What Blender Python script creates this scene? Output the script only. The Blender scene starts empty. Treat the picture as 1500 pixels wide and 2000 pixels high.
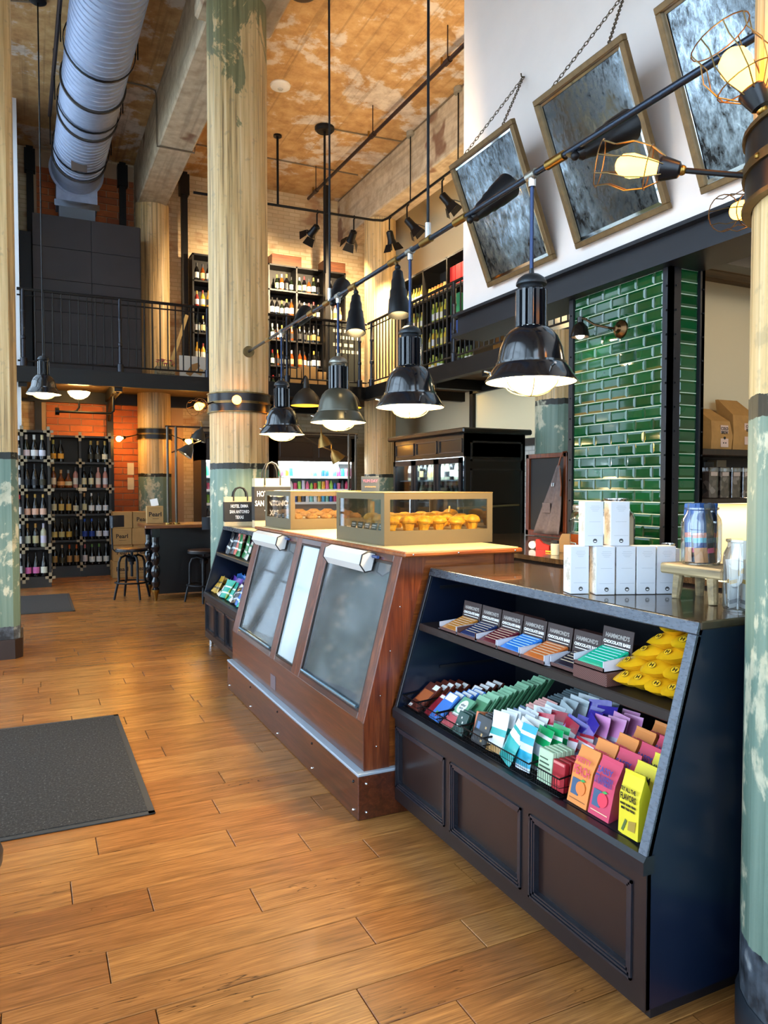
import bpy, bmesh, math, random
from mathutils import Vector, Matrix, Euler
random.seed(7)
R = math.radians
sc = bpy.context.scene
col = sc.collection

# ------------------------------------------------------------------ camera
cam = bpy.data.objects.new('camera', bpy.data.cameras.new('camera'))
col.objects.link(cam)
cam.data.sensor_fit = 'AUTO'; cam.data.sensor_width = 36.0; cam.data.lens = 26.0
cam.data.clip_start = 0.05; cam.data.clip_end = 200
cam.location = (0, 0, 1.5)
cam.rotation_euler = Euler((R(90 - 1.9435), 0, -R(25.463)), 'XYZ')
sc.camera = cam
# ------------------------------------------------------------------ view, world
sc.view_settings.view_transform = 'Standard'
sc.view_settings.look = 'None'
sc.view_settings.gamma = 1.0
sc.view_settings.use_curve_mapping = False
sc.view_settings.exposure = 1.08
world = bpy.data.worlds.new('daylight'); sc.world = world
world.use_nodes = True
wb = world.node_tree.nodes['Background']
wb.inputs[0].default_value = (0.67, 0.80, 1.0, 1)
wb.inputs[1].default_value = 3.8

WARM = (1.0, 0.62, 0.27)
def lamp(name, kind, loc, energy, color=WARM, size=0.05, rot=None, parent=None, **kw):
    l = bpy.data.lights.new(name, kind); l.energy = energy; l.color = color
    if kind == 'AREA':
        l.shape = 'RECTANGLE'; l.size = kw.get('sx', 1); l.size_y = kw.get('sy', 1)
        if kw.get('portal'): l.cycles.is_portal = True
    else:
        l.shadow_soft_size = size
        if kind == 'SPOT': l.spot_size = R(kw.get('cone', 90)); l.spot_blend = kw.get('blend', .6)
    o = bpy.data.objects.new(name, l); col.objects.link(o); o.location = loc
    if rot is not None: o.rotation_euler = rot
    if parent is not None: o.parent = parent
    return o
# openings of the street wall (y0, y1, z0, z1) and of the wall behind the camera (x0, x1, z0, z1)
OPEN_L = [(-2.4, 0.6, .3, 4.6), (0.75, 3.2, .3, 4.6), (3.3, 5.3, 0, 4.6), (5.4, 7.15, .15, 4.6), (7.8, 9.4, .1, 6.8), (9.5, 11.5, 0, 6.8), (11.6, 12.55, .1, 6.8)]
OPEN_F = [(-.8, 3.0, .3, 5.6), (3.2, 6.8, 2.3, 5.6)]
for a, b, c, d in OPEN_L:
    lamp('window_portal', 'AREA', (-.80, (a+b)/2, (c+d)/2), 1, rot=(0, R(-90), 0), sx=d-c, sy=b-a, portal=True)
for a, b, c, d in OPEN_F:
    lamp('window_portal', 'AREA', ((a+b)/2, -2.55, (c+d)/2), 1, rot=(R(90), 0, 0), sx=b-a, sy=d-c, portal=True)

# ------------------------------------------------------------------ mesh helpers
def V(*a): return Vector(a)
class MB:
    def __init__(s): s.v = []; s.f = []; s.mi = []; s.cur = 0
    def add(s, vs, fs):
        o = len(s.v); s.v += [tuple(p) for p in vs]
        s.f += [tuple(i+o for i in f) for f in fs]; s.mi += [s.cur]*len(fs)
        return s
    def mat(s, i): s.cur = i; return s
    def box(s, x0, x1, y0, y1, z0, z1):
        vs = [(x, y, z) for z in (z0, z1) for y in (y0, y1) for x in (x0, x1)]
        return s.add(vs, [(0,2,3,1),(4,5,7,6),(0,1,5,4),(2,6,7,3),(0,4,6,2),(1,3,7,5)])
    def cbox(s, x0, x1, y0, y1, z0, z1, b=.003):
        X = (x0, x1); Y = (y0, y1); Z = (z0, z1); vs = []; ix = {}
        for i in (0,1):
            for j in (0,1):
                for k in (0,1):
                    dx = b if i == 0 else -b; dy = b if j == 0 else -b; dz = b if k == 0 else -b
                    ix[i,j,k] = len(vs)
                    vs += [(X[i], Y[j]+dy, Z[k]+dz), (X[i]+dx, Y[j], Z[k]+dz), (X[i]+dx, Y[j]+dy, Z[k])]
        g = lambda i,j,k,a: ix[i,j,k]+a
        fs = []
        for i in (0,1):
            q = [(0,0),(1,0),(1,1),(0,1)]
            f = [g(i,a,b_,0) for a,b_ in q]; fs.append(tuple(f if i else f[::-1]))
            f = [g(a,i,b_,1) for a,b_ in q]; fs.append(tuple(f[::-1] if i else f))
            f = [g(a,b_,i,2) for a,b_ in q]; fs.append(tuple(f if i else f[::-1]))
        for i in (0,1):
            for j in (0,1):
                e = lambda f: fs.append(tuple(f))
                f = [g(i,j,0,0),g(i,j,1,0),g(i,j,1,1),g(i,j,0,1)]; e(f if (i ^ j) else f[::-1])
                f = [g(i,0,j,0),g(i,1,j,0),g(i,1,j,2),g(i,0,j,2)]; e(f[::-1] if (i ^ j) else f)
                f = [g(0,i,j,1),g(1,i,j,1),g(1,i,j,2),g(0,i,j,2)]; e(f if (i ^ j) else f[::-1])
        for i in (0,1):
            for j in (0,1):
                for k in (0,1):
                    f = [g(i,j,k,0),g(i,j,k,1),g(i,j,k,2)]; fs.append(tuple(f if (i+j+k) % 2 else f[::-1]))
        return s.add(vs, fs)
    def prism(s, poly, axis, a0, a1):
        n = len(poly)
        def P(p, a):
            if axis == 'x': return (a, p[0], p[1])
            if axis == 'y': return (p[0], a, p[1])
            return (p[0], p[1], a)
        vs = [P(p, a0) for p in poly] + [P(p, a1) for p in poly]
        fs = [tuple(range(n))[::-1], tuple(range(n, 2*n))] + [(i, (i+1) % n, n+(i+1) % n, n+i) for i in range(n)]
        return s.add(vs, fs)
    def lathe(s, prof, n=20, at=(0,0,0), M=None, caps=True):
        vs = []; fs = []
        for r, z in prof:
            for i in range(n):
                a = 2*math.pi*i/n; vs.append(Vector((r*math.cos(a), r*math.sin(a), z)))
        for j in range(len(prof)-1):
            for i in range(n):
                k = (i+1) % n; fs.append((j*n+i, j*n+k, (j+1)*n+k, (j+1)*n+i))
        if caps:
            if prof[0][0] > 1e-4: fs.append(tuple(range(n))[::-1])
            if prof[-1][0] > 1e-4: fs.append(tuple(range((len(prof)-1)*n, len(prof)*n)))
        at = Vector(at)
        vs = [((M @ p) if M else p) + at for p in vs]
        return s.add(vs, fs)
    def tube(s, pts, r, n=8, closed=False):
        pts = [Vector(p) for p in pts]; m = len(pts); vs = []; fs = []
        def tan(i):
            if closed: return (pts[(i+1) % m]-pts[(i-1) % m]).normalized()
            return (pts[min(i+1, m-1)]-pts[max(i-1, 0)]).normalized()
        t0 = tan(0); u = t0.orthogonal().normalized()
        for i in range(m):
            t = tan(i); u = (u - t*u.dot(t)); u = u.normalized() if u.length > 1e-6 else t.orthogonal().normalized()
            w = t.cross(u); rr = r[i] if isinstance(r, (list, tuple)) else r
            for k in range(n):
                a = 2*math.pi*k/n; vs.append(pts[i]+(u*math.cos(a)+w*math.sin(a))*rr)
        for i in range(m if closed else m-1):
            j = (i+1) % m
            for k in range(n):
                l = (k+1) % n; fs.append((i*n+k, i*n+l, j*n+l, j*n+k))
        if not closed: fs += [tuple(range(n))[::-1], tuple(range((m-1)*n, m*n))]
        return s.add(vs, fs)
    def cyl(s, a, b, r, n=12): return s.tube([a, b], r, n)
    def sphere(s, c, r, n=12, m=8, sz=1.0):
        return s.lathe([(max(r*math.sin(math.pi*j/m), 1e-5), -r*sz*math.cos(math.pi*j/m)) for j in range(m+1)], n, c, caps=False)
    def grid(s, fn, nu, nv):
        vs = [fn(i/nu, j/nv) for j in range(nv+1) for i in range(nu+1)]
        fs = [(j*(nu+1)+i, j*(nu+1)+i+1, (j+1)*(nu+1)+i+1, (j+1)*(nu+1)+i) for j in range(nv) for i in range(nu)]
        return s.add(vs, fs)
    def xf(s, M, start=0):
        for i in range(start, len(s.v)): s.v[i] = tuple(M @ Vector(s.v[i]))
        return s
    def build(s, name, mat, parent=None, smooth=35, fix=True, local=False):
        me = bpy.data.meshes.new(name)
        off = W.get(parent.name, Vector((0,0,0))) if parent is not None else None
        if local: off = Vector((0,0,0))
        elif parent is None:
            xs = [p[0] for p in s.v]; ys = [p[1] for p in s.v]; zs = [p[2] for p in s.v]
            off = Vector(((min(xs)+max(xs))/2, (min(ys)+max(ys))/2, min(zs)))
        me.from_pydata([(p[0]-off.x, p[1]-off.y, p[2]-off.z) for p in s.v], [], s.f)
        mats = mat if isinstance(mat, (list, tuple)) else [mat]
        for m in mats: me.materials.append(m)
        if len(mats) > 1: me.polygons.foreach_set('material_index', s.mi)
        if fix:
            bm = bmesh.new(); bm.from_mesh(me); bmesh.ops.recalc_face_normals(bm, faces=bm.faces); bm.to_mesh(me); bm.free()
        if smooth:
            me.polygons.foreach_set('use_smooth', [True]*len(me.polygons))
            me.set_sharp_from_angle(angle=R(smooth))
        me.update()
        o = bpy.data.objects.new(name, me); col.objects.link(o)
        if parent is None: o.location = off; W[o.name] = off.copy()
        else: o.parent = parent; W[o.name] = W.get(parent.name, off).copy()
        return o
W = {}
def tag(o, label=None, cat=None, group=None, kind=None):
    if label: o['label'] = label
    if cat: o['category'] = cat
    if group: o['group'] = group
    if kind: o['kind'] = kind
    return o
def thing(name, label, cat, loc=(0,0,0), rotz=0, group=None):
    o = bpy.data.objects.new(name, None); col.objects.link(o); o.empty_display_size = .05
    o.location = loc; o.rotation_euler = (0, 0, rotz); W[o.name] = Vector(loc)
    return tag(o, label, cat, group)
def struct(name, mb, mat, parent=None, **k):
    o = mb.build(name, mat, parent, **k)
    if parent is None: o['kind'] = 'structure'
    return o
def kids(o): return [c for c in bpy.data.objects if c.parent is o] if False else list(o.children)
def copy_tree(o, parent=None):
    c = o.copy(); col.objects.link(c)
    if parent is not None: c.parent = parent
    for ch in o.children: copy_tree(ch, c)
    return c
def dup(root, loc, rot=(0,0,0), label=None, group=None, scale=None):
    c = copy_tree(root); c.location = loc; c.rotation_euler = rot
    if scale: c.scale = scale
    if label: c['label'] = label
    if group: c['group'] = group
    return c
def part_copy(src, name, parent, loc=(0,0,0), rot=(0,0,0)):
    c = src.copy(); c.name = name; col.objects.link(c); c.parent = parent; c.location = loc; c.rotation_euler = rot
    return c
_font = None
_tm = {}
def text_mesh(txt, size, align='CENTER', ext=0.0006, xs=1.0, bold=0.0):
    key = (txt, size, align, ext, xs, bold)
    if key in _tm: return _tm[key].copy()
    cu = bpy.data.curves.new('lettering', 'FONT'); cu.body = txt; cu.size = size; cu.align_x = align; cu.align_y = 'CENTER'
    cu.extrude = ext; cu.resolution_u = 2; cu.offset = bold
    o = bpy.data.objects.new('lettering_src', cu); col.objects.link(o)
    dg = bpy.context.evaluated_depsgraph_get(); dg.update()
    me = bpy.data.meshes.new_from_object(o.evaluated_get(dg))
    bpy.data.objects.remove(o)
    if xs != 1: me.transform(Matrix.Diagonal((xs, 1, 1, 1)))
    _tm[key] = me.copy(); return me
def text(name, txt, size, mat, parent, M, **k):
    me = text_mesh(txt, size, **k)
    off = W.get(parent.name, Vector((0,0,0)))
    me.transform(Matrix.Translation(-off) @ M); me.materials.clear(); me.materials.append(mat)
    o = bpy.data.objects.new(name, me); col.objects.link(o); o.parent = parent; W[o.name] = off.copy()
    return o
def frame(o, x, y):      # matrix with origin o, text-right axis x, text-up axis y
    x = Vector(x).normalized(); y = Vector(y); z = x.cross(y).normalized(); y = z.cross(x)
    M = Matrix((x, y, z)).transposed().to_4x4(); M.translation = Vector(o)
    return M

# ------------------------------------------------------------------ materials
def lin(c): return c/12.92 if c <= .04045 else ((c+.055)/1.055)**2.4
def H(h, k=1.0):
    h = h.lstrip('#'); return tuple(min(1, lin(int(h[i:i+2], 16)/255)*k) for i in (0,2,4)) + (1,)
class NT:
    def __init__(s, name):
        s.m = bpy.data.materials.new(name); s.m.use_nodes = True; s.t = s.m.node_tree; s.n = s.t.nodes
        s.b = s.n['Principled BSDF']; s.out = s.n['Material Output']
    def node(s, ty, **k):
        n = s.n.new(ty)
        for a, v in k.items(): setattr(n, a, v)
        return n
    def link(s, a, b): s.t.links.new(a, b)
    def setin(s, sock, v):
        if isinstance(v, bpy.types.NodeSocket): s.link(v, sock)
        else: sock.default_value = v
    def math(s, op, a, b=0.0, c=0.0, clamp=False):
        n = s.node('ShaderNodeMath', operation=op); n.use_clamp = clamp
        for i, v in enumerate((a, b, c)): s.setin(n.inputs[i], v)
        return n.outputs[0]
    def mix(s, f, a, b, blend='MIX'):
        n = s.node('ShaderNodeMix', data_type='RGBA', blend_type=blend)
        s.setin(n.inputs[0], f); s.setin(n.inputs[6], a); s.setin(n.inputs[7], b)
        return n.outputs[2]
    def pos(s, kind='world', scale=(1,1,1), off=None):
        if kind == 'world': v = s.node('ShaderNodeNewGeometry').outputs['Position']
        else: v = s.node('ShaderNodeTexCoord').outputs['Object' if kind == 'object' else 'Generated']
        n = s.node('ShaderNodeVectorMath', operation='MULTIPLY'); s.link(v, n.inputs[0]); n.inputs[1].default_value = scale
        v = n.outputs[0]
        if off is not None:
            n = s.node('ShaderNodeVectorMath', operation='ADD'); s.link(v, n.inputs[0]); s.setin(n.inputs[1], off); v = n.outputs[0]
        return v
    def xyz(s, v):
        n = s.node('ShaderNodeSeparateXYZ'); s.link(v, n.inputs[0]); return n.outputs
    def noise(s, v, scale=5, detail=4, rough=.55, dist=0):
        n = s.node('ShaderNodeTexNoise'); s.link(v, n.inputs['Vector']); n.inputs['Scale'].default_value = scale
        n.inputs['Detail'].default_value = detail; n.inputs['Roughness'].default_value = rough; n.inputs['Distortion'].default_value = dist
        return n.outputs['Fac']
    def ramp(s, f, stops, interp='LINEAR'):
        n = s.node('ShaderNodeValToRGB'); s.link(f, n.inputs[0]); e = n.color_ramp.elements; n.color_ramp.interpolation = interp
        while len(e) < len(stops): e.new(.5)
        for i, (p, c) in enumerate(stops):
            e[i].position = p; e[i].color = c if isinstance(c, tuple) and len(c) == 4 else (c, c, c, 1)
        return n.outputs[0]
    def bump(s, h, dist=.002, strength=.5):
        n = s.node('ShaderNodeBump'); s.link(h, n.inputs['Height']); n.inputs['Distance'].default_value = dist; n.inputs['Strength'].default_value = strength
        s.link(n.outputs[0], s.b.inputs['Normal'])
    def set(s, col=None, rough=None, metal=None, **k):
        if col is not None: s.setin(s.b.inputs['Base Color'], col)
        if rough is not None: s.setin(s.b.inputs['Roughness'], rough)
        if metal is not None: s.setin(s.b.inputs['Metallic'], metal)
        for a, v in k.items(): s.setin(s.b.inputs[a.replace('_', ' ')], v)
        return s.m
_mc = {}
def flat(h, rough=.5, metal=0.0, var=0.0, sc_=20, coat=0.0, k=1.0, bump=0.0):
    key = (h, rough, metal, var, sc_, coat, k, bump)
    if key in _mc: return _mc[key]
    t = NT('mat_'+h.strip('#')); c = H(h, k)
    if var or bump:
        f = t.noise(t.pos('object'), sc_, 5)
        if var:
            lo = tuple(x*(1-var) for x in c[:3])+(1,); hi = tuple(min(1, x*(1+var)) for x in c[:3])+(1,)
            c = t.ramp(f, [(.3, lo), (.7, hi)])
        if bump: t.bump(f, bump)
    t.set(c, rough, metal)
    if coat: t.b.inputs['Coat Weight'].default_value = coat; t.b.inputs['Coat Roughness'].default_value = .1
    _mc[key] = t.m
    return t.m
def emit(h, strength, k=1.0):
    key = ('e', h, strength)
    if key in _mc: return _mc[key]
    t = NT('glow_'+h.strip('#')); t.set((0,0,0,1), .5); t.b.inputs['Emission Color'].default_value = H(h); t.b.inputs['Emission Strength'].default_value = strength
    _mc[key] = t.m; return t.m
def glass_thin(name, tint=(1,1,1,1), refl=.08, rough=.02):
    t = NT(name); tr = t.node('ShaderNodeBsdfTransparent'); tr.inputs[0].default_value = tint
    gl = t.node('ShaderNodeBsdfGlossy'); gl.inputs['Roughness'].default_value = rough
    lw = t.node('ShaderNodeLayerWeight'); lw.inputs[0].default_value = .35
    f = t.math('ADD', t.math('MULTIPLY', lw.outputs['Fresnel'], .7), refl, clamp=True)
    mx = t.node('ShaderNodeMixShader'); t.link(f, mx.inputs[0]); t.link(tr.outputs[0], mx.inputs[1]); t.link(gl.outputs[0], mx.inputs[2])
    t.link(mx.outputs[0], t.out.inputs[0]); return t.m

def m_planks():
    t = NT('floor_planks'); g = t.node('ShaderNodeNewGeometry'); oi = t.node('ShaderNodeObjectInfo')
    rnd = t.math('FRACT', t.math('ADD', t.math('MULTIPLY', g.outputs['Random Per Island'], 1.0), t.math('MULTIPLY', oi.outputs['Random'], 7.31)))
    cmb = t.node('ShaderNodeCombineXYZ'); t.link(t.math('MULTIPLY', rnd, 37.0), cmb.inputs[0]); t.link(t.math('MULTIPLY', rnd, 91.0), cmb.inputs[1])
    v = t.pos('world', (1.3, 11, 1), cmb.outputs[0]); v2 = t.pos('world', (3, 90, 1), cmb.outputs[0]); v3 = t.pos('world', (1.6, 2.6, 1), cmb.outputs[0])
    a = t.noise(v, 2.2, 6, .6, .5); b = t.noise(v2, 2, 3); c = t.noise(v3, 1.5, 3)
    base = t.ramp(rnd, [(0, H('#b6743c')), (.35, H('#cd8747')), (.7, H('#da9752')), (1, H('#c27e43'))])
    cc = t.mix(t.ramp(a, [(.22, .75), (.82, 0.0)]), base, H('#5e3818'))
    cc = t.mix(t.ramp(b, [(.30, .65), (.70, 0.0)]), cc, H('#57341a'))
    crack = t.noise(t.pos('world', (.9, 7, 1), cmb.outputs[0]), 2.0, 2, .5, 2.0)
    ck = t.math('MULTIPLY', t.ramp(crack, [(.490, 0.0), (.498, .9), (.502, .9), (.510, 0.0)]), t.ramp(t.noise(t.pos('world', (.8, 2.4, 1), cmb.outputs[0]), 1.7, 2), [(.60, 0.0), (.66, 1.0)]))
    cc = t.mix(ck, cc, H('#2a1608'))
    t.bump(b, .0008, .12)
    return t.set(cc, .27)
def m_wood(name, cols, axis='z', rough=.3, sc_=1.0, coat=.25):
    t = NT(name); s = {'x': (1.5, 22, 22), 'y': (22, 1.5, 22), 'z': (22, 22, 1.5)}[axis]
    v = t.pos('world', tuple(q*sc_ for q in s)); a = t.noise(v, 1.6, 6, .6, .8); b = t.noise(t.pos('world', tuple(q*4*sc_ for q in s)), 1.5, 2)
    cc = t.ramp(a, [(.28, H(cols[0])), (.5, H(cols[1])), (.72, H(cols[2]))])
    cc = t.mix(t.ramp(b, [(.4, .3), (.6, 0.0)]), cc, H(cols[0]))
    t.b.inputs['Coat Weight'].default_value = coat; t.b.inputs['Coat Roughness'].default_value = .12
    t.bump(b, .0006, .3)
    return t.set(cc, rough)
def m_concrete_ceiling():
    t = NT('ceiling_concrete'); p = t.pos('world')
    a = t.noise(p, .9, 6, .6, .3); b = t.noise(p, 5, 6, .65); l = t.noise(t.pos('world', (14, .35, 1)), 1, 3)
    cc = t.ramp(b, [(.3, H('#a87c4c')), (.5, H('#c79c66')), (.7, H('#d8b27e'))])
    pk = t.math('ADD', t.math('MULTIPLY', a, .75), t.math('MULTIPLY', b, .25))
    cc = t.mix(t.ramp(pk, [(.52, 0.0), (.555, .9)]), cc, t.ramp(b, [(.35, H('#b8a594')), (.6, H('#e0d4c6'))]))
    cc = t.mix(t.ramp(t.noise(p, .5, 3), [(.52, 0.0), (.7, .55)]), cc, H('#8a6542'))
    cc = t.mix(t.ramp(l, [(.33, .35), (.42, 0.0)]), cc, H('#6f5234'))
    t.bump(b, .01, .4)
    return t.set(cc, .85)
def m_beam():
    t = NT('beam_concrete'); p = t.pos('world'); b = t.noise(p, 6, 5, .6); l = t.noise(t.pos('world', (9, .4, 9)), 1.2, 4)
    cc = t.ramp(b, [(.3, H('#a58f74')), (.7, H('#cdbb9f'))])
    cc = t.mix(t.ramp(l, [(.35, .5), (.5, 0.0)]), cc, H('#8d7c68'))
    cc = t.mix(t.ramp(t.noise(p, 1.1, 3), [(.62, 0.0), (.66, .8)]), cc, H('#6d4028'))
    t.bump(b, .006, .3)
    return t.set(cc, .85)
def m_column(name, band=1.73, top_green=None):
    t = NT(name); p = t.pos('world'); z = t.xyz(p)[2]
    st = t.noise(t.pos('world', (16, 16, .5)), 1.6, 5, .6); n1 = t.noise(t.pos('world', (2.2, 2.2, 1.0)), 1.5, 8, .68, .6); n2 = t.noise(p, 14, 4)
    cream = t.ramp(st, [(.28, H('#7a6040')), (.40, H('#bd9b66')), (.55, H('#d6b580')), (.75, H('#e6d0a8'))])
    cream = t.mix(t.ramp(t.noise(t.pos('world', (45, 45, .35)), 1.3, 3), [(.36, .55), (.44, 0.0)]), cream, H('#6a5a40'))
    cream = t.mix(t.ramp(n2, [(.6, 0.0), (.68, .35)]), cream, H('#857a62'))
    green = t.ramp(st, [(.3, H('#5c7668')), (.7, H('#7f9485'))])
    bare = t.ramp(n2, [(.3, H('#a6a488')), (.7, H('#d6d0b4'))])
    wear = t.math('ADD', t.math('MULTIPLY', n1, .75), t.math('MULTIPLY', n2, .25))
    low = t.mix(t.ramp(wear, [(.525, 0.0), (.555, .85)]), green, bare)
    dark = t.mix(t.ramp(wear, [(.55, 0.0), (.60, .75)]), H('#24251f'), bare)
    zz = t.math('ADD', z, t.math('MULTIPLY', t.math('SUBTRACT', n2, .5), .03))
    cc = t.mix(t.math('LESS_THAN', zz, band), cream, low)
    band_f = t.math('MULTIPLY', t.math('GREATER_THAN', zz, band-.05), t.math('LESS_THAN', zz, band+.01))
    cc = t.mix(band_f, cc, dark)
    base = t.ramp(n2, [(.35, H('#20242a')), (.55, H('#4e5660')), (.7, H('#9aa0a4'))])
    cc = t.mix(t.math('LESS_THAN', zz, .28), cc, base)
    if top_green:
        gz = t.math('ADD', t.math('MULTIPLY', t.math('SUBTRACT', n1, .5), 5.0), t.math('SUBTRACT', z, top_green))
        cc = t.mix(t.ramp(gz, [(.40, 0.0), (.55, .85)]), cc, t.ramp(st, [(.3, H('#4f5639')), (.7, H('#7c7f58'))]))
    t.bump(t.math('ADD', st, t.math('MULTIPLY', n2, .5)), .006, .5)
    return t.set(cc, .55)
def m_brick_tex(name, c1, c2, mortar, w, h, axis='xz', patch=None):
    t = NT(name); p = t.xyz(t.pos('world')); cb = t.node('ShaderNodeCombineXYZ')
    t.link(p[0] if axis == 'xz' else p[1], cb.inputs[0]); t.link(p[2], cb.inputs[1])
    b = t.node('ShaderNodeTexBrick'); t.link(cb.outputs[0], b.inputs['Vector']); b.inputs['Scale'].default_value = 1
    b.inputs['Color1'].default_value = H(c1); b.inputs['Color2'].default_value = H(c2); b.inputs['Mortar'].default_value = H(mortar)
    b.inputs['Brick Width'].default_value = w; b.inputs['Row Height'].default_value = h; b.inputs['Mortar Size'].default_value = .008
    cc = b.outputs['Color']
    n = t.noise(t.pos('world'), 2.4, 6, .65); cc = t.mix(t.ramp(n, [(.4, 0.0), (.7, .5)]), cc, H(mortar))
    if patch: cc = t.mix(t.ramp(t.noise(t.pos('world', (1, 1, 2)), 1.2, 3), [(.55, 0.0), (.62, .6)]), cc, H(patch))
    t.bump(b.outputs['Fac'], .01, -.5)
    return t.set(cc, .85)
def m_mirror():
    t = NT('antiqued_mirror'); p = t.pos('object'); n = t.noise(t.pos('object', (1, 1, .35)), 26, 8, .75, .3); n2 = t.noise(p, 2.2, 4)
    f = t.ramp(t.math('ADD', t.math('MULTIPLY', n, .6), t.math('MULTIPLY', n2, .4)), [(.40, 0.0), (.60, 1.0)])
    cc = t.mix(f, H('#8f989e'), H('#211f1d'))
    t.set(cc, t.ramp(f, [(0, .03), (1, .28)]), .92); return t.m
def m_spiral_duct():
    t = NT('galvanised_duct'); n = t.noise(t.pos('world', (3, 9, 3)), 3, 3)
    return t.set(t.ramp(n, [(.3, H('#8d99b3')), (.7, H('#a0acc6'))]), .5, .35)

BLACK = flat('#14161c', .32, var=.25, sc_=30)
NAVY = flat('#071226', .3, coat=.2)
BLACKM = flat('#17171a', .42, .6)
STEEL = flat('#3a3a3f', .38, .85)
CHROME = flat('#c8c8c8', .15, 1.0)
BRASS = flat('#9c7a3e', .32, 1.0)
OLDBRASS = flat('#6f5a38', .4, .9, var=.3)
WHITE = flat('#e8e6e2', .5)
PAPER = flat('#efeff0', .55)
CREAMWALL = flat('#d9c9a6', .8)
WHITEWALL = flat('#e8dcd6', .8, var=.03, sc_=3)
DARKWOOD = m_wood('dark_stained_wood', ('#120b08', '#24160f', '#352218'), 'z', .4)
MAHOG_Z = m_wood('mahogany_upright', ('#40190b', '#6a3218', '#8a4a26'), 'z')
MAHOG_Y = m_wood('mahogany_rail', ('#331409', '#4f2210', '#6a331c'), 'y', .32, coat=.8)
MAHOG_X = m_wood('mahogany_end', ('#5a2810', '#8a4a20', '#a8642e'), 'x')
SOFFIT = m_wood('soffit_boards', ('#3a2c1e', '#5a442c', '#75593a'), 'x', .6, coat=0)
GLASS = glass_thin('clear_glass', refl=.0)
def m_case_glass():
    t = NT('hazy_case_glass'); tr = t.node('ShaderNodeBsdfTransparent'); gl = t.node('ShaderNodeBsdfGlossy'); gl.inputs['Roughness'].default_value = .05
    df = t.node('ShaderNodeBsdfDiffuse'); df.inputs[0].default_value = (.72, .78, .82, 1)
    lw = t.node('ShaderNodeLayerWeight'); lw.inputs[0].default_value = .38
    a = t.node('ShaderNodeMixShader'); t.link(t.ramp(t.noise(t.pos('world', (3, 1.2, 3)), 1.4, 4), [(.3, .06), (.7, .22)]), a.inputs[0]); t.link(tr.outputs[0], a.inputs[1]); t.link(df.outputs[0], a.inputs[2])
    b = t.node('ShaderNodeMixShader'); t.link(t.math('ADD', lw.outputs['Fresnel'], .05, clamp=True), b.inputs[0]); t.link(a.outputs[0], b.inputs[1]); t.link(gl.outputs[0], b.inputs[2])
    t.link(b.outputs[0], t.out.inputs[0]); return t.m
CASEGLASS = m_case_glass()
WINGLASS = glass_thin('window_glass', (.92, .97, .97, 1), .04)
PLANKS = m_planks()
COLMAT = m_column('column_paint'); COLTOP = m_column('column_paint_tall', 1.73, 5.3); PIERMAT = m_column('pier_paint', 1.79)
CEIL = m_concrete_ceiling(); BEAM = m_beam(); MIRROR = m_mirror(); DUCT = m_spiral_duct()
# ================================================================== SETTING
# ---- floor: boards run across the room, 0.17 m wide
fb = MB().box(-1.05, 7.3, -2.6, 14.6, -.12, -.014)
floor = struct('floor', fb, flat('#1d120a', .9))
rng = random.Random(3)
KNOWN = {3.18: [-.75, .225, 1.2], 3.01: [-.2, .748, 1.62], 2.84: [.111, 1.02], 2.67: [.369, 1.25], 2.5: [-.35, .715], 2.33: [.195, 1.5], 2.16: [-.1, 1.0], 1.99: [.3, 1.32], 1.82: [-.15, .856], 1.65: [.2, 1.1]}
boards = []; k = -33
while True:
    y0 = 3.01 + .17*k; k += 1
    if y0 > 14.5: break
    if y0 < -2.6: continue
    js = next((v for kk, v in KNOWN.items() if abs(kk-y0) < .01), None)
    if js is None:
        js = []; x = -.95 + rng.uniform(0, .9)
        while x < 3: js.append(x); x += rng.uniform(.55, 1.35)
    x = js[-1]
    while x < 7.2: x += rng.uniform(.6, 1.4); js.append(x)
    xs = [-1.02] + [j for j in js if -.95 < j < 7.2] + [7.25]
    boards += [(a, b, y0) for a, b in zip(xs, xs[1:])]
def vis(b): return b[2] > 1.2 and b[2] < 7.6 and b[0] < 1.5 + .1*(b[2] > 5) and b[1] > -.45
near = [b for b in boards if vis(b)]; rest = [b for b in boards if not vis(b)]
near.sort(key=lambda b: b[2]); rest += near[285:]; near = near[:285]
for a, b, y in near:
    d = rng.uniform(-.0006, .0004)
    m = MB().cbox(a+.0014, b-.0014, y+.0014, y+.1686, -.014, d, .0022)
    m.build('plank', PLANKS, floor, smooth=0, fix=False)
m = MB()
for a, b, y in rest: m.box(a+.0015, b-.0015, y+.002, y+.168, -.014, 0)
tag(m.build('far_planks', PLANKS, floor, smooth=0, fix=False), kind='stuff')

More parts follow.
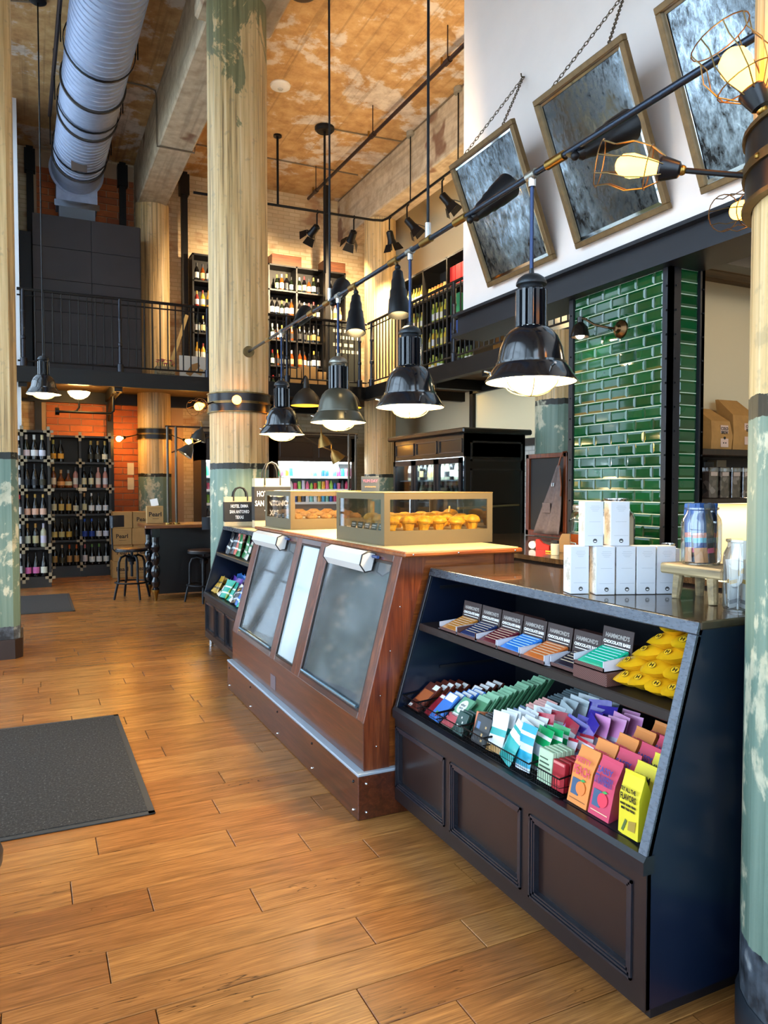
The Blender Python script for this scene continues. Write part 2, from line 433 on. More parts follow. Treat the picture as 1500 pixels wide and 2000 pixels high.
# ---- street wall with piers and windows
PLASTER = flat('#c6bca6', .85, var=.12, sc_=4)
w = MB(); ys = -2.6
for a, b, c, d in OPEN_L:
    w.box(-.87, -.75, ys, a, 0, 7.35)
    if c > 0: w.box(-.87, -.75, a, b, 0, c)
    w.box(-.87, -.75, a, b, d, 7.35); ys = b
w.box(-.87, -.75, ys, 14.6, 0, 7.35)
struct('wall_left', w, PLASTER)
w = MB(); xs = -1.05
for a, b, c, d in OPEN_F:
    w.box(xs, a, -2.9, -2.6, 0, 7.35); w.box(a, b, -2.9, -2.6, 0, c); w.box(a, b, -2.9, -2.6, d, 7.35); xs = b
w.box(xs, 7.3, -2.9, -2.6, 0, 7.35)
struct('wall_front', w, PLASTER)
WF = flat('#20242a', .4)
def window(n, axis, a, b, c, d, at):
    m = MB(); B = (lambda u0, u1, z0, z1, t=.03: m.box(at-t, at+t, u0, u1, z0, z1)) if axis == 'y' else (lambda u0, u1, z0, z1, t=.03: m.box(u0, u1, at-t, at+t, z0, z1))
    B(a, a+.04, c, d, .02); B(b-.04, b, c, d, .02); B(a, b, c, c+.05, .02); B(a, b, d-.05, d, .02)
    nu = max(1, round((b-a)/1.1)); nz = round((d-c)/1.1)
    for i in range(1, nu): B(a+(b-a)*i/nu-.015, a+(b-a)*i/nu+.015, c, d, .02)
    for i in range(1, nz): B(a, b, c+(d-c)*i/nz-.015, c+(d-c)*i/nz+.015, .02)
    o = struct(('door_%d' if c == 0 else 'window_%d') % n, m, WF)
    g = MB()
    if axis == 'y': g.box(at-.004, at+.004, a, b, c, d)
    else: g.box(a, b, at-.004, at+.004, c, d)
    g.build('pane', WINGLASS, o)
for i, q in enumerate(OPEN_L): window(i+1, 'y', *q, at=-.82)
for i, q in enumerate(OPEN_F): window(i+8, 'x', *q, at=-2.75)
struct('ground_outside', MB().box(-14, -.9, -12, 22, -.3, -.15).box(-1.06, 9, -12, -2.92, -.3, -.15), flat('#dedad0', .9))

# pier at the door (left edge of the view) and the white pier behind it
pier = [(-.75, 7.19), (-.16, 7.19), (-.11, 7.25), (-.11, 7.75), (-.75, 7.75)]
struct('wall_pier', MB().prism(pier, 'z', 0, 7.35), PIERMAT)
grow = [(-.75, 7.165), (-.15, 7.165), (-.09, 7.24), (-.09, 7.77), (-.75, 7.77)]
struct('baseboard_pier', MB().prism(grow, 'z', 0, .17), flat('#2a1a12', .45))
struct('wall_pier_white', MB().box(-.75, -.125, 12.62, 13.0, 0, 7.35), flat('#e9edf2', .7))

# ---- ceiling, beams, columns
struct('ceiling', MB().box(-1.05, 7.3, -2.9, 14.6, 7.35, 7.6), CEIL)
for n, (x0, x1) in enumerate([(1.76, 2.26), (5.75, 6.3)]):
    struct('ceiling_beam', MB().cbox(x0, x1, -2.6, 14.3, 6.52, 7.36, .02), BEAM)
def column(cx, cy, r, z1, label, mat, z0=0, base=False):
    m = MB().lathe([(r, z0), (r, z1)], 26, (cx, cy, 0))
    o = struct('column', m, mat, smooth=0); o['label'] = label
    return o
column(1.95, 7.58, .30, 6.52, 'tall peeling column beside the tote bags', COLTOP)
column(2.03, 13.97, .29, 6.55, 'rear column by the stacked cartons', COLMAT)
c_near = column(1.94, 1.20, .265, 6.52, 'near green painted column at the right edge', COLMAT)
column(6.04, 12.86, .30, 6.52, 'rear column by the glowing drinks fridge', COLMAT)
column(5.385, 6.66, .30, 3.2, 'green streaked column beside the chalkboard', m_column('column_green_high', 2.45))
struct('column_capital', MB().cbox(1.6, 2.42, 7.2, 7.96, 6.36, 6.56, .03), BEAM)
# skirting ring at the near column foot
struct('trim_1', MB().lathe([(.275, 0), (.275, .10), (.268, .12)], 26, (1.94, 1.2, 0)), flat('#262c34', .4))

# ---- back wall: block-work below, painted brick above
bw = MB().box(-1.05, 7.3, 14.3, 14.6, 0, 7.35)
BRICKC = m_brick_tex('cream_brick', '#dcc9a6', '#cdb088', '#bfa680', .23, .075, 'xz', '#9c6a48')
wall_back = struct('wall_back', bw, BRICKC)
TERRA = NT('terracotta_block'); _g = TERRA.node('ShaderNodeObjectInfo').outputs['Random']
TERRA.set(TERRA.mix(TERRA.ramp(TERRA.noise(TERRA.pos('world'), 9, 4), [(.3, 0.0), (.7, .4)]), TERRA.ramp(_g, [(0, H('#b05a2c')), (.5, H('#c4682f')), (1, H('#9c4c26'))]), H('#8f441e')), .7)
TERRA = TERRA.m
struct('wall_back_mortar', MB().box(.05, 2.6, 14.275, 14.3, .2, 3.08).box(.05, 1.75, 14.275, 14.3, 5.2, 7.3), flat('#b99a7c', .9))
bl = {}
def block(x0, x1, z0):
    key = round(x1-x0, 3)
    if key not in bl:
        bl[key] = MB().cbox(0, x1-x0, -.022, .01, 0, .105, .004).build('brick', TERRA, wall_back, smooth=0, fix=False, local=True); o = bl[key]
    else: o = bl[key].copy(); col.objects.link(o)
    o.location = Vector((x0, 14.275, z0)) - W[wall_back.name]
for me_ in (): pass
def blockwork(x0, x1, z0, z1):
    r = 0; z = z0
    while z + .105 <= z1:
        x = x0 - (.19 if r % 2 else 0)
        while x < x1:
            a, b = max(x, x0), min(x+.368, x1)
            if b-a > .05: block(a, b, z)
            x += .38
        z += .117; r += 1
blockwork(.25, 1.28, 2.25, 3.08); blockwork(1.32, 1.98, .45, 3.08); blockwork(.15, 1.75, 5.75, 7.1)
for o in bl.values(): pass

# ---- right side: far wall, bulkhead, beam, tiled pillar, nook
struct('wall_right', MB().box(7.0, 7.3, -2.6, 14.3, 0, 7.35), flat('#cdbf9f', .85))
struct('wall_bulkhead', MB().box(3.6, 3.85, -2.6, 5.87, 3.06, 7.35).box(3.85, 7.0, 5.72, 5.87, 3.3, 7.35), WHITEWALL)
BEAMBLK = flat('#1a1a20', .38, .3)
bm_ = MB().box(3.5, 3.86, -2.6, 5.92, 2.865, 2.895).box(3.5, 3.86, -2.6, 5.92, 3.05, 3.075).box(3.56, 3.8, -2.6, 5.9, 2.89, 3.06)
struct('trim_2', bm_, BEAMBLK)
for i in range(9):
    pass
# nook ceiling boards and joists behind the bulkhead
nc = struct('ceiling_nook', MB().box(3.86, 7.0, -2.6, 5.72, 3.2, 3.3), flat('#2a2018', .7))
for i in range(22):
    y = 2.2 + i*.16
    MB().cbox(3.86, 7.0, y+.004, y+.156, 3.175, 3.2, .004).build('board', SOFFIT, nc, smooth=0)
struct('trim_3', MB().box(3.86, 7.0, 3.62, 3.74, 3.03, 3.175).box(3.86, 7, 4.9, 5.02, 3.03, 3.175), BEAMBLK)
struct('wall_nook', MB().box(4.02, 7.0, 4.36, 4.5, 0, 3.2), flat('#d8c7a2', .8))

GROUT = flat('#efe8cf', .8)
pil = struct('wall_pillar', MB().box(3.605, 3.86, 3.425, 4.36, 0, 2.87), GROUT)
tg = NT('green_glaze'); _r = tg.node('ShaderNodeObjectInfo').outputs['Random']
tg.set(tg.mix(tg.ramp(tg.noise(tg.pos('world'), 30, 3), [(.35, 0.0), (.7, .5)]), tg.ramp(_r, [(0, H('#043214')), (.5, H('#08401b')), (1, H('#0d4c26'))]), H('#0a4a24')), .09)
tg.b.inputs['Coat Weight'].default_value = .6
TILE = tg.m
def bevtile(L, Hh):       # bevelled-edge tile facing -X, lying in the YZ plane
    b = .014; t0, t1 = -.007, -.012
    vs = [(0,0,0),(0,L,0),(0,L,Hh),(0,0,Hh),(t0,0,0),(t0,L,0),(t0,L,Hh),(t0,0,Hh),(t1,b,b),(t1,L-b,b),(t1,L-b,Hh-b),(t1,b,Hh-b)]
    fs = [(0,3,2,1),(8,9,10,11),(4,5,9,8),(5,6,10,9),(6,7,11,10),(7,4,8,11),(0,1,5,4),(1,2,6,5),(2,3,7,6),(3,0,4,7)]
    return MB().add(vs, fs)
tc = {}
def tile(y, z, L, side=False):
    key = round(L, 3)
    if key not in tc: tc[key] = bevtile(L, .0715).build('tile', TILE, pil, smooth=0, local=True); o = tc[key]
    else: o = tc[key].copy(); col.objects.link(o)
    j = rng.uniform(-.006, .006), rng.uniform(-.006, .006)
    if side:
        o.location = Vector((y, 3.426, z)) - W[pil.name]; o.rotation_euler = (j[0], 0, R(90)); 
    else:
        o.location = Vector((3.606, y, z)) - W[pil.name]; o.rotation_euler = (0, j[0], j[1])
Y0, Y1 = 3.475, 4.315; zt = 2.862; r = 0
while zt > 1.02:
    z = zt - .0715
    y = Y0
    first = .073 if r % 2 == 0 else .148
    lens = [first]; 
    while sum(lens) + len(lens)*.006 < Y1-Y0: lens.append(.148)
    for L in lens:
        L2 = min(L, Y1-y)
        if L2 > .02: tile(y, z, L2)
        y += L2 + .006
    tile(3.83, z, .155, True)
    zt -= .077; r += 1
pst = MB().box(3.585, 3.615, 3.405, 3.47, 0, 2.87).box(3.585, 3.672, 3.405, 3.43, 0, 2.87).box(3.585, 3.615, 4.32, 4.365, 0, 2.87).box(3.835, 3.875, 3.40, 3.43, 0, 2.87).box(3.85, 3.875, 3.4, 3.5, 0, 2.87)
struct('trim_4', pst, BEAMBLK)
rv = MB()
for i in range(12):
    z = 1.1 + i*.15
    rv.sphere((3.583, 3.437, z), .007, 8, 4); rv.sphere((3.63, 3.403, z), .007, 8, 4); rv.sphere((3.583, 4.342, z), .007, 8, 4); rv.sphere((3.86, 3.398, z), .007, 8, 4)
rv.build('rivet', BLACKM, bpy.data.objects['trim_4'])

# ---- mezzanine
mz = MB().box(-.75, 5.6, 12.5, 14.3, 3.18, 3.3).box(5.6, 7.0, 5.87, 14.3, 3.18, 3.3)
struct('floor_mezzanine', mz, SOFFIT)
EDGE = flat('#1b1816', .45, .4)
ed = MB().box(-.75, 5.66, 12.42, 12.5, 3.1, 3.32).box(-.75, 5.6, 12.38, 12.5, 3.08, 3.105).box(5.54, 5.62, 5.92, 12.5, 3.1, 3.32).box(5.5, 5.62, 5.92, 12.5, 3.08, 3.105)
struct('trim_5', ed, EDGE)
sb = MB()
for x in (-.1, 1.27, 3.2, 4.6): sb.box(x-.06, x+.06, 12.5, 14.28, 3.02, 3.18)
for y in (7.2, 8.6, 10, 11.4): sb.box(5.62, 7.0, y-.06, y+.06, 3.02, 3.18)
sb.box(-.7, 5.6, 14.14, 14.28, 2.98, 3.18)
struct('trim_6', sb, EDGE)
for i, (x, z0, z1, y) in enumerate([(1.29, 0, 3.02, 14.2), (.12, 0, 3.02, 14.2), (.05, 3.3, 7.3, 14.18), (1.55, 3.3, 7.3, 14.18), (2.62, 3.3, 7.3, 14.1), (5.23, 3.3, 7.3, 13.55)]):
    m = MB().box(x-.055, x+.055, y-.055, y+.055, z0, z1)
    if z0 > 1 and x < 4: m.box(x-.085, x+.085, y-.085, y+.085, z1-.42, z1-.05)
    struct('steel_post', m, EDGE)
# gusset brackets that carry the walkway
for x in (1.27,):
    g = [(14.15, 2.72), (14.15, 3.02), (12.6, 3.10), (12.6, 3.02), (13.6, 2.95)]
    struct('bracket', MB().prism(g, 'x', x-.02, x+.02).tube([(x, 14.15, 2.7), (x, 13.7, 2.9), (x, 13.2, 3.0), (x, 12.6, 3.03)], .03, 8), EDGE)
# low lobby ceiling strips near the glass transoms on the right
tr_ = MB()
for y0, y1 in ((5.9, 6.75), (6.95, 8.3), (8.5, 10.2)): tr_.box(6.5, 6.53, y0, y1, 2.2, 3.0)
struct('window_10', tr_, flat('#e9d9b0', .6))
struct('trim_7', MB().box(6.44, 6.56, 5.9, 10.3, 2.1, 2.2).box(6.44, 6.56, 6.77, 6.93, 2.1, 3.1).box(6.44, 6.56, 8.32, 8.48, 2.1, 3.1).box(6.44, 6.56, 10.2, 10.3, 0, 3.1).box(6.44, 6.56, 5.9, 10.3, 3.0, 3.1), EDGE)
struct('wall_white_tile', MB().box(6.5, 6.6, 5.9, 10.3, 0, 2.1), m_brick_tex('white_tile', '#d9d6cc', '#cfccc2', '#a9a69c', .15, .075, 'yz'))
# ================================================================== COUNTERS
ZINC = NT('worn_zinc'); _n = ZINC.noise(ZINC.pos('world', (1, .35, 1)), 120, 4, .6)
ZINC.set(ZINC.ramp(_n, [(.3, H('#52565e')), (.7, H('#656a73'))]), ZINC.ramp(_n, [(.3, .2), (.7, .4)]), .7); ZINC = ZINC.m
TOPMAT = NT('dark_worktop'); _n = TOPMAT.noise(TOPMAT.pos('world', (2, 9, 2)), 4, 5, .6)
TOPMAT.set(TOPMAT.ramp(_n, [(.3, H('#241a12')), (.7, H('#4a3a28'))]), .16); TOPMAT.b.inputs['Coat Weight'].default_value = .4; TOPMAT = TOPMAT.m
PANEL = flat('#231715', .3, coat=.2)
def slope_matrix(x0, z0, x1, z1):
    a = Vector((x1-x0, 0, z1-z0)).normalized(); y = Vector((0, 1, 0)); n = a.cross(y)     # n points to +? ; outward is -x
    if n.x > 0: n = -n
    M = Matrix((a, y, n)).transposed().to_4x4(); M.translation = Vector((x0, 0, z0)); return M
def display_case(y0, y1, panels, label, legs, name='display_counter'):
    t = thing(name, label, 'counter', ((1.483+2.1)/2, (y0+y1)/2, 0))
    side = [(1.487, .075), (1.487, .495), (1.672, 1.105), (2.16, 1.105), (2.16, .075)]
    MB().prism(side, 'y', y0, y0+.025).build('side_panel', NAVY, t, smooth=0)
    MB().prism(side, 'y', y1-.025, y1).build('side_panel', NAVY, t, smooth=0)
    MB().box(2.13, 2.16, y0+.025, y1-.025, .075, 1.1).build('back_panel', BLACK, t)
    MB().box(1.49, 2.13, y0+.025, y1-.025, .47, .495).build('deck', BLACK, t)
    MB().cbox(1.592, 2.02, y0+.026, y1-.026, .843, .877, .004).build('shelf', flat('#1f1714', .4), t)
    for yy in ([y1-.03] if not legs else []):     # shelf standards on the far side panel
        [MB().box(1.70, 2.0, yy-.004, yy, zb, zb+.013).build('shelf_bracket', STEEL, t) for zb in (.66, 1.03)]
    M = slope_matrix(1.483, .5, 1.67, 1.124); L = math.hypot(.187, .624)
    fr = MB().cbox(L-.036, L, y0, y1, -.02, .004, .002).xf(M); fr.build('face_rail', ZINC, t)
    fr = MB().cbox(.0, L-.036, y0, y0+.030, -.02, .003, .002).xf(M); fr.build('face_stile', ZINC, t)
    fr = MB().cbox(.0, L-.036, y1-.022, y1, -.02, .003, .002).xf(M); fr.build('face_stile', BLACK, t)
    MB().prism([(1.470, .452), (1.470, .488), (1.480, .502), (1.51, .502), (1.51, .452)], 'y', y0-.002, y1).build('lip', BLACK, t)
    # front with recessed panels
    f = MB(); zlo, zhi = .132, .412
    f.box(1.483, 1.50, y0, y1, .07, zlo).box(1.483, 1.50, y0, y1, zhi, .452)
    ed = [y0] + [q for p in panels for q in p] + [y1]
    for a, b in zip(ed[::2], ed[1::2]):
        if b-a > .001: f.box(1.483, 1.50, a, b, zlo, zhi)
    f.build('front_frame', flat('#1b1517', .33, coat=.2), t)
    for a, b in panels:
        MB().box(1.503, 1.515, a, b, zlo, zhi).build('panel', PANEL, t)
        m = MB(); w = .026
        for (ya, yb, za, zb) in ((a, b, zlo, zlo+w), (a, b, zhi-w, zhi), (a, a+w, zlo, zhi), (b-w, b, zlo, zhi)):
            hor = (yb-ya) > (zb-za)
            for k, (d, h) in enumerate(((0, .007), (.009, .004), (.017, .001))):
                if hor:
                    s_ = 1 if za == zlo else -1; z = za if s_ > 0 else zb
                    m.box(1.483-h+.001, 1.505, ya+d, yb-d, min(z+s_*d, z+s_*(d+.007)), max(z+s_*d, z+s_*(d+.007)))
                else:
                    s_ = 1 if ya == a else -1; y = ya if s_ > 0 else yb
                    m.box(1.483-h+.001, 1.505, min(y+s_*d, y+s_*(d+.007)), max(y+s_*d, y+s_*(d+.007)), za+d, zb-d)
        m.build('moulding', flat('#20222a', .25, coat=.3), t)
    if legs:
        MB().box(1.49, 2.16, y0+.01, y1-.01, .07, .085).build('bottom', BLACK, t)
        for (x, y) in ((1.53, y0+.06), (1.53, y1-.06), (2.1, y0+.06), (2.1, y1-.06)):
            MB().cyl((x, y, 0), (x, y, .075), .02, 12).build('leg', CHROME, t)
    else:
        MB().box(1.555, 2.15, y0+.05, y1, 0, .075).build('toe_kick', BLACK, t)
        MB().box(1.49, 2.16, y0+.01, y1-.01, .07, .085).build('bottom', BLACK, t)
    return t
dc1 = display_case(1.467, 2.998, [(1.516, 1.984), (2.03, 2.50), (2.544, 2.985)], 'black sloped display counter with recessed front panels, filled with chocolate bars and sweets', False)
dc2 = display_case(5.47, 7.11, [(5.50, 5.86), (5.9, 6.26), (6.30, 6.66), (6.70, 7.07)], 'far black display counter on steel legs, filled with crisp bags', True)
wt = MB().cbox(1.672, 2.185, 1.464, 3.0, 1.1, 1.126, .004)
tag(wt.build('worktop', [TOPMAT], None), 'dark glossy worktop with white boxes standing on it', 'worktop')
wt = MB().cbox(1.672, 2.185, 5.47, 7.115, 1.106, 1.135, .004)
tag(wt.build('worktop', flat('#b79b72', .4, var=.1), None), 'pale worktop under the tote bags', 'worktop')

# ---- mahogany bakery case
bc = thing('bakery_case', 'mahogany bakery case with sloped glass front and riveted plinth', 'counter', (1.75, 4.2, 0))
MB().cbox(1.30, 2.2, 3.0, 5.45, 0, .2, .004).build('plinth', MAHOG_Y, bc)
MB().cbox(1.298, 2.2, 2.998, 5.452, .2, .214, .003).build('metal_strip', flat('#b4c4d4', .25, .3), bc)
endp = [(1.345, .214), (1.345, .43), (1.54, 1.18), (2.15, 1.18), (2.15, .214)]
MB().prism(endp, 'y', 3.03, 3.055).build('end_panel', MAHOG_X, bc, smooth=0)
MB().prism(endp, 'y', 5.395, 5.43).build('end_panel', MAHOG_X, bc, smooth=0)
sti = [(1.337, .214), (1.337, .43), (1.532, 1.18), (1.66, 1.18), (1.465, .43), (1.465, .214)]
MB().prism(sti, 'y', 3.02, 3.032).build('end_stile', MAHOG_Z, bc, smooth=0)
MB().box(2.04, 2.15, 3.02, 3.032, .214, 1.18).build('end_stile', MAHOG_Z, bc)
MB().cbox(1.335, 1.36, 3.022, 5.43, .214, .434, .003).build('front_board', MAHOG_Y, bc)
MB().box(2.12, 2.15, 3.055, 5.395, .214, 1.18).build('back_panel', flat('#c9c6bd', .5), bc)
MB().box(1.37, 2.12, 3.055, 5.395, .43, .45).build('deck', flat('#9c9c98', .5), bc)
MB().box(1.62, 2.1, 3.07, 5.38, .80, .815).build('shelf', flat('#8a8a86', .4), bc)
MS = slope_matrix(1.335, .43, 1.53, 1.185); LS = math.hypot(.195, .755)
for a, b in ((3.022, 3.10), (3.93, 4.06), (4.39, 4.49), (5.30, 5.43)):
    MB().cbox(.0, LS, a, b, -.03, .0, .004).xf(MS).build('stile', MAHOG_Z, bc)
for a, b, s0, s1 in ((3.10, 3.93, 0, .034), (4.06, 4.39, 0, .034), (4.49, 5.30, 0, .034), (3.10, 3.93, LS-.04, LS), (4.06, 4.39, LS-.04, LS), (4.49, 5.30, LS-.04, LS)):
    MB().cbox(s0, s1, a, b, -.03, -.001, .004).xf(MS).build('rail', MAHOG_Y, bc)
for a, b in ((3.10, 3.93), (4.49, 5.30)):
    g = MB().box(.036, LS-.042, a+.002, b-.002, -.020, -.014).xf(MS).build('glass_door', CASEGLASS, bc)
    m = MB()
    for (p, q, u, v) in ((.034, .046, a, b), (LS-.052, LS-.04, a, b), (.034, LS-.04, a, a+.012), (.034, LS-.04, b-.012, b)): m.box(p, q, u, v, -.012, -.004)
    m.xf(MS).build('glass_trim', flat('#20100a', .35), g)
    MB().cyl((.05, a+.03, 0), (.05, b-.03, 0), .008, 8).xf(MS).build('metal_channel', flat('#9fc3d8', .2, .8), g)
MB().box(.036, LS-.042, 4.062, 4.388, -.018, -.012).xf(MS).build('white_panel', flat('#b9c2c4', .08, coat=.5), bc)
m = MB()
for (p, q, u, v) in ((.034, .044, 4.06, 4.39), (LS-.05, LS-.04, 4.06, 4.39), (.034, LS-.04, 4.06, 4.07), (.034, LS-.04, 4.38, 4.39)): m.box(p, q, u, v, -.012, -.002)
m.xf(MS).build('panel_trim', flat('#1c0e08', .35), bc)
tp = MB().cbox(1.515, 2.165, 2.965, 5.46, 1.18, 1.203, .006); top = tp.build('top', MAHOG_X, bc)
MB().box(1.535, 2.15, 2.985, 5.44, 1.203, 1.2065).build('top_inlay', flat('#cdb98a', .35, var=.08, sc_=8), top)
MB().cyl((1.52, 3.25, 1.193), (1.52, 3.26, 1.193), .0, 6)
for y in (3.05, 3.6, 4.2, 4.8, 5.38):
    for z in (.035, .165): MB().sphere((1.299, y, z), .007, 8, 4).build('screw', CHROME if z < .1 else BLACKM, bc)
for x in (1.34, 1.9):
    for z in (.035, .165): MB().sphere((x, 2.999, z), .007, 8, 4).build('screw', CHROME, bc)
for (x, z) in ((1.40, .55), (1.45, .75), (1.50, .95), (1.38, .32)): MB().sphere((x+.02, 3.018, z), .004, 6, 4).build('screw', CHROME, bc)
for x in (1.56, 1.8, 2.12): MB().sphere((x, 2.965, 1.192), .005, 6, 4).build('screw', CHROME, bc)
MB().box(1.332, 1.336, 4.35, 4.45, .25, .335).build('engraved_plate', flat('#6a5f66', .4), bc)
# white roller blind housings clipped to the top rail
for k, (a, b) in enumerate(((3.30, 3.80), (4.68, 5.27))):
    t = thing('roller_cover', ['white angular cover at the top of the near glass door', 'white angular cover at the top of the far glass door'][k], 'cover', (1.47, (a+b)/2, 1.10), group='white covers on the bakery case')
    prof = [(LS-.10, .0), (LS-.115, .035), (LS-.085, .07), (LS-.035, .07), (LS-.012, .04), (LS-.015, 0)]
    MB().prism([(p[0], p[1]) for p in prof], 'y', a, b).build('body', flat('#cbc8c4', .45), t, smooth=0)
    ob = [c for c in t.children][-1]
    n_ = len(ob.data.vertices)
    # bring the profile (slope, normal) into the room
    Mx = MS @ Matrix(((1,0,0,0),(0,1,0,0),(0,0,1,0),(0,0,0,1)))
    for v in ob.data.vertices:
        p = v.co + W[t.name]; v.co = (Mx @ Vector((p.x, p.y, p.z))) - W[t.name]
    for yy in (a, b):
        q = [Mx @ Vector((p[0], yy, p[1])) for p in prof]
        MB().tube(q, .004, 6, closed=True).build('edge_strip', flat('#101012', .4), t)
    q = Mx @ Vector((LS-.03, a-.06, .012)), Mx @ Vector((LS-.03, a, .012))
    MB().cyl(q[0], q[1], .008, 8).build('rod', flat('#40588c', .3, .5), t)

# ---- staff-side counter by the tiled pillar
kc = thing('back_counter', 'dark back counter under the chalkboard and drink dispenser', 'counter', (3.3, 4.0, 0))
MB().box(2.98, 3.58, 2.2, 5.9, 0, 1.02).box(3.58, 4.3, 4.52, 5.9, 0, 1.02).build('body', DARKWOOD, kc)
MB().box(2.95, 3.583, 2.18, 5.92, 1.02, 1.05).box(3.583, 4.32, 4.51, 5.92, 1.02, 1.05).build('top', TOPMAT, kc)
# ================================================================== LIGHT FITTINGS
GLOW = emit('#ffe2a0', 14.0)
BULB = emit('#ff9c30', 11.0)
GLOW_IN = flat('#f2eddf', .5)
SHADE = flat('#101218', .16, coat=.6)
GREYSH = flat('#4b4a40', .3, .5)
RODB = flat('#2a3550', .25, .8)
def pendant_parts(t, body, cap, neck):
    shade = [(.070, .235), (.092, .222), (.115, .195), (.134, .150), (.142, .105), (.146, .080), (.152, .074), (.165, .060), (.188, .022), (.200, .004), (.201, 0), (.196, 0), (.184, .018), (.160, .052), (.140, .070), (.128, .14), (.10, .19), (.064, .222)]
    sh = MB().lathe(shade, 40, caps=False).build('shade', body, t)
    MB().lathe([(.195, .0005), (.183, .017), (.159, .051), (.15, .056), (.1, .057), (.001, .057)], 40, caps=False).build('reflector', GLOW_IN, sh)
    MB().lathe([(.147, .082), (.151, .084), (.151, .072), (.147, .07)], 32, caps=False).build('ring', body, sh)
    # ribbed neck
    m = MB(); n = 14; vs = []; fs = []
    prof = []
    for i in range(n):
        a = 2*math.pi*i/n
        for da, rr in ((-.30, .050), (-.16, .068), (.16, .068), (.30, .050)): prof.append((rr*math.cos(a+da*2*math.pi/n*1.5), rr*math.sin(a+da*2*math.pi/n*1.5)))
    m.prism(prof, 'z', .238, .395)
    m.build('ribbed_neck', neck, t, smooth=20)
    MB().lathe([(.055, .228), (.058, .240), (.05, .246)], 24).build('collar', CHROME, t)
    MB().lathe([(.045, .392), (.052, .405), (.048, .418), (.066, .420), (.066, .428), (.058, .446), (.036, .462), (.012, .468), (.009, .49), (.0001, .49)], 28).build('cap', cap, t)
    MB().lathe([(.001, -.052), (.05, -.046), (.09, -.026), (.118, .004), (.128, .05)], 32, caps=False).build('lens', GLOW, t)
    for i in range(3):
        a = math.pi*i/3; pts = []
        for j in range(13):
            b = math.pi*(j/12); r = .124*math.cos(b); z = .004 - .062*math.sin(b)
            pts.append((r*math.cos(a), r*math.sin(a), z))
        MB().tube(pts, .0028, 6).build('guard_wire', flat('#b9a878', .35, .6), t)
    for i in range(3):
        a = 2*math.pi*i/3+.4; x, y = .19*math.cos(a), .19*math.sin(a)
        MB().cyl((x*.86, y*.86, .045), (x*1.06, y*1.06, .055), .006, 8).build('thumbscrew', CHROME, t)
PY = [2.65, 3.79, 4.89, 6.2]; PX = 1.97; RIM = 1.955; PIPEZ = 2.845
plabels = ['black ribbed pendant lamp nearest the green tiles', 'black ribbed pendant lamp, second from the green tiles', 'grey-olive ribbed pendant lamp, third from the green tiles', 'black ribbed pendant lamp nearest the tall column']
p0 = None
for i, y in enumerate(PY):
    t = thing('pendant_lamp', plabels[i], 'lamp', (0,0,0), group='pendant lamps over the counter')
    pendant_parts(t, GREYSH if i == 2 else SHADE, flat('#8d8a80', .3, .8) if i == 2 else flat('#2f3338', .35, .5), SHADE)
    MB().cyl((0, 0, .48), (0, 0, PIPEZ-RIM-.012), .009, 10).build('rod', RODB, t)
    MB().cyl((0, 0, PIPEZ-RIM-.05), (0, 0, PIPEZ-RIM-.016), .016, 10).build('rod_socket', CHROME, t)
    t.location = (PX, y, RIM)
    lamp('pendant_beam', 'SPOT', (0, 0, -.07), 62, (1, .70, .36), .09, (0, 0, 0), parent=t, cone=168, blend=.25)
t = thing('pendant_lamp', 'small black pendant lamp hanging on a long rod by the walkway', 'lamp', (0,0,0), group='pendant lamps over the counter')
pendant_parts(t, SHADE, flat('#2f3338', .35, .5), SHADE)
MB().cyl((0, 0, .48), (0, 0, 4.72), .008, 8).build('rod', BLACKM, t)
MB().lathe([(.07, 4.66), (.10, 4.68), (.10, 4.715), (.03, 4.72)], 16).build('ceiling_rose', BLACKM, t)
t.location = (.15, 9.95, 2.625)
# bell pendants under the far walkway
for k, (x, y, zr, lb) in enumerate(((4.3, 12.15, 2.90, 'dark bell pendant with orange lining behind the counter lamps'), (5.05, 12.15, 2.90, 'brown bell pendant half hidden behind the grey pendant lamp'))):
    t = thing('bell_pendant', lb, 'lamp', (x, y, zr), group='bell pendants at the back')
    pr = [(.27, 0), (.25, .07), (.2, .17), (.13, .25), (.06, .30), (.045, .45), (.02, .5)]
    MB().lathe(pr, 32, (x, y, zr), caps=False).build('shade', flat('#2b2620', .45), t)
    MB().lathe([(.262, .002), (.24, .07), (.19, .165), (.12, .24), (.001, .26)], 32, (x, y, zr), caps=False).build('lining', emit('#ffae2e', 1.6), t)
    MB().tube([(x, y, zr+.44), (x, y, zr+.50), (x, y+.05, zr+.52), (x, y+.31, zr+.38)], .014, 8).build('arm', BLACKM, t)
    MB().sphere((x, y, zr+.14), .05, 12, 8).build('bulb', emit('#ffb14a', 30.0), t)

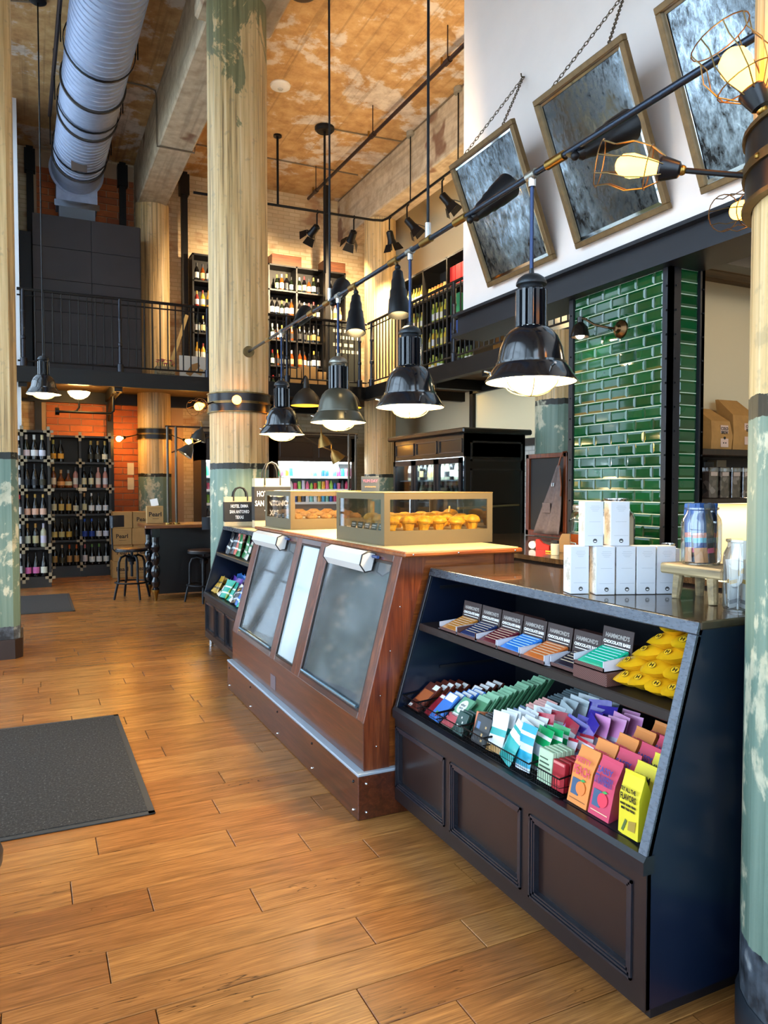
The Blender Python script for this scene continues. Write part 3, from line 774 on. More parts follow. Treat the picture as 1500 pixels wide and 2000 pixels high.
# ---- lighting pipe between the columns
t = thing('lighting_pipe', 'long steel pipe with brass couplings carrying the pendant lamps', 'pipe', (PX, 4.3, PIPEZ))
MB().cyl((PX, 1.47, PIPEZ), (PX, 7.28, PIPEZ), .014, 12).build('pipe', flat('#38404e', .25, .8), t)
for y in (2.49, 3.24, 3.60, 4.0, 4.62, 5.1, 5.45, 6.6):
    MB().cyl((PX, y-.055, PIPEZ), (PX, y+.055, PIPEZ), .020, 12).build('coupling', BRASS, t)
for y in PY: MB().cyl((PX, y-.03, PIPEZ), (PX, y+.03, PIPEZ), .021, 12).build('tee', flat('#a8a49a', .3, .9), t)
MB().cyl((PX, 7.255, PIPEZ), (PX, 7.29, PIPEZ), .055, 20).build('flange', OLDBRASS, t)
for y in (3.58, 5.05):
    MB().cyl((PX+.0, y, PIPEZ+.02), (PX, y, 6.9 if y > 9 else 7.34), .008, 8).build('hanger_rod', BLACKM, t)
    MB().cyl((PX, y, PIPEZ+.0), (PX, y, PIPEZ+.09), .017, 10).build('hanger_socket', CHROME, t)
def can_spot(y, d, label, lit=False):
    d = Vector(d).normalized(); o = Vector((PX, y, PIPEZ))
    t = thing('can_spotlight', label, 'spotlight', o, group='can spotlights on the lighting pipe')
    side = Vector((.0, -.05, -.03)) if d.z > 0 else Vector((.0, -.03, -.05))
    k = o + side
    MB().cyl(o, k, .012, 8).build('swivel', OLDBRASS, t)
    MB().sphere(k, .018, 10, 6).build('knuckle', BLACKM, t)
    q = d.to_track_quat('Z', 'Y').to_matrix()
    m = MB().lathe([(.012, 0), (.03, .02), (.034, .06), (.04, .075), (.043, .125), (.05, .135), (.053, .18), (.058, .19), (.066, .285), (.063, .287), (.055, .20), (.01, .19)], 24, k+d*.01, q, caps=False)
    m.build('can', flat('#16181c', .35, .4), t)
    b = MB().lathe([(.0005, .215), (.045, .215), (.05, .225)], 20, k+d*.01, q, caps=False)
    b.build('bulb_face', emit('#ffd894', 60.0 if lit else 14.0), t)
    if lit:
        lamp('spot_beam', 'SPOT', k+d*.33, lit, (1, .74, .42), .03, d.to_track_quat('-Z', 'Y').to_euler(), cone=75 if d.z < 0 else 60, blend=.7)
can_spot(2.42, (.8, -.1, .5), 'black can spotlight aimed at the middle mirror', 2)
can_spot(3.20, (.66, -.05, .6), 'black can spotlight aimed at the smallest visible mirror', 2)
can_spot(3.98, (-.05, -.16, -1), 'black can spotlight hanging down beside the second pendant', 50)
can_spot(4.60, (-.12, -.25, -1), 'lit can spotlight hanging down left of the second pendant', 50)
can_spot(5.05, (.5, .58, .62), 'can spotlight tilted up over the grey pendant', 250)
can_spot(5.9, (.55, .6, .58), 'can spotlight tilted up nearest the tall column', 350)

# ---- clamp bands with caged bulbs on the columns
def clamp(cx, cy, r, z, label):
    t = thing('column_clamp', label, 'clamp', (cx, cy, z), group='dark clamp bands around the columns')
    for k, (a, b) in enumerate(((0, .075), (.10, .175))):
        MB().lathe([(r+.002, a), (r+.018, a), (r+.018, b), (r+.002, b)], 36, (cx, cy, z), caps=False).build('band', flat('#2c2a2a', .3, .7), t)
    for a, b in ((-.012, .0), (.075, .10), (.175, .187)):
        MB().lathe([(r+.002, a), (r+.026, a), (r+.026, b), (r+.002, b)], 36, (cx, cy, z), caps=False).build('brass_edge', OLDBRASS, t)
    for i in range(8):
        a = i*math.pi/4 + .4
        MB().sphere((cx+(r+.027)*math.cos(a), cy+(r+.027)*math.sin(a), z+.0875), .008, 8, 4).build('bolt', BRASS, t)
    return t
clamp(1.94, 1.20, .265, 2.25, 'dark double clamp band on the near column')
clamp(1.95, 7.58, .30, 2.26, 'dark double clamp band on the tall middle column')
clamp(2.03, 13.97, .29, 2.36, 'dark double clamp band on the rear column')
def caged_lamp(root, bulb, label, r=.06, cage=True, power=1.0, strength=None):
    root = Vector(root); bulb = Vector(bulb); d = (bulb-root); L = d.length; d.normalize()
    t = thing('caged_lamp', label, 'lamp', root, group='bare bulb lamps on the columns')
    k = bulb - d*(r*2.0)
    MB().cyl(root, k, .008, 8).build('arm', BLACKM, t)
    MB().sphere(k, .014, 10, 6).build('joint', BRASS, t)
    q = d.to_track_quat('Z', 'Y').to_matrix()
    MB().lathe([(.010, .0), (.022, .008), (.028, .03), (.034, .055), (.03, .062), (.0005, .062)], 18, k, q).build('socket', flat('#15151a', .3, .3), t)
    MB().lathe([(.014, 0), (.02, .02), (r*.44, .05), (r*.54, .08), (r*.46, .108), (r*.24, .122), (.0005, .126)], 18, k+d*.055, q).build('bulb', emit('#ffb347', strength) if strength else BULB, t)
    if cage:
        prof = [(.034, .05), (r*.95, .09), (r*1.12, .14), (r*.9, .19), (r*1.02, .225)]
        for i in range(8):
            a = i*math.pi/4
            MB().tube([k + q @ Vector((p*math.cos(a), p*math.sin(a), z)) for p, z in prof], .0018, 5).build('cage_wire', OLDBRASS, t)
        for p, z in (prof[1], prof[-1]):
            MB().tube([k + q @ Vector((p*math.cos(j*math.pi/9), p*math.sin(j*math.pi/9), z)) for j in range(18)], .0018, 5, closed=True).build('cage_ring', OLDBRASS, t)
    return t
caged_lamp((1.745, 1.39, 2.33), (1.545, 1.60, 2.40), 'caged bulb lamp pointing left over the middle mirror', .062)
caged_lamp((1.70, 1.30, 2.42), (1.64, 1.36, 2.59), 'large caged bulb lamp at the top right corner', .075)
caged_lamp((2.12, 1.46, 2.36), (2.175, 1.75, 2.43), 'caged bulb half hidden behind the near column', .06)
caged_lamp((1.84, 7.30, 2.345), (1.815, 7.13, 2.35), 'round bare bulb on the front of the tall column', .085, False)
caged_lamp((1.66, 7.46, 2.35), (1.47, 7.3, 2.28), 'caged bulb lamp left of the tall column', .075)
caged_lamp((2.25, 7.42, 2.34), (2.33, 7.33, 2.30), 'bare bulb on the right flank of the tall column', .06, False)
caged_lamp((1.745, 13.86, 2.44), (1.35, 13.72, 2.33), 'small bare bulb in front of the orange blocks', .09, False, strength=100.0)
caged_lamp((2.3, 13.82, 2.44), (2.62, 13.6, 2.3), 'small bare bulb right of the rear column', .09, False, strength=100.0)

# ---- sconce on the green tiles
t = thing('wall_sconce', 'small dark swing-arm sconce on the green tiles', 'lamp', (3.58, 3.84, 2.56))
MB().lathe([(.062, 0), (.06, .01), (.05, .018), (.03, .028), (.02, .05), (.0005, .055)], 24, (3.594, 3.84, 2.56), Matrix.Rotation(R(-90), 3, 'Y')).build('wall_plate', flat('#5a4026', .25, .9), t)
MB().tube([(3.56, 3.84, 2.56), (3.50, 3.86, 2.565), (3.46, 3.95, 2.60), (3.44, 4.03, 2.655), (3.44, 4.06, 2.66), (3.44, 4.07, 2.64)], .008, 8).build('arm', flat('#4a3520', .3, .9), t)
MB().lathe([(.012, .09), (.022, .085), (.022, .05), (.03, .04), (.05, .02), (.062, -.03), (.066, -.05), (.060, -.05), (.045, .012), (.01, .03)], 24, (3.44, 4.07, 2.585), caps=False).build('shade', flat('#1a1512', .2, .3), t)
MB().sphere((3.44, 4.07, 2.552), .03, 12, 8).build('bulb', emit('#ffe0b0', 60.0), t)
# ---- bowl uplighter on a pipe bracket under the walkway, and a flush light under the right walkway
t = thing('bowl_light', 'glowing bowl uplighter on a pipe bracket under the walkway', 'lamp', (.72, 13.2, 2.75))
MB().lathe([(.001, 0), (.06, .01), (.13, .05), (.165, .10), (.17, .12), (.16, .12), (.10, .06), (.001, .03)], 28, (.72, 13.1, 2.93), caps=False).build('bowl', emit('#ffcf7a', 34.0), t)
MB().tube([(.45, 13.1, 2.72), (.62, 13.1, 2.72), (.68, 13.1, 2.74), (.72, 13.1, 2.80), (.72, 13.1, 2.94)], .016, 8).build('bracket', BLACKM, t)
MB().tube([(.42, 13.1, 2.72), (1.2, 13.1, 2.72), (1.25, 13.1, 2.76), (1.255, 13.1, 3.01)], .02, 8).build('pipe', BLACKM, t)
MB().cyl((.36, 13.1, 2.72), (.42, 13.1, 2.72), .06, 14).build('end_flange', BLACKM, t)
for k, (x, y) in enumerate(((6.1, 10.4), (6.1, 7.9))):
    m = MB().lathe([(.13, 0), (.14, -.03), (.11, -.06), (.001, -.07)], 24, (x, y, 3.175), caps=False)
    tag(m.build('flush_light', emit('#ffd27a', 10.0)), ['glowing flush ceiling light under the right walkway', 'flush ceiling light above the wine fridge'][k], 'lamp', 'flush lights under the right walkway')
# ================================================================== GOODS IN THE NEAR DISPLAY COUNTER
RIGHT = Vector((0, -1, 0))
def lean(o, a, yaw=0.0, roll=0.0):
    """matrix for a pack: local X = to the right for someone in front, Y = up along the pack, Z = out of its face; a = lean back in degrees"""
    up = Vector((math.sin(R(a)), 0, math.cos(R(a))))
    M = frame((0,0,0), RIGHT, up)
    M = Matrix.Rotation(R(yaw), 4, 'Z') @ M @ Matrix.Rotation(R(roll), 4, 'Z')
    M.translation = Vector(o); return M
_meshes = {}
def put(name, key, maker, mats, M, label, cat, group=None, smooth=35):
    if key not in _meshes:
        o = maker().build(name, mats, None, smooth=smooth, local=True); _meshes[key] = o.data
        o.location = (0, 0, 0)
    else:
        o = bpy.data.objects.new(name, _meshes[key]); col.objects.link(o)
    o.matrix_world = M; W[o.name] = M.translation.copy()
    return tag(o, label, cat, group)
def bar_mesh(w, h, t, bands):                # flat bar, bands = [(v0, v1, slot)]
    def f():
        m = MB(); m.mat(0).cbox(-w/2, w/2, 0, h, -t, 0, min(.002, t/3))
        for u0, u1, v0, v1, s in bands:
            m.mat(s).add([(-w/2+u0*w, v0*h, .0003), (-w/2+u1*w, v0*h, .0003), (-w/2+u1*w, v1*h, .0003), (-w/2+u0*w, v1*h, .0003)], [(0,1,2,3)])
        return m
    return f
def pouch_mesh(w, h, t, bands, seed=0, flat_top=.16):
    def f():
        rg = random.Random(seed); m = MB(); nu, nv = 8, 12
        ph = [rg.uniform(0, 6) for _ in range(4)]
        def th(u, v):
            e = (1-abs(2*u-1)**3)*max(0, min(1, (1-v-flat_top*.6)/(1-flat_top)))**.6
            return t*e*(.75+.25*math.sin(v*9+ph[0]+u*3)) + .0025*math.sin(u*17+ph[1])*math.sin(v*13+ph[2])*min(1, 4*v*(1-v)+.2) + .0012
        P = lambda u, v, s: (w*(u-.5)*(1-.06*math.sin(v*math.pi)), h*v, s*th(u, v)/2 + .004*math.sin(v*6+ph[3])*v)
        for s in (1, -1):
            o = len(m.v); m.v += [P(i/nu, j/nv, s) for j in range(nv+1) for i in range(nu+1)]
            for j in range(nv):
                vm = (j+.5)/nv; slot = 0
                for v0, v1, sl in bands:
                    if v0 <= vm < v1: slot = sl
                for i in range(nu):
                    q = [o+j*(nu+1)+i, o+j*(nu+1)+i+1, o+(j+1)*(nu+1)+i+1, o+(j+1)*(nu+1)+i]
                    m.f.append(tuple(q if s > 0 else q[::-1])); m.mi.append(slot)
        n = (nu+1)*(nv+1); b = 0
        edge = [j*(nu+1) for j in range(nv+1)]
        ring = [i for i in range(nu+1)] + [j*(nu+1)+nu for j in range(1, nv+1)] + [nv*(nu+1)+i for i in range(nu-1, -1, -1)] + [j*(nu+1) for j in range(nv-1, 0, -1)]
        for a, c in zip(ring, ring[1:]+ring[:1]): m.f.append((a, a+n, c+n, c)); m.mi.append(0)
        return m
    return f
FOIL = lambda h: flat(h, .28, .0, coat=.3)
CARD = lambda h: flat(h, .5)
K_WHITE = CARD('#ecebe8'); K_BLACK = CARD('#121212')

# ---- chocolate trays with header cards
BROWNC = NT('hatched_brown_card'); _w = BROWNC.node('ShaderNodeTexWave', wave_type='BANDS', bands_direction='DIAGONAL'); BROWNC.link(BROWNC.pos('object'), _w.inputs[0]); _w.inputs['Scale'].default_value = 90
BROWNC.set(BROWNC.mix(_w.outputs['Fac'], H('#3a1f1a'), H('#6e4640')), .5); BROWNC = BROWNC.m
DARKBR = CARD('#2c1815'); INSIDE = CARD('#c9c8d2'); PINKBR = CARD('#7d4d42')
trays = [('#b9762f', 'orange-gold'), ('#1e2f5c', 'navy'), ('#641a2c', 'burgundy'), ('#2f7ad0', 'bright blue'), ('#c96a30', 'orange'), ('#2a2430', 'dark'), ('#14b38c', 'teal')]
for k, (c, cn) in enumerate(trays):
    y1 = 2.795 - .1475*k; y0 = y1 - .140; z = .8785; xf, xb = 1.600, 1.705
    if k == 6: z += .042
    if k == 5: xf += .02
    t = thing('chocolate_tray', 'open brown tray of %s chocolate bars with a printed header card' % cn, 'carton', ((xf+xb)/2, (y0+y1)/2, z), group='chocolate bar trays on the upper shelf')
    h = .042
    MB().box(xf, xb, y0, y1, z, z+.003).build('tray_bottom', DARKBR, t)
    MB().box(xf, xf+.003, y0, y1, z, z+.014).build('front_wall', BROWNC, t)
    for yy in (y0, y1-.003):
        MB().prism([(xf, z), (xb, z), (xb, z+h), (xf, z+h-.008)], 'y', yy, yy+.003).build('side_wall', [INSIDE if k not in (1,) else BROWNC], t)
    hh = .118 if k == 6 else .122
    Mh = lean((xb+.003, (y0+y1)/2, z), 9)
    hd = MB().cbox(-.070, .070, 0, hh, -.003, 0, .0008).xf(Mh).build('header_card', DARKBR, t)
    text('lettering', "HAMMOND'S", .020, CARD('#9b948e'), hd, Mh @ Matrix.Translation((0, hh-.028, .0008)), xs=.92, bold=.0006, ext=.0003)
    text('lettering', 'CHOCOLATE BARS', .0145, K_WHITE, hd, Mh @ Matrix.Translation((0, hh-.049, .0008)), xs=.98, bold=.0005, ext=.0003)
    MB().box(-.056, .056, hh-.063, hh-.0605, .0003, .0009).xf(Mh).build('underline', K_WHITE, hd)
    MB().prism([(0, 0), (-.03, .0), (-.012, hh*.95)], 'x', -.0705, -.069).xf(Mh @ Matrix.Rotation(R(0), 4, 'X')).build('wing', INSIDE, hd)
    # bars, shingled from front to back
    m0 = FOIL(c)
    for j in range(6):
        M = frame((xf+.006+.0145*j, (y0+y1)/2, z+.014+.0052*j), RIGHT, (1, 0, .42))
        put('chocolate_bar', ('choc', c), bar_mesh(.122, .036, .011, [(.08, .92, .70, .80, 1)]), [m0, CARD('#d9c3a0') if k not in (3, 6) else CARD('#bfe4ef')], M,
            '%s wrapped chocolate bar in its tray on the upper shelf' % cn, 'chocolate bar', cn+' chocolate bars')
for k in range(5):
    y1 = 2.80 - .21*k; x0 = 1.745
    t = tag(MB().cbox(x0, x0+.12, y1-.19, y1, .8785, .8785+.055+.035*(k % 2), .002).build('chocolate_carton', BROWNC), 'closed hatched brown carton behind the chocolate trays', 'carton', 'closed cartons behind the trays')
    if k % 2 == 0:
        tag(MB().cbox(x0+.01, x0+.11, y1-.17, y1-.02, .934, .962, .002).build('chocolate_carton', DARKBR), 'flat dark carton lying on a hatched carton behind the trays', 'carton', 'flat cartons behind the trays')
tag(MB().cbox(1.598, 1.712, 1.755, 1.912, .878, .9195, .002).build('chocolate_carton', BROWNC), 'hatched carton under the teal chocolate tray', 'carton')

# ---- yellow bags with a round H badge
YEL = flat('#d9a514', .33, coat=.25); YELD = CARD('#2a2207')
def yellow_bag():
    m = MB(); nu, nv = 10, 14; L, w, t = .20, .105, .055
    def P(u, v, s):
        tip = min(1, v/.34); e = tip**.8*min(1, (1-v)/.25)**.7
        ww = w*(.22+.78*tip**.7)
        x = (u-.5)*ww; z = s*t/2*e*(1-abs(2*u-1)**2.4) + .004*math.sin(9*v+5*u)*tip
        return (x, L*v, z)
    for s in (1, -1):
        o = len(m.v); m.v += [P(i/nu, j/nv, s) for j in range(nv+1) for i in range(nu+1)]
        for j in range(nv):
            for i in range(nu): m.f.append((o+j*(nu+1)+i, o+j*(nu+1)+i+1, o+(j+1)*(nu+1)+i+1, o+(j+1)*(nu+1)+i)); m.mi.append(0)
    n = (nu+1)*(nv+1); ring = list(range(nu+1)) + [j*(nu+1)+nu for j in range(1, nv+1)] + [nv*(nu+1)+i for i in range(nu-1, -1, -1)] + [j*(nu+1) for j in range(nv-1, 0, -1)]
    for a, c in zip(ring, ring[1:]+ring[:1]): m.f.append((a, a+n, c+n, c)); m.mi.append(0)
    return m
ybs = [(1.615, 1.735, .885, -6), (1.612, 1.665, .889, 8), (1.62, 1.60, .885, 14), (1.62, 1.54, .888, 10), (1.635, 1.745, .925, -4), (1.628, 1.63, .932, 7), (1.65, 1.56, .93, 12), (1.655, 1.70, .968, -12), (1.66, 1.60, .975, 4), (1.67, 1.655, 1.012, -10), (1.67, 1.55, 1.02, 12), (1.69, 1.60, 1.055, 25)]
_yl = ['at the bottom left of the pile', 'low in the middle of the pile', 'low right of centre in the pile', 'at the bottom right of the pile', 'second layer on the left', 'second layer in the middle', 'second layer on the right', 'third layer on the left', 'third layer on the right', 'fourth layer, near the header card', 'fourth layer by the zinc stile', 'lying askew on top of the pile']
for i, (x, y, z, yaw) in enumerate(ybs):
    M = Matrix.Translation((x, y, z+.018)) @ Matrix.Rotation(R(yaw), 4, 'Z') @ frame((0,0,0), RIGHT, (1, 0, .05)) @ Matrix.Rotation(R(random.Random(i).uniform(-9, 9)), 4, 'Y')
    o = put('snack_bag', 'yellowbag', yellow_bag, [YEL], M, 'yellow snack bag with a round H badge, %s' % _yl[i], 'snack bag', 'yellow H bags on the upper shelf')
    # badge on the sloping tip
    Mb = frame((0, .036, .0165), (1, 0, 0), (0, 1, .62))
    d = MB().lathe([(.0005, .0), (.0125, .0), (.0125, .0012), (.0005, .0012)], 18).xf(Mb)
    b = d.build('badge', flat('#e0b020', .4), o, local=True)
    r_ = MB().tube([tuple(Mb @ Vector((.0125*math.cos(q*math.pi/9), .0125*math.sin(q*math.pi/9), .001))) for q in range(18)], .0007, 4, closed=True).build('badge_ring', YELD, b, local=True)
    me = text_mesh('H', .017, bold=.0008, ext=.0003); me.transform(Mb @ Matrix.Translation((0, 0, .0016))); me.materials.clear(); me.materials.append(YELD)
    oo = bpy.data.objects.new('lettering', me); col.objects.link(oo); oo.parent = b

# ---- wire baskets
WIREM = flat('#0c0c0e', .35, .5)
def basket(y0, y1, x0, x1, h, label):
    t = thing('wire_basket', label, 'basket', ((x0+x1)/2, (y0+y1)/2, .503), group='black wire baskets on the lower shelf')
    z = .506
    for zz, rr in ((z+h, .0032), (z, .0022), (z+h*.5, .0014)):
        MB().tube([(x0, y0, zz), (x1, y0, zz+ (.02 if zz > z+h*.8 else 0)), (x1, y1, zz+(.02 if zz > z+h*.8 else 0)), (x0, y1, zz)], rr, 6, closed=True).build('rim', WIREM, t)
    m = MB(); n = int((y1-y0)/.011)
    for i in range(1, n):
        y = y0+(y1-y0)*i/n; m.tube([(x0, y, z+h), (x0, y, z), (x1, y, z), (x1, y, z+h)], .0010, 4)
    n = int((x1-x0)/.02)
    for i in range(1, n):
        x = x0+(x1-x0)*i/n; m.tube([(x, y0, z+h), (x, y0, z), (x, y1, z), (x, y1, z+h)], .0010, 4)
    tag(m.build('wires', WIREM, t, fix=False), kind='stuff')
basket(2.838, 2.965, 1.508, 1.80, .05, 'wire basket of brown chocolate bars at the far end')
basket(2.668, 2.832, 1.508, 1.80, .05, 'wire basket of blue chocolate bars')
basket(2.475, 2.662, 1.508, 1.95, .05, 'wire basket of green chocolate bars')
basket(2.31, 2.468, 1.508, 1.95, .055, 'wire basket of black-wrapped bars')
basket(2.025, 2.304, 1.508, 1.93, .055, 'wide wire basket of white and teal pouches')
basket(1.865, 2.018, 1.508, 1.70, .06, 'wire basket of pale green and red cartons')

def row(name, key, w, h, t, mats, bands, y, x0, n, dx, a, label, cat, group, z=.51, jit=.004, dz=0.0, yaw=0):
    rg = random.Random(hash(key) % 1000 if isinstance(key, int) else len(key)*7)
    for i in range(n):
        M = lean((x0+dx*i, y+rg.uniform(-jit, jit), z+dz*i), a+rg.uniform(-3, 3), yaw+rg.uniform(-3, 3))
        put(name, key, bar_mesh(w, h, t, bands), mats, M, label, cat, group)
row('chocolate_bar', 'brownbar', .105, .155, .013, [FOIL('#5c2418'), K_WHITE, FOIL('#b05a2c')], [(.1, .9, .3, .72, 2), (.55, .95, .80, .97, 1), (.06, .3, .03, .13, 1)], 2.905, 1.525, 5, .035, 52, 'brown and copper chocolate bar in the far wire basket', 'chocolate bar', 'brown bars in the far basket')
row('chocolate_bar', 'redbar', .06, .12, .012, [FOIL('#8c1424'), K_WHITE], [(.1, .9, .82, .95, 1)], 2.80, 1.54, 3, .03, 55, 'dark red chocolate bar between the brown and blue bars', 'chocolate bar', 'dark red bars')
row('chocolate_bar', 'bluebar', .085, .145, .012, [FOIL('#3f78c9'), K_WHITE, CARD('#5a8f3c'), CARD('#8a2430')], [(.1, .9, .72, .97, 1), (.3, .45, .22, .30, 2), (.6, .75, .25, .33, 2), (.42, .58, .12, .2, 3)], 2.735, 1.53, 5, .034, 48, 'blue chocolate bar with a silver top', 'chocolate bar', 'blue bars')
row('chocolate_bar', 'browntop', .08, .14, .012, [FOIL('#4a2016'), K_WHITE], [(.1, .9, .75, .97, 1)], 2.78, 1.70, 4, .034, 45, 'brown chocolate bar with a silver top behind the blue bars', 'chocolate bar', 'brown bars at the back', dz=.004)
gr = row('chocolate_bar', 'greenbar', .085, .15, .012, [FOIL('#4f8a62'), FOIL('#8fc09c'), CARD('#dfeadd')], [(0, 1, .86, 1, 1)], 2.585, 1.60, 16, .022, 42, 'green chocolate bar in the long row running to the back', 'chocolate bar', 'long row of green bars', dz=.0035, yaw=0)
M = lean((1.535, 2.63, .51), 50)
o = put('chocolate_bar', 'ecobar', bar_mesh(.085, .155, .012, [(0, 1, 0, .42, 1), (.2, .8, .36, .46, 2)]), [FOIL('#6da684'), FOIL('#d8646c'), K_WHITE], M, 'green and pink chocolate bar with a white oval badge, nearest in its basket', 'chocolate bar')
b = MB().lathe([(.0005, 0), (1, 0), (1, .001), (.0005, .001)], 24).xf(Matrix.Translation((0, .108, .0005)) @ Matrix.Diagonal((.027, .032, 1, 1))).build('badge', K_WHITE, o, local=True)
for tx, yy in (('alter', .115), ('eco', .100)):
    me = text_mesh(tx, .018, ext=.0002, bold=.0003); me.transform(Matrix.Translation((0, yy, .0018))); me.materials.clear(); me.materials.append(CARD('#2a3a3a'))
    oo = bpy.data.objects.new('lettering', me); col.objects.link(oo); oo.parent = b
row('chocolate_bar', 'dkgreen', .075, .09, .012, [FOIL('#0d3b34'), K_WHITE], [(.2, .35, .3, .4, 1), (.6, .7, .5, .6, 1), (.4, .5, .7, .78, 1)], 2.53, 1.525, 3, .02, 25, 'dark green bar with white spots at the front', 'chocolate bar', 'dark green spotted bars')
row('chocolate_bar', 'coralbar', .018, .105, .07, [FOIL('#d2764f')], [], 2.455, 1.56, 1, .03, 12, 'coral-edged bar standing on its side', 'chocolate bar', None)
row('chocolate_bar', 'blackfront', .10, .11, .012, [FOIL('#23262a'), FOIL('#4a6a9a'), CARD('#c9a36a')], [(.15, .35, .5, .75, 1), (.55, .65, .3, .4, 2), (.7, .8, .6, .68, 2), (.6, .72, .12, .2, 2)], 2.385, 1.535, 6, .021, 20, 'charcoal chocolate bar with small printed fruit', 'chocolate bar', 'charcoal bars at the front')
row('chocolate_bar', 'navybar', .10, .115, .011, [FOIL('#1d2b42'), FOIL('#3e5878')], [(0, 1, .93, 1, 1)], 2.385, 1.665, 4, .017, 28, 'navy bar behind the charcoal bars', 'chocolate bar', 'navy bars', dz=.003)
row('chocolate_bar', 'rosebar', .10, .12, .011, [FOIL('#7d3f3c'), FOIL('#e0a39a')], [(0, 1, .92, 1, 1)], 2.385, 1.735, 6, .017, 30, 'rose-edged bar in the middle of the dark row', 'chocolate bar', 'rose bars', dz=.003, z=.52)
row('chocolate_bar', 'slatebar', .10, .125, .011, [FOIL('#1a1f22'), FOIL('#5f6f74')], [(0, 1, .94, 1, 1)], 2.385, 1.84, 13, .016, 34, 'slate-black bar at the back of the dark row', 'chocolate bar', 'slate bars', dz=.003, z=.535)

# pouches in the wide basket
def pouches(key, w, h, t, mats, bands, spots, label, group, cat='pouch'):
    for i, (x, y, z, a, yaw, roll) in enumerate(spots):
        put('sweet_pouch', (key, i % 3), pouch_mesh(w, h, t, bands, seed=i % 3 + len(key)), mats, lean((x, y, z), a, yaw, roll), label, cat, group, smooth=60)
rg = random.Random(5)
pouches('whitepouch', .095, .15, .022, [FOIL('#dfe2e4'), FOIL('#bf8f4a'), FOIL('#1f9d98')], [(.0, .2, 1), (.45, .6, 2)], [(1.54+.03*i, 2.285-.004*i, .512, 18+rg.uniform(-4, 4), rg.uniform(-14, 8), rg.uniform(-7, 7)) for i in range(8)], 'white pouch with a teal stripe, left in the wide basket', 'white pouches')
pouches('tealpouch', .10, .15, .024, [FOIL('#1fa6a2'), K_WHITE, FOIL('#d33a44')], [(.55, .72, 1), (.86, 1.0, 1)], [(1.53+.034*i, 2.20+.006*(i % 2), .512, 22+rg.uniform(-5, 5), rg.uniform(-12, 12), rg.uniform(-12, 12)) for i in range(5)], 'teal and white sweet pouch in the middle of the wide basket', 'teal pouches')
pouches('cyancard', .092, .155, .020, [FOIL('#cfd8e6'), FOIL('#1c9fc0'), K_WHITE], [(.62, .72, 1), (.72, .82, 2), (.82, 1.0, 1), (.12, .42, 1)], [(1.535, 2.10, .512, 14, -4, 3)], 'cyan-topped pouch standing at the front of the wide basket', None)
pouches('greencard', .085, .150, .020, [FOIL('#d4dbe6'), FOIL('#17a05a'), K_WHITE], [(.62, .72, 1), (.72, .82, 2), (.82, 1.0, 1), (.1, .3, 1)], [(1.575, 2.075, .512, 15, -2, -2), (1.605, 2.048, .512, 15, 3, 1), (1.64, 2.06, .512, 17, 3, 1)], 'green-topped pouch beside the cyan one', 'green-topped pouches')
pouches('redtop', .09, .15, .02, [FOIL('#e3e3e6'), FOIL('#b3243a')], [(.72, 1.0, 1)], [(1.665, 2.17, .52, 20, 5, 8), (1.70, 2.12, .52, 22, -6, -8), (1.72, 2.19, .52, 24, 4, 5)], 'white pouch with a red top behind the teal pouches', 'red-topped pouches')
pouches('silver', .10, .15, .024, [FOIL('#cfd6d8'), FOIL('#a9b6ba')], [(.8, 1.0, 1)], [(1.74+.035*i, 2.26-.012*i, .53+.006*i, 25+rg.uniform(-6, 6), rg.uniform(-15, 15), rg.uniform(-12, 12)) for i in range(7)], 'silver sweet pouch toward the back left of the wide basket', 'silver pouches')
pouches('purple', .10, .15, .026, [FOIL('#a58ad0'), FOIL('#3a2a9c'), FOIL('#d0303c')], [(.78, 1.0, 1), (.2, .38, 2)], [(1.70+.03*i, 2.10-.02*(i % 3), .53+.005*i, 24+rg.uniform(-8, 8), rg.uniform(-25, 25), rg.uniform(-16, 16)) for i in range(7)], 'purple and red sweet bag in the jumble of the wide basket', 'purple bags')
pouches('berry', .09, .12, .028, [FOIL('#c2283a'), FOIL('#e8d9de'), FOIL('#3f7a3a')], [(.7, .9, 1), (.3, .4, 2)], [(1.64, 2.015, .515, 20, 0, 6), (1.67, 1.985, .515, 22, 8, -8), (1.70, 2.01, .52, 26, -10, 10), (1.73, 1.98, .52, 24, 5, -5)], 'red berry sweet bag at the right of the jumble', 'red berry bags')
pouches('pink', .085, .165, .018, [FOIL('#8f6f96'), FOIL('#d98ac0'), FOIL('#bfb6c8')], [(.62, 1.0, 1), (.5, .6, 2)], [(1.76, 2.0, .535, 20, -5, 4), (1.79, 1.965, .535, 21, 3, 2), (1.82, 1.99, .54, 22, -2, -3), (1.85, 1.95, .54, 24, 4, 2), (1.88, 2.0, .54, 24, 0, 3)], 'pink-topped hanging pouch at the back right', 'pink pouches')
# pale green and red cartons in the last basket
for i in range(5):
    put('gum_carton', 'palecarton', bar_mesh(.072, .11, .017, [(.1, .9, .45, .5, 1), (.1, .8, .58, .63, 1), (.1, .7, .72, .76, 1)]), [CARD('#b9cfae'), CARD('#35513a')], lean((1.53+.019*i, 1.975, .511), 6), 'pale green printed carton in the last wire basket', 'carton', 'pale green cartons')
for i in range(4):
    put('gum_carton', 'redcarton', bar_mesh(.060, .095, .02, [(.05, .95, .88, .97, 1), (.3, .7, .2, .5, 2)]), [CARD('#a31a26'), CARD('#d8807a'), CARD('#d33a40')], lean((1.53+.023*i, 1.905, .511), 6), 'red carton in the last wire basket', 'carton', 'red cartons')
row('chocolate_bar', 'silverbar', .11, .09, .012, [FOIL('#7f86a4'), FOIL('#b9c0d4')], [(.1, .9, .6, .9, 1)], 1.945, 1.635, 4, .02, 30, 'silver-blue bar at the back of the last wire basket', 'chocolate bar', 'silver-blue bars')

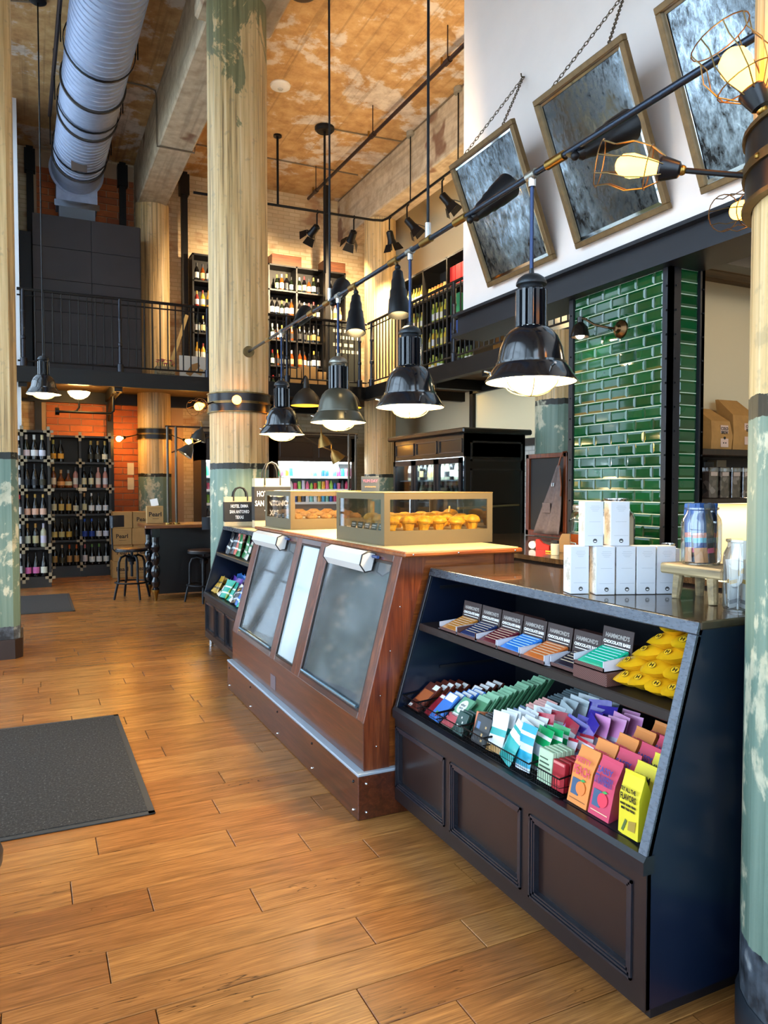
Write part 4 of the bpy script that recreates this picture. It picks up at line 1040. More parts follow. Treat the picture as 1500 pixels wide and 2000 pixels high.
# ---- gable cartons: peach, strawberry, mango
riser = MB().prism([(1.515, .4955), (1.515, .503), (1.90, .585), (1.95, .585), (1.95, .4955)], 'y', 1.50, 1.853)
tag(riser.build('display_riser', BLACK), 'black sloping riser under the fruit snack cartons', 'riser')
def gable(c_body, c_side):
    w, h, d = .090, .178, .052
    def f():
        m = MB(); hw = w/2
        a = [(0, 0), (.004, h*.62), (d*.42, h*.94), (d*.42, h), (d*.5, h), (d*.5, h*.94), (d, h*.62), (d, 0)]   # depth, height
        for s in (0,):
            vs = [(-hw, y, -z) for z, y in a] + [(hw, y, -z) for z, y in a]; n = len(a)
            m.mat(0).add(vs, [(i, (i+1) % n, n+(i+1) % n, n+i) for i in range(n)])
            m.mat(1).add(vs, [tuple(range(n)), tuple(range(2*n-1, n-1, -1))])
        return m
    return f
def gtext(o, lines, W_=.090):
    for tx, size, y, mat, xs, slant in lines:
        me = text_mesh(tx, size, xs=xs, ext=.0002, bold=.0006)
        M = Matrix.Translation((0, y, .0012)) if not slant else Matrix.Translation((0, y, -.0115 + .002)) @ Matrix.Rotation(R(-17), 4, 'X')
        me.transform(M); me.materials.clear(); me.materials.append(mat)
        oo = bpy.data.objects.new('lettering', me); col.objects.link(oo); oo.parent = o
PE, PEs, PET = CARD('#e0863c'), CARD('#b8622a'), CARD('#d2405a')
SA, SAs, SAT = CARD('#c83a58'), CARD('#8c2440'), CARD('#3b3a86')
MG, MGs, MGT = CARD('#e2cc2c'), CARD('#c0b81e'), CARD('#151208')
rz = lambda x: .503 + (x-1.515)*(.082/.385)
kinds = [('peach', 1.800, PE, PEs, PET, [('PRETTY', .0235, .137, .86), ('PEACH', .040, .104, .60)], 'orange'),
         ('straw', 1.702, SA, SAs, SAT, [('SASSY', .026, .138, .92), ('STRAWBERRY', .040, .108, .305)], 'red'),
         ('mango', 1.602, MG, MGs, MGT, [('MMMM', .030, .136, .74), ('MANGO', .040, .102, .55)], 'yellow')]
ords = ['frontmost', 'second', 'third', 'fourth', 'rearmost']
for kn, y, mb, ms, mt, lines, cn in kinds:
    for i in range(5):
        x = 1.522 + .066*i
        if kn == 'mango': x += .045
        if x > 1.86: continue
        M = lean((x, y-.012*i + (.006 if i % 2 else 0), rz(x)+.002), 12, random.Random(i+len(kn)).uniform(-6, 3))
        o = put('snack_carton', kn, gable(mb, ms), [mb, ms], M, '%s fruit snack carton in bold lettering, %s of its row' % (cn, ords[i]), 'carton', '%s cartons' % cn, smooth=0)
        gtext(o, [(tx, s, yy, mt, xs, False) for tx, s, yy, xs in lines])
        if i == 0 and kn != 'mango':
            MB().box(-.034, .0, .028, .078, .0002, .0010).build('window', CARD('#3d5878'), o, local=True)
            MB().lathe([(.0005, 0), (.021, 0), (.021, .001), (.0005, .001)], 22).xf(Matrix.Translation((.008, .054, .001))).build('fruit_print', CARD('#ee7a34') if kn == 'peach' else CARD('#e0344c'), o, local=True)
            MB().prism([(0, .075), (.012, .084), (.026, .080), (.012, .074)], 'z', .0012, .0016).build('leaf_print', CARD('#3c9a4a'), o, local=True)
            MB().box(-.036, .036, .014, .0165, .0003, .0007).build('line_print', CARD('#f0c9a0') if kn == 'straw' else CARD('#8c4a1c'), o, local=True)
M = lean((1.516, 1.572, .506), 4, -8, 5)
o = put('snack_carton', 'mangofront', gable(MG, MGs), [MG, MGs], M, 'yellow carton at the very front reading try all the flavors', 'carton', smooth=0)
gtext(o, [('TRY ALL THE', .0165, .128, MGT, .72, False), ('FLAVORS', .025, .106, MGT, .70, False), ('MANGO  GUAVA  PEACH', .008, .086, MGT, .78, False), ('BERRY  YUZU  PITAYA', .008, .074, MGT, .78, False)])
MB().prism([(-.03, .012), (-.012, .046), (-.004, .042), (-.02, .01)], 'z', .0003, .0012).build('picture_print', CARD('#5a6a3a'), o, local=True)
MB().prism([(.0, .018), (.004, .044), (.036, .05), (.032, .02)], 'z', .0003, .0012).build('picture_print', CARD('#a88a3a'), o, local=True)
# ================================================================== THINGS ON THE COUNTERS
# ---- glass pastry cabinets on the bakery case
BRONZE = flat('#6b5c40', .42, .25)
PASTRY = NT('golden_pastry'); _n = PASTRY.noise(PASTRY.pos('world'), 35, 5, .6)
PASTRY.set(PASTRY.ramp(_n, [(.3, H('#a8640c')), (.55, H('#dc9c18')), (.75, H('#f0c23c'))]), .5); PASTRY = PASTRY.m
MUFFINC = flat('#b9802e', .6)
def pastry_cabinet(x0, x1, y0, y1, label):
    z0, z1 = 1.2075, 1.467; wz0, wz1 = 1.280, 1.437; s = .032; th = .008
    t = thing('pastry_cabinet', label, 'cabinet', ((x0+x1)/2, (y0+y1)/2, z0), group='glass pastry cabinets on the bakery case')
    def face(n, a0, a1, mk):
        m = MB()
        for (p, q, u, v) in ((a0, a1, z0, wz0), (a0, a1, wz1, z1), (a0, a0+s, wz0, wz1), (a1-s, a1, wz0, wz1)): mk(m, p, q, u, v, 0, th)
        m.build(n, BRONZE, t); g = MB(); mk(g, a0+s, a1-s, wz0, wz1, .003, .005); g.build('pane', GLASS, t)
    face('front_frame', x0, x1, lambda m, p, q, u, v, d, e: m.box(p, q, y0+d, y0+e, u, v))
    face('back_frame', x0, x1, lambda m, p, q, u, v, d, e: m.box(p, q, y1-e, y1-d, u, v))
    face('side_frame', y0+th, y1-th, lambda m, p, q, u, v, d, e: m.box(x0+d, x0+e, p, q, u, v))
    face('side_frame', y0+th, y1-th, lambda m, p, q, u, v, d, e: m.box(x1-e, x1-d, p, q, u, v))
    MB().cbox(x0-.002, x1+.002, y0-.002, y1+.002, z1, z1+.006, .002).build('top', flat('#8a7448', .35, .3), t)
    MB().box(x0+th, x1-th, y0+th, y1-th, wz0-.012, wz0-.004).build('tray', flat('#b79d68', .5), t)
    MB().box(x0+.08, x1-.08, (y0+y1)/2-.02, (y0+y1)/2+.02, z1-.004, z1).build('light_strip', emit('#ffd48a', 5.0), t)  # added strip, gives the fill light below a fitting; no such lamp known
    lamp('added_cabinet_glow', 'AREA', ((x0+x1)/2, (y0+y1)/2, z1-.006), .3, (1, .70, .30), sx=.5, sy=.5, rot=(0, 0, 0))  # added warm fill to brighten the pastries
    return t
pastry_cabinet(1.573, 2.210, 3.300, 3.935, 'near glass pastry cabinet filled with golden muffins')
pastry_cabinet(1.590, 2.200, 4.820, 5.425, 'far glass pastry cabinet with flat pastries')
def muffin():
    m = MB(); n = 18; vs = []
    prof = [(.026, 0), (.034, .032), (.044, .038), (.047, .046), (.040, .060), (.024, .070), (.0005, .073)]
    m.lathe(prof, 18)
    for i, v in enumerate(m.v):
        if v[2] < .033 and i % 2: m.v[i] = (v[0]*.93, v[1]*.93, v[2])
    return m
rg = random.Random(11)
for r_ in range(3):
    for c in range(6):
        M = Matrix.Translation((1.64+.096*c + rg.uniform(-.006, .006), 3.365+.11*r_ + rg.uniform(-.008, .008), 1.277+.010*r_)) @ Matrix.Rotation(rg.uniform(0, 6), 4, 'Z') @ Matrix.Rotation(R(rg.uniform(-8, 8)), 4, 'X') @ Matrix.Diagonal((.98, .98, rg.uniform(.9, 1.1), 1))
        put('muffin', 'muffin', muffin, [PASTRY], M, ['golden muffin in the front row of the near cabinet', 'golden muffin in the middle row of the near cabinet', 'golden muffin in the back row of the near cabinet'][r_], 'muffin', 'muffins, row %s' % ['front', 'middle', 'back'][r_])
def danish():
    m = MB(); pts = []
    for k in range(3): m.tube([(.055*math.cos(a+k*.5)*(1-.22*k), .04*math.sin(a+k*.5)*(1-.22*k), .014+.009*k) for a in [i*math.pi/6 for i in range(12)]], .014-.002*k, 8, closed=True)
    m.lathe([(.04, .004), (.04, .02), (.0005, .03)], 14)
    return m
for r_ in range(3):
    for c in range(5):
        M = Matrix.Translation((1.66+.11*c, 4.90+.13*r_, 1.277+.012*r_)) @ Matrix.Rotation(rg.uniform(0, 6), 4, 'Z') @ Matrix.Diagonal((.8, .8, .9, 1))
        put('danish_pastry', 'danish', danish, [flat('#b5834a', .5, var=.3, sc_=60)], M, 'flat coiled pastry in the far cabinet', 'pastry', 'pastries in the far cabinet')
for (x, y0, n, lb) in ((1.600, 3.40, 5, 'near'), (1.617, 4.90, 5, 'far')):
    for i in range(n):
        y = y0+.09*i; Mc = lean((x, y, 1.277), 12)
        o = put('price_card', 'card', bar_mesh(.07, .036, .0012, [(.15, .85, .55, .75, 1), (.2, .8, .25, .38, 1)]), [K_BLACK, CARD('#c9c9c4')], Mc, 'small black price card along the %s cabinet window' % lb, 'price card', 'price cards in the %s cabinet' % lb)
o = tag(MB().tube([(2.14, 3.42, 1.282), (2.06, 3.50, 1.35), (2.10, 3.56, 1.39)], .006, 8).tube([(2.13, 3.40, 1.282), (2.06, 3.50, 1.352)], .006, 8).build('tongs', flat('#e0c070', .35)), 'pale serving tongs resting on the muffins', 'tongs')
for (y0, lb) in ((3.56, 'leftmost upright wooden divider seen through the side pane'), (3.72, 'second upright wooden divider seen through the side pane')):
    tag(MB().cbox(1.70, 1.712, y0, y0+.03, 1.277, 1.42 if y0 > 3.6 else 1.385, .002).build('divider', flat('#d9a94a', .5)), lb, 'divider')
# chalk sign on the near cabinet
t = thing('chalk_sign', 'small dark sign with pink handwriting on top of the pastry cabinets', 'sign', (1.80, 3.86, 1.473))
Ms = frame((1.76, 3.88, 1.5175), (.95, -.3, 0), (.03, .06, 1))
MB().cbox(-.052, .052, -.043, .043, -.004, 0, .001).xf(Ms).build('board', flat('#3a444c', .6), t)
MB().box(-.05, .05, -.0445, -.0415, -.02, .02).xf(Ms).build('foot', flat('#3a444c', .6), t)
text('lettering', 'YUM DAY', .023, flat('#e07090', .6), t, Ms @ Matrix.Translation((0, .016, .0012)), xs=.85)
text('lettering', 'croissants', .016, flat('#c9a060', .6), t, Ms @ Matrix.Translation((0, -.016, .0012)))

# ---- tote bags
CANVAS = flat('#cbb892', .8, var=.08, sc_=60); TOTEBLK = flat('#17171a', .55)
def tote(x0, x1, yf, d, z0, h, label, lines, yaw=0):
    w = x1-x0; t = thing('tote_bag', label, 'bag', ((x0+x1)/2, yf+d/2, z0), group='printed tote bags')
    def shell(a, b, e):
        m = MB(); ra, rb = a/h, b/h
        def ring(v): k = 1+.03*math.sin(v*3); f = 1-.10*v; return [(-w/2*k, -d/2*f), (w/2*k, -d/2*f), (w/2*k, d/2*f), (-w/2*k, d/2*f)]
        A, B_ = ring(ra), ring(rb)
        vs = [(p[0]*(1+e/w), p[1]*(1+e/d), a) for p in A] + [(p[0]*(1+e/w), p[1]*(1+e/d), b) for p in B_]
        m.add(vs, [(0,1,5,4),(1,2,6,5),(2,3,7,6),(3,0,4,7)])
        return m
    c = Vector(((x0+x1)/2, yf+d/2, z0)); Mt = Matrix.Translation(c) @ Matrix.Rotation(R(yaw), 4, 'Z')
    b = shell(0, h, 0); b.add([(-w/2, -d/2, .001), (w/2, -d/2, .001), (w/2, d/2, .001), (-w/2, d/2, .001)], [(0,1,2,3)]); b.xf(Mt).build('body', CANVAS, t, smooth=0)
    p = shell(h*.15, h*.83, .004).xf(Mt).build('black_band', TOTEBLK, t, smooth=0)
    for i, ln in enumerate(lines):
        text('lettering', ln, h*.155, PAPER, p, Mt @ frame((-w*.04, -d/2*.97-.006, h*(.68-.19*i)), (1,0,0), (0, .02, 1)), xs=.62, bold=.0012)
    for s in (-1, 1):
        y = s*d/2*.9
        pts = [(-w*.22, y-.004*-s, h*.86), (-w*.22, y, h*1.02), (-w*.20, y*.9, h*1.16), (-w*.12, y*.7, h*1.29), (0, y*.6, h*1.33), (w*.12, y*.7, h*1.29), (w*.20, y*.9, h*1.16), (w*.22, y, h*1.02), (w*.22, y, h*.86)]
        MB().tube(pts, .007, 8).xf(Mt).build('handle', K_BLACK, t)
tote(1.615, 1.905, 6.77, .14, 1.1365, .27, 'black and cream tote bag with hotel lettering on the far counter', ['HOTEL EMMA', 'SAN ANTONIO', 'TEXAS'], -8)
tote(1.785, 2.10, 6.36, .16, 1.1365, .44, 'larger black and cream tote bag half hidden by the far pastry cabinet', ['HOTEL EMMA', 'SAN ANTONIO', 'TEXAS'], -6)
tg_ = MB().cbox(-.022, .022, -.03, .03, 0, .002, .006).xf(frame((1.985, 6.335, 1.44), (.97, -.2, 0), (0, 0, 1)))
tag(tg_.build('swing_tag', CARD('#d8cba0')), 'cream swing tag hanging on the larger tote bag', 'tag')

# ---- white cartons stacked on the worktop
RC = Vector((.925, -.38, 0)).normalized(); FC = Vector((-RC.y, RC.x, 0))      # face direction to the right / depth
BOXW = flat('#cfd1d8', .35); SIDEW = NT('printed_side'); _n = SIDEW.noise(SIDEW.pos('object'), 25, 6, .7)
SIDEW.set(SIDEW.ramp(_n, [(.4, H('#b9b2a4')), (.55, H('#eceae4'))]), .4); SIDEW = SIDEW.m
def white_box(o, label, yaw=0, hgt=.166):
    o = Vector(o); t = thing('white_carton', label, 'carton', o, group='white cartons on the worktop')
    M = Matrix.Translation(o) @ Matrix.Rotation(R(yaw), 4, 'Z') @ frame((0,0,0), RC, (0,0,1))   # X right, Y up, Z toward the viewer
    w, d = .067, .067
    MB().cbox(0, w, 0, hgt, -d, 0, .0012).xf(M).build('carton', BOXW, t)
    MB().box(-.0004, .0004, .004, hgt-.004, -d+.004, -.004).xf(M).build('printed_side', SIDEW, t)
    MB().lathe([(.0005, 0), (.0075, 0), (.0075, .0005), (.0005, .0005)], 18).xf(M @ Matrix.Translation((w*.56, .018, .0002))).build('round_mark', flat('#3a3a3c', .5), t)
    MB().prism([(-.0045, 0), (.0045, 0), (.003, -.004), (-.003, -.004)], 'z', .0004, .0009).xf(M @ Matrix.Translation((w*.56, .018, .0003))).build('mark_inset', PAPER, t)
    for i, (yy, ww) in enumerate(((.148, .03), (.142, .036), (.136, .028), (.130, .02), (.09, .04), (.038, .05))):
        MB().box(w*.55-ww/2, w*.55+ww/2, yy*hgt/.166, yy*hgt/.166+.0012, .0001, .0004).xf(M).build('fine_print', flat('#a9adb6', .5), t)
b0 = Vector((1.684, 2.012, 1.1275))
blab = ['white carton at the left end of the bottom row', 'second white carton of the bottom row, standing forward', 'middle white carton of the bottom row', 'fourth white carton of the bottom row', 'white carton at the right end of the bottom row']
for i in range(5):
    off = [(-.004, .022, 4), (0, 0, 0), (.001, .003, 0), (.001, .004, 0), (.001, .008, 0)][i]
    white_box(b0 + RC*(.0725*i + (.004 if i else -.002) + off[0]) + FC*off[1], blab[i], off[2])
white_box(b0 + RC*.045 + FC*.03 + Vector((0,0,.1665)), 'left white carton of the upper row', 0, .155)
white_box(b0 + RC*.138 + FC*.03 + Vector((0,0,.1665)), 'right white carton of the upper row', 0, .155)
white_box(b0 + RC*.352 + FC*.10, 'lone white carton behind the little stool', 0, .150)
# ---- little wooden riser stool with two jars of sachets
OAK = m_wood('weathered_oak', ('#6f5f48', '#9a8560', '#bca277'), 'y', .6, coat=0)
t = thing('riser_stool', 'small rustic wooden stool standing on the worktop', 'stool', (2.01, 1.74, 1.1265))
MB().cbox(1.93, 2.095, 1.615, 1.868, 1.208, 1.243, .006).build('seat', OAK, t)
for (x, y, dx, dy) in ((1.962, 1.812, -.006, .006), (1.945, 1.662, -.004, -.008), (2.07, 1.82, .006, .006), (2.07, 1.66, .006, -.006)):
    MB().tube([(x, y, 1.209), (x+dx*.6, y+dy*.6, 1.16), (x+dx, y+dy, 1.1268)], [.018, .016, .014], 10).build('leg', OAK, t)
JARG = glass_thin('jar_glass', (.95, .98, .98, 1), .14)
def jar(c, r, h, label):
    x, y, z = c; t = thing('glass_jar', label, 'jar', c, group='glass jars of sachets')
    MB().lathe([(r*.9, .001), (r, .012), (r, h*.72), (r*.96, h*.80), (r*.78, h*.90), (r*.76, h*.95), (r*.86, h*.97), (r*.86, h), (r*.80, h)], 32, c, caps=False).build('glass', JARG, t)
    MB().lathe([(.0005, 0), (r*.92, 0), (r*.92, .006), (.0005, .006)], 28, c).build('base', JARG, t)
    return t
jar((2.01, 1.765, 1.2435), .063, .188, 'wide glass jar of blue sachets on the little stool')
jar((1.935, 1.545, 1.127), .055, .215, 'glass jar of white sachets by the near column')
def sachet(c, dirv, L, w, mats, bands, key, label, group, tw=0):
    dirv = Vector(dirv).normalized(); side = dirv.cross(Vector((-.8, -.6, .1))).normalized()
    M = frame(c, side, dirv) @ Matrix.Rotation(R(tw), 4, 'Y')
    return put('sachet', (key,), pouch_mesh(w, L, .007, bands, seed=len(key), flat_top=.1), mats, M, label, 'sachet', group, smooth=60)
SB = [FOIL('#1c4f93'), FOIL('#e0806e'), FOIL('#4fb6cf'), FOIL('#e2a878')]; bB = [(.40, .48, 1), (.33, .40, 2), (.0, .28, 3), (.05, .12, 2)]
SD = [FOIL('#1e2f44'), FOIL('#4a6a86'), FOIL('#e86f9a')]; bD = [(.3, .42, 1), (.2, .26, 2)]
js = Vector((2.01, 1.765, 1.2515))
for i in range(14):
    a = i*2*math.pi/14 + .2; r_ = .036 if i % 2 else .046
    c = js + Vector((r_*math.cos(a), r_*math.sin(a), 0)); d = Vector((-.10*math.cos(a+1.2), -.10*math.sin(a+1.2), 1)); blue = (i % 3 != 1)
    front = math.cos(a-R(215)) > .2
    sachet(c, d, .165 if front else .195, .030, SB if blue else SD, bB if blue else bD, 'sb' if blue else 'sd', '%s drink sachet in the jar on the little stool' % ('blue and orange' if blue else 'dark blue'), '%s sachets' % ('blue' if blue else 'dark blue'), tw=i*23)
SWt = [FOIL('#d9dadb'), FOIL('#d9a62a'), FOIL('#8c8f94')]; bWt = [(.50, .62, 1), (.06, .16, 2)]
for i in range(7):
    a = i*2*math.pi/7 + .6; r_ = .022
    c = Vector((1.935, 1.545, 1.136)) + Vector((r_*math.cos(a), r_*math.sin(a), 0))
    sachet(c, (.06*math.cos(a+1), .06*math.sin(a+1), 1), .145 if i % 3 else .20, .052, SWt, bWt, 'sw%d' % (i % 3 == 0), 'white and yellow sachet in the jar by the near column', 'white sachets', tw=i*31)

# ---- back counter things
CZ = 1.051
t = thing('drink_dispenser', 'glass drink dispenser of amber tea with a metal lid and tap', 'dispenser', (3.28, 3.83, CZ))
dc = (3.28, 3.83, CZ)
MB().lathe([(.082, .002), (.088, .02), (.088, .23), (.078, .27), (.066, .285), (.066, .30)], 32, dc, caps=False).build('glass', GLASS, t)
MB().lathe([(.0005, .004), (.082, .004), (.084, .14), (.0005, .14)], 32, dc).build('tea', flat('#7a3a16', .15), t)
MB().lathe([(.070, .295), (.072, .30), (.072, .325), (.066, .332), (.0005, .334)], 28, dc).build('lid', flat('#c9c9c6', .25, .9), t)
MB().tube([(3.205, 3.79, CZ+.05), (3.165, 3.77, CZ+.052), (3.16, 3.768, CZ+.03)], .009, 8).tube([(3.17, 3.77, CZ+.055), (3.165, 3.77, CZ+.085), (3.15, 3.80, CZ+.09)], .006, 8).build('tap', CHROME, t)
for i, wz in enumerate((.22, .19, .165)): MB().tube([(3.28+.0885*math.cos(a), 3.83+.0885*math.sin(a), CZ+wz+.006*math.cos(6*a)) for a in [R(170+k*8) for k in range(12)]], .0022, 5).build('embossing', GLASS, t)
t = thing('steel_canister', 'polished steel milk churn with a wire handle behind the cartons', 'canister', (3.28, 3.53, CZ))
cc_ = (3.28, 3.53, CZ)
MB().lathe([(.112, 0), (.115, .01), (.115, .25), (.105, .285), (.072, .315), (.062, .325), (.062, .36), (.072, .372), (.072, .378), (.066, .378), (.06, .36)], 36, cc_).build('body', CHROME, t)
for s in (-1, 1): MB().tube([(3.28-.02, 3.53+s*.10, CZ+.285), (3.26, 3.53+s*.135, CZ+.31), (3.25, 3.53+s*.13, CZ+.345), (3.25, 3.53+s*.08, CZ+.365)], .005, 8).build('handle', CHROME, t)
MB().tube([(3.19, 3.60, CZ+.29), (3.18, 3.53, CZ+.30), (3.19, 3.45, CZ+.34), (3.21, 3.42, CZ+.36)], .005, 8).build('bail', CHROME, t)
for k, (x, y, r_, h_) in enumerate(((3.3, 3.13, .038, .125), (3.32, 3.03, .036, .10))):
    tag(MB().lathe([(r_*.75, 0), (r_, h_), (r_*.94, h_), (r_*.7, .006), (.0005, .006)], 24, (x, y, CZ), caps=False).build('tumbler', [CHROME, GLASS][k] if k == 0 else flat('#8f9a82', .2)), ['steel tumbler beside the pillar foot', 'greenish tumbler beside the steel one'][k], 'tumbler')
br = MB().prism([(-.055, 0), (.055, 0), (.055, .07), (.03, .125), (-.03, .125), (-.055, .07)], 'z', -.03, .03).xf(frame((3.33, 4.06, CZ), (.8, -.6, 0), (0, 0, 1)))
tag(br.build('kraft_box', flat('#9a7a52', .7), smooth=0), 'small kraft takeaway box by the drink dispenser', 'box')
t = thing('small_jar', 'small jar with dark lid in front of the dispenser', 'jar', (3.12, 3.92, CZ))
MB().lathe([(.026, 0), (.028, .01), (.028, .07), (.024, .075), (.0005, .075)], 20, (3.12, 3.92, CZ)).build('body', flat('#c9c2a8', .25), t)
MB().lathe([(.026, .075), (.026, .095), (.0005, .095)], 20, (3.12, 3.92, CZ)).build('lid', K_BLACK, t)
t = thing('red_tape_gun', 'red plastic tape dispenser lying on the back counter', 'tool', (3.3, 4.27, CZ))
MB().prism([(0, 0), (.10, 0), (.10, .03), (.05, .045), (.02, .075), (0, .07)], 'z', -.015, .015).xf(frame((3.28, 4.33, CZ), (.5, -.86, 0), (0, 0, 1))).build('body', flat('#d22a1c', .35), t)
MB().lathe([(.028, -.014), (.028, .014)], 20).xf(frame((3.27, 4.36, CZ+.03), (.5, -.86, 0), (0, 0, 1))).build('roll', flat('#d9d2d6', .5), t)
tag(MB().cyl((3.2, 4.12, CZ+.006), (3.2, 3.98, CZ+.006), .005, 6).build('pencil', flat('#d9b23a', .5)), 'yellow pencil on the back counter', 'pencil')
# chalkboard with apron
t = thing('chalkboard', 'dark chalkboard in a reddish wood frame behind the counter', 'chalkboard', (4.2, 5.38, CZ))
ya, yb, za, zb = 5.09, 5.67, 1.055, 1.80
MB().box(4.19, 4.20, ya+.02, yb-.02, za+.02, zb-.02).build('board', flat('#1b1a1a', .6), t)
for (p, q, u, v) in ((ya, yb, za, za+.05), (ya, yb, zb-.04, zb), (ya, ya+.045, za, zb), (yb-.045, yb, za, zb)): MB().cbox(4.165, 4.205, p, q, u, v, .004).build('frame_bar', MAHOG_Z, t)
MB().box(4.205, 4.31, ya+.1, ya+.14, za-.004, zb*.8).build('easel_leg', DARKWOOD, t)
AP = flat('#6e5f5c', .8, var=.15, sc_=40)
t = thing('apron', 'grey-brown apron with leather strap hanging over the chalkboard', 'apron', (4.13, 5.2, 1.06))
def ap(u, v):     # v up
    wd = .30*(1-v)**.8 + .035; yc = 5.30 - .16*v
    return (4.125 + .018*math.sin(u*11+v*3)*(1-v*.5), yc + (u-.5)*wd, 1.085 + .60*v)
m = MB().grid(ap, 14, 14); m.build('cloth', AP, t, fix=False)
o = t.children[0]; o.modifiers.new('thickness', 'SOLIDIFY').thickness = .006
MB().cbox(4.105, 4.115, 5.235, 5.345, 1.27, 1.36, .003).build('pocket', AP, t)
MB().tube([(4.12, 5.145, 1.67), (4.13, 5.13, 1.74), (4.15, 5.12, 1.80), (4.19, 5.115, 1.805)], .008, 6).build('leather_strap', flat('#7a3e1c', .5), t)
MB().tube([(4.12, 5.12, 1.66), (4.12, 5.10, 1.5), (4.12, 5.11, 1.42)], .007, 6).build('tie', flat('#7a3e1c', .5), t)
for dy in (0, .022): MB().cyl((4.108, 5.19+dy, 1.505), (4.108, 5.185+dy, 1.535), .005, 6).build('pen', CHROME, t)
# ---- nook shelves
t = thing('wall_shelf', 'dark upper wall shelf holding two brown coffee bags', 'shelf', (5.0, 4.2, 1.75))
MB().cbox(4.1, 6.4, 4.02, 4.36, 1.742, 1.79, .004).build('board', DARKWOOD, t)
t = thing('wall_shelf', 'dark lower wall shelf holding clear tins of coffee', 'shelf', (5.0, 4.2, 1.38)); t_low = t
MB().cbox(4.1, 6.4, 4.02, 4.36, 1.372, 1.412, .004).build('board', DARKWOOD, t)
MB().box(4.1, 6.4, 4.34, 4.36, 1.412, 1.742).build('back_board', flat('#241c18', .6), t)
KRAFT = flat('#b07f42', .7, var=.12, sc_=12, bump=.004)
for k, (x0, x1, h_, lb) in enumerate(((4.76, 4.985, .33, 'left brown coffee bag with a pink cold brew label'), (5.0, 5.29, .41, 'right, taller brown coffee bag with a pink cold brew label'))):
    t = thing('coffee_bag', lb, 'bag', ((x0+x1)/2, 4.2, 1.7905), group='brown coffee bags on the shelf')
    y0, y1, z = 4.10, 4.26, 1.7905; w = x1-x0; hs = h_*.68
    vs = [(x0, y0, z), (x1, y0, z), (x1, y1, z), (x0, y1, z), (x0-.004, y0-.01, z+hs*.5), (x1+.004, y0-.01, z+hs*.5), (x1+.004, y1, z+hs*.5), (x0-.004, y1, z+hs*.5), (x0+.01, y0+.01, z+hs), (x1-.01, y0+.01, z+hs), (x1-.01, y1, z+hs), (x0+.01, y1, z+hs), (x0-.02, y1-.03, z+h_), (x1-.09, y1-.03, z+h_), (x1-.09, y1-.005, z+h_), (x0-.02, y1-.005, z+h_)]
    fs = [(3,2,1,0)] + [(i+4*j, (i+1) % 4+4*j, (i+1) % 4+4*j+4, i+4*j+4) for j in range(3) for i in range(4)] + [(12,13,14,15)]
    MB().add(vs, fs).build('bag', KRAFT, t, smooth=20)
    Ml = frame((x0+w*.62, y0-.0065, z+hs*.46), (1,0,0), (0, .02, 1))
    lbp = MB().cbox(-.042, .042, -.075, .08, -.001, .001, .0004).xf(Ml @ Matrix.Diagonal((w/.225, 1.1, 1, 1))).build('label_patch', CARD('#dcb8a2'), t)
    text('lettering', 'COLD', .034, K_BLACK, lbp, Ml @ Matrix.Translation((0, .060, .002)), xs=.85, bold=.001)
    text('lettering', 'BREW', .034, K_BLACK, lbp, Ml @ Matrix.Translation((0, .030, .002)), xs=.80, bold=.001)
    MB().lathe([(.0005, 0), (.013, 0), (.013, .001), (.0005, .001)], 14).xf(Ml @ Matrix.Translation((0, -.01, .0015))).build('cup_print', K_BLACK, lbp)
    for dx in (-.012, .012): MB().lathe([(.0005, 0), (.006, 0), (.006, .001), (.0005, .001)], 10).xf(Ml @ Matrix.Translation((dx, -.05, .0015))).build('dot_print', K_BLACK, lbp)
CLEARP = glass_thin('clear_box', (.9, .88, .86, 1), .12)
BEANS = NT('packed_sweets'); _v = BEANS.node('ShaderNodeTexVoronoi'); _v.inputs['Scale'].default_value = 28; BEANS.link(BEANS.pos('world'), _v.inputs[0])
BEANS.set(BEANS.ramp(_v.outputs['Color'], [(.2, H('#2c1f1a')), (.6, H('#5f4a40')), (.9, H('#a8968a'))]), .5); BEANS = BEANS.m
for k in range(5):
    x = 4.70 + .125*k
    t = thing('clear_box', ['leftmost', 'second', 'third', 'fourth', 'rightmost'][k] + ' clear box of brown sweets on the lower wall shelf', 'box', (x+.05, 4.12, 1.4125), group='clear boxes on the lower wall shelf')
    MB().cbox(x, x+.10, 4.06, 4.18, 1.4125, 1.655, .003).build('box', CLEARP, t)
    MB().box(x+.008, x+.092, 4.068, 4.172, 1.416, 1.62).build('contents', BEANS, t)
    MB().box(x+.015, x+.085, 4.056, 4.0595, 1.585, 1.615).build('paper_band', CARD('#b9a494'), t)
for k, (x, h_, c) in enumerate(((4.83, .10, '#15130f'), (4.97, .12, '#6f5a40'))):
    tag(MB().cbox(x, x+.11, 4.22, 4.32, 1.4125, 1.62+h_*.8, .003).build('coffee_tin', CARD(c)), ['black coffee tin behind the clear boxes', 'brown coffee tin behind the clear boxes'][k], 'tin')
lamp('under_shelf_strip', 'AREA', (5.1, 4.2, 1.365), 9, (1, .82, .45), sx=1.6, sy=.1)
lamp('added_nook_light', 'POINT', (5.2, 2.9, 3.02), 9, (1, .80, .55), .1)  # added fill lamp for the nook, no such source known
m = MB().lathe([(.12, 0), (.13, -.03), (.10, -.055), (.001, -.06)], 24, (5.2, 2.9, 3.174), caps=False)  # unseen fitting added to house the nook fill lamp
tag(m.build('flush_light', emit('#ffdca0', 6.0)), 'added fill light on the nook ceiling behind the near column', 'lamp')
MB().box(4.3, 5.9, 4.16, 4.24, 1.366, 1.372).build('light_strip', emit('#ffe6a8', 4.0), t_low)
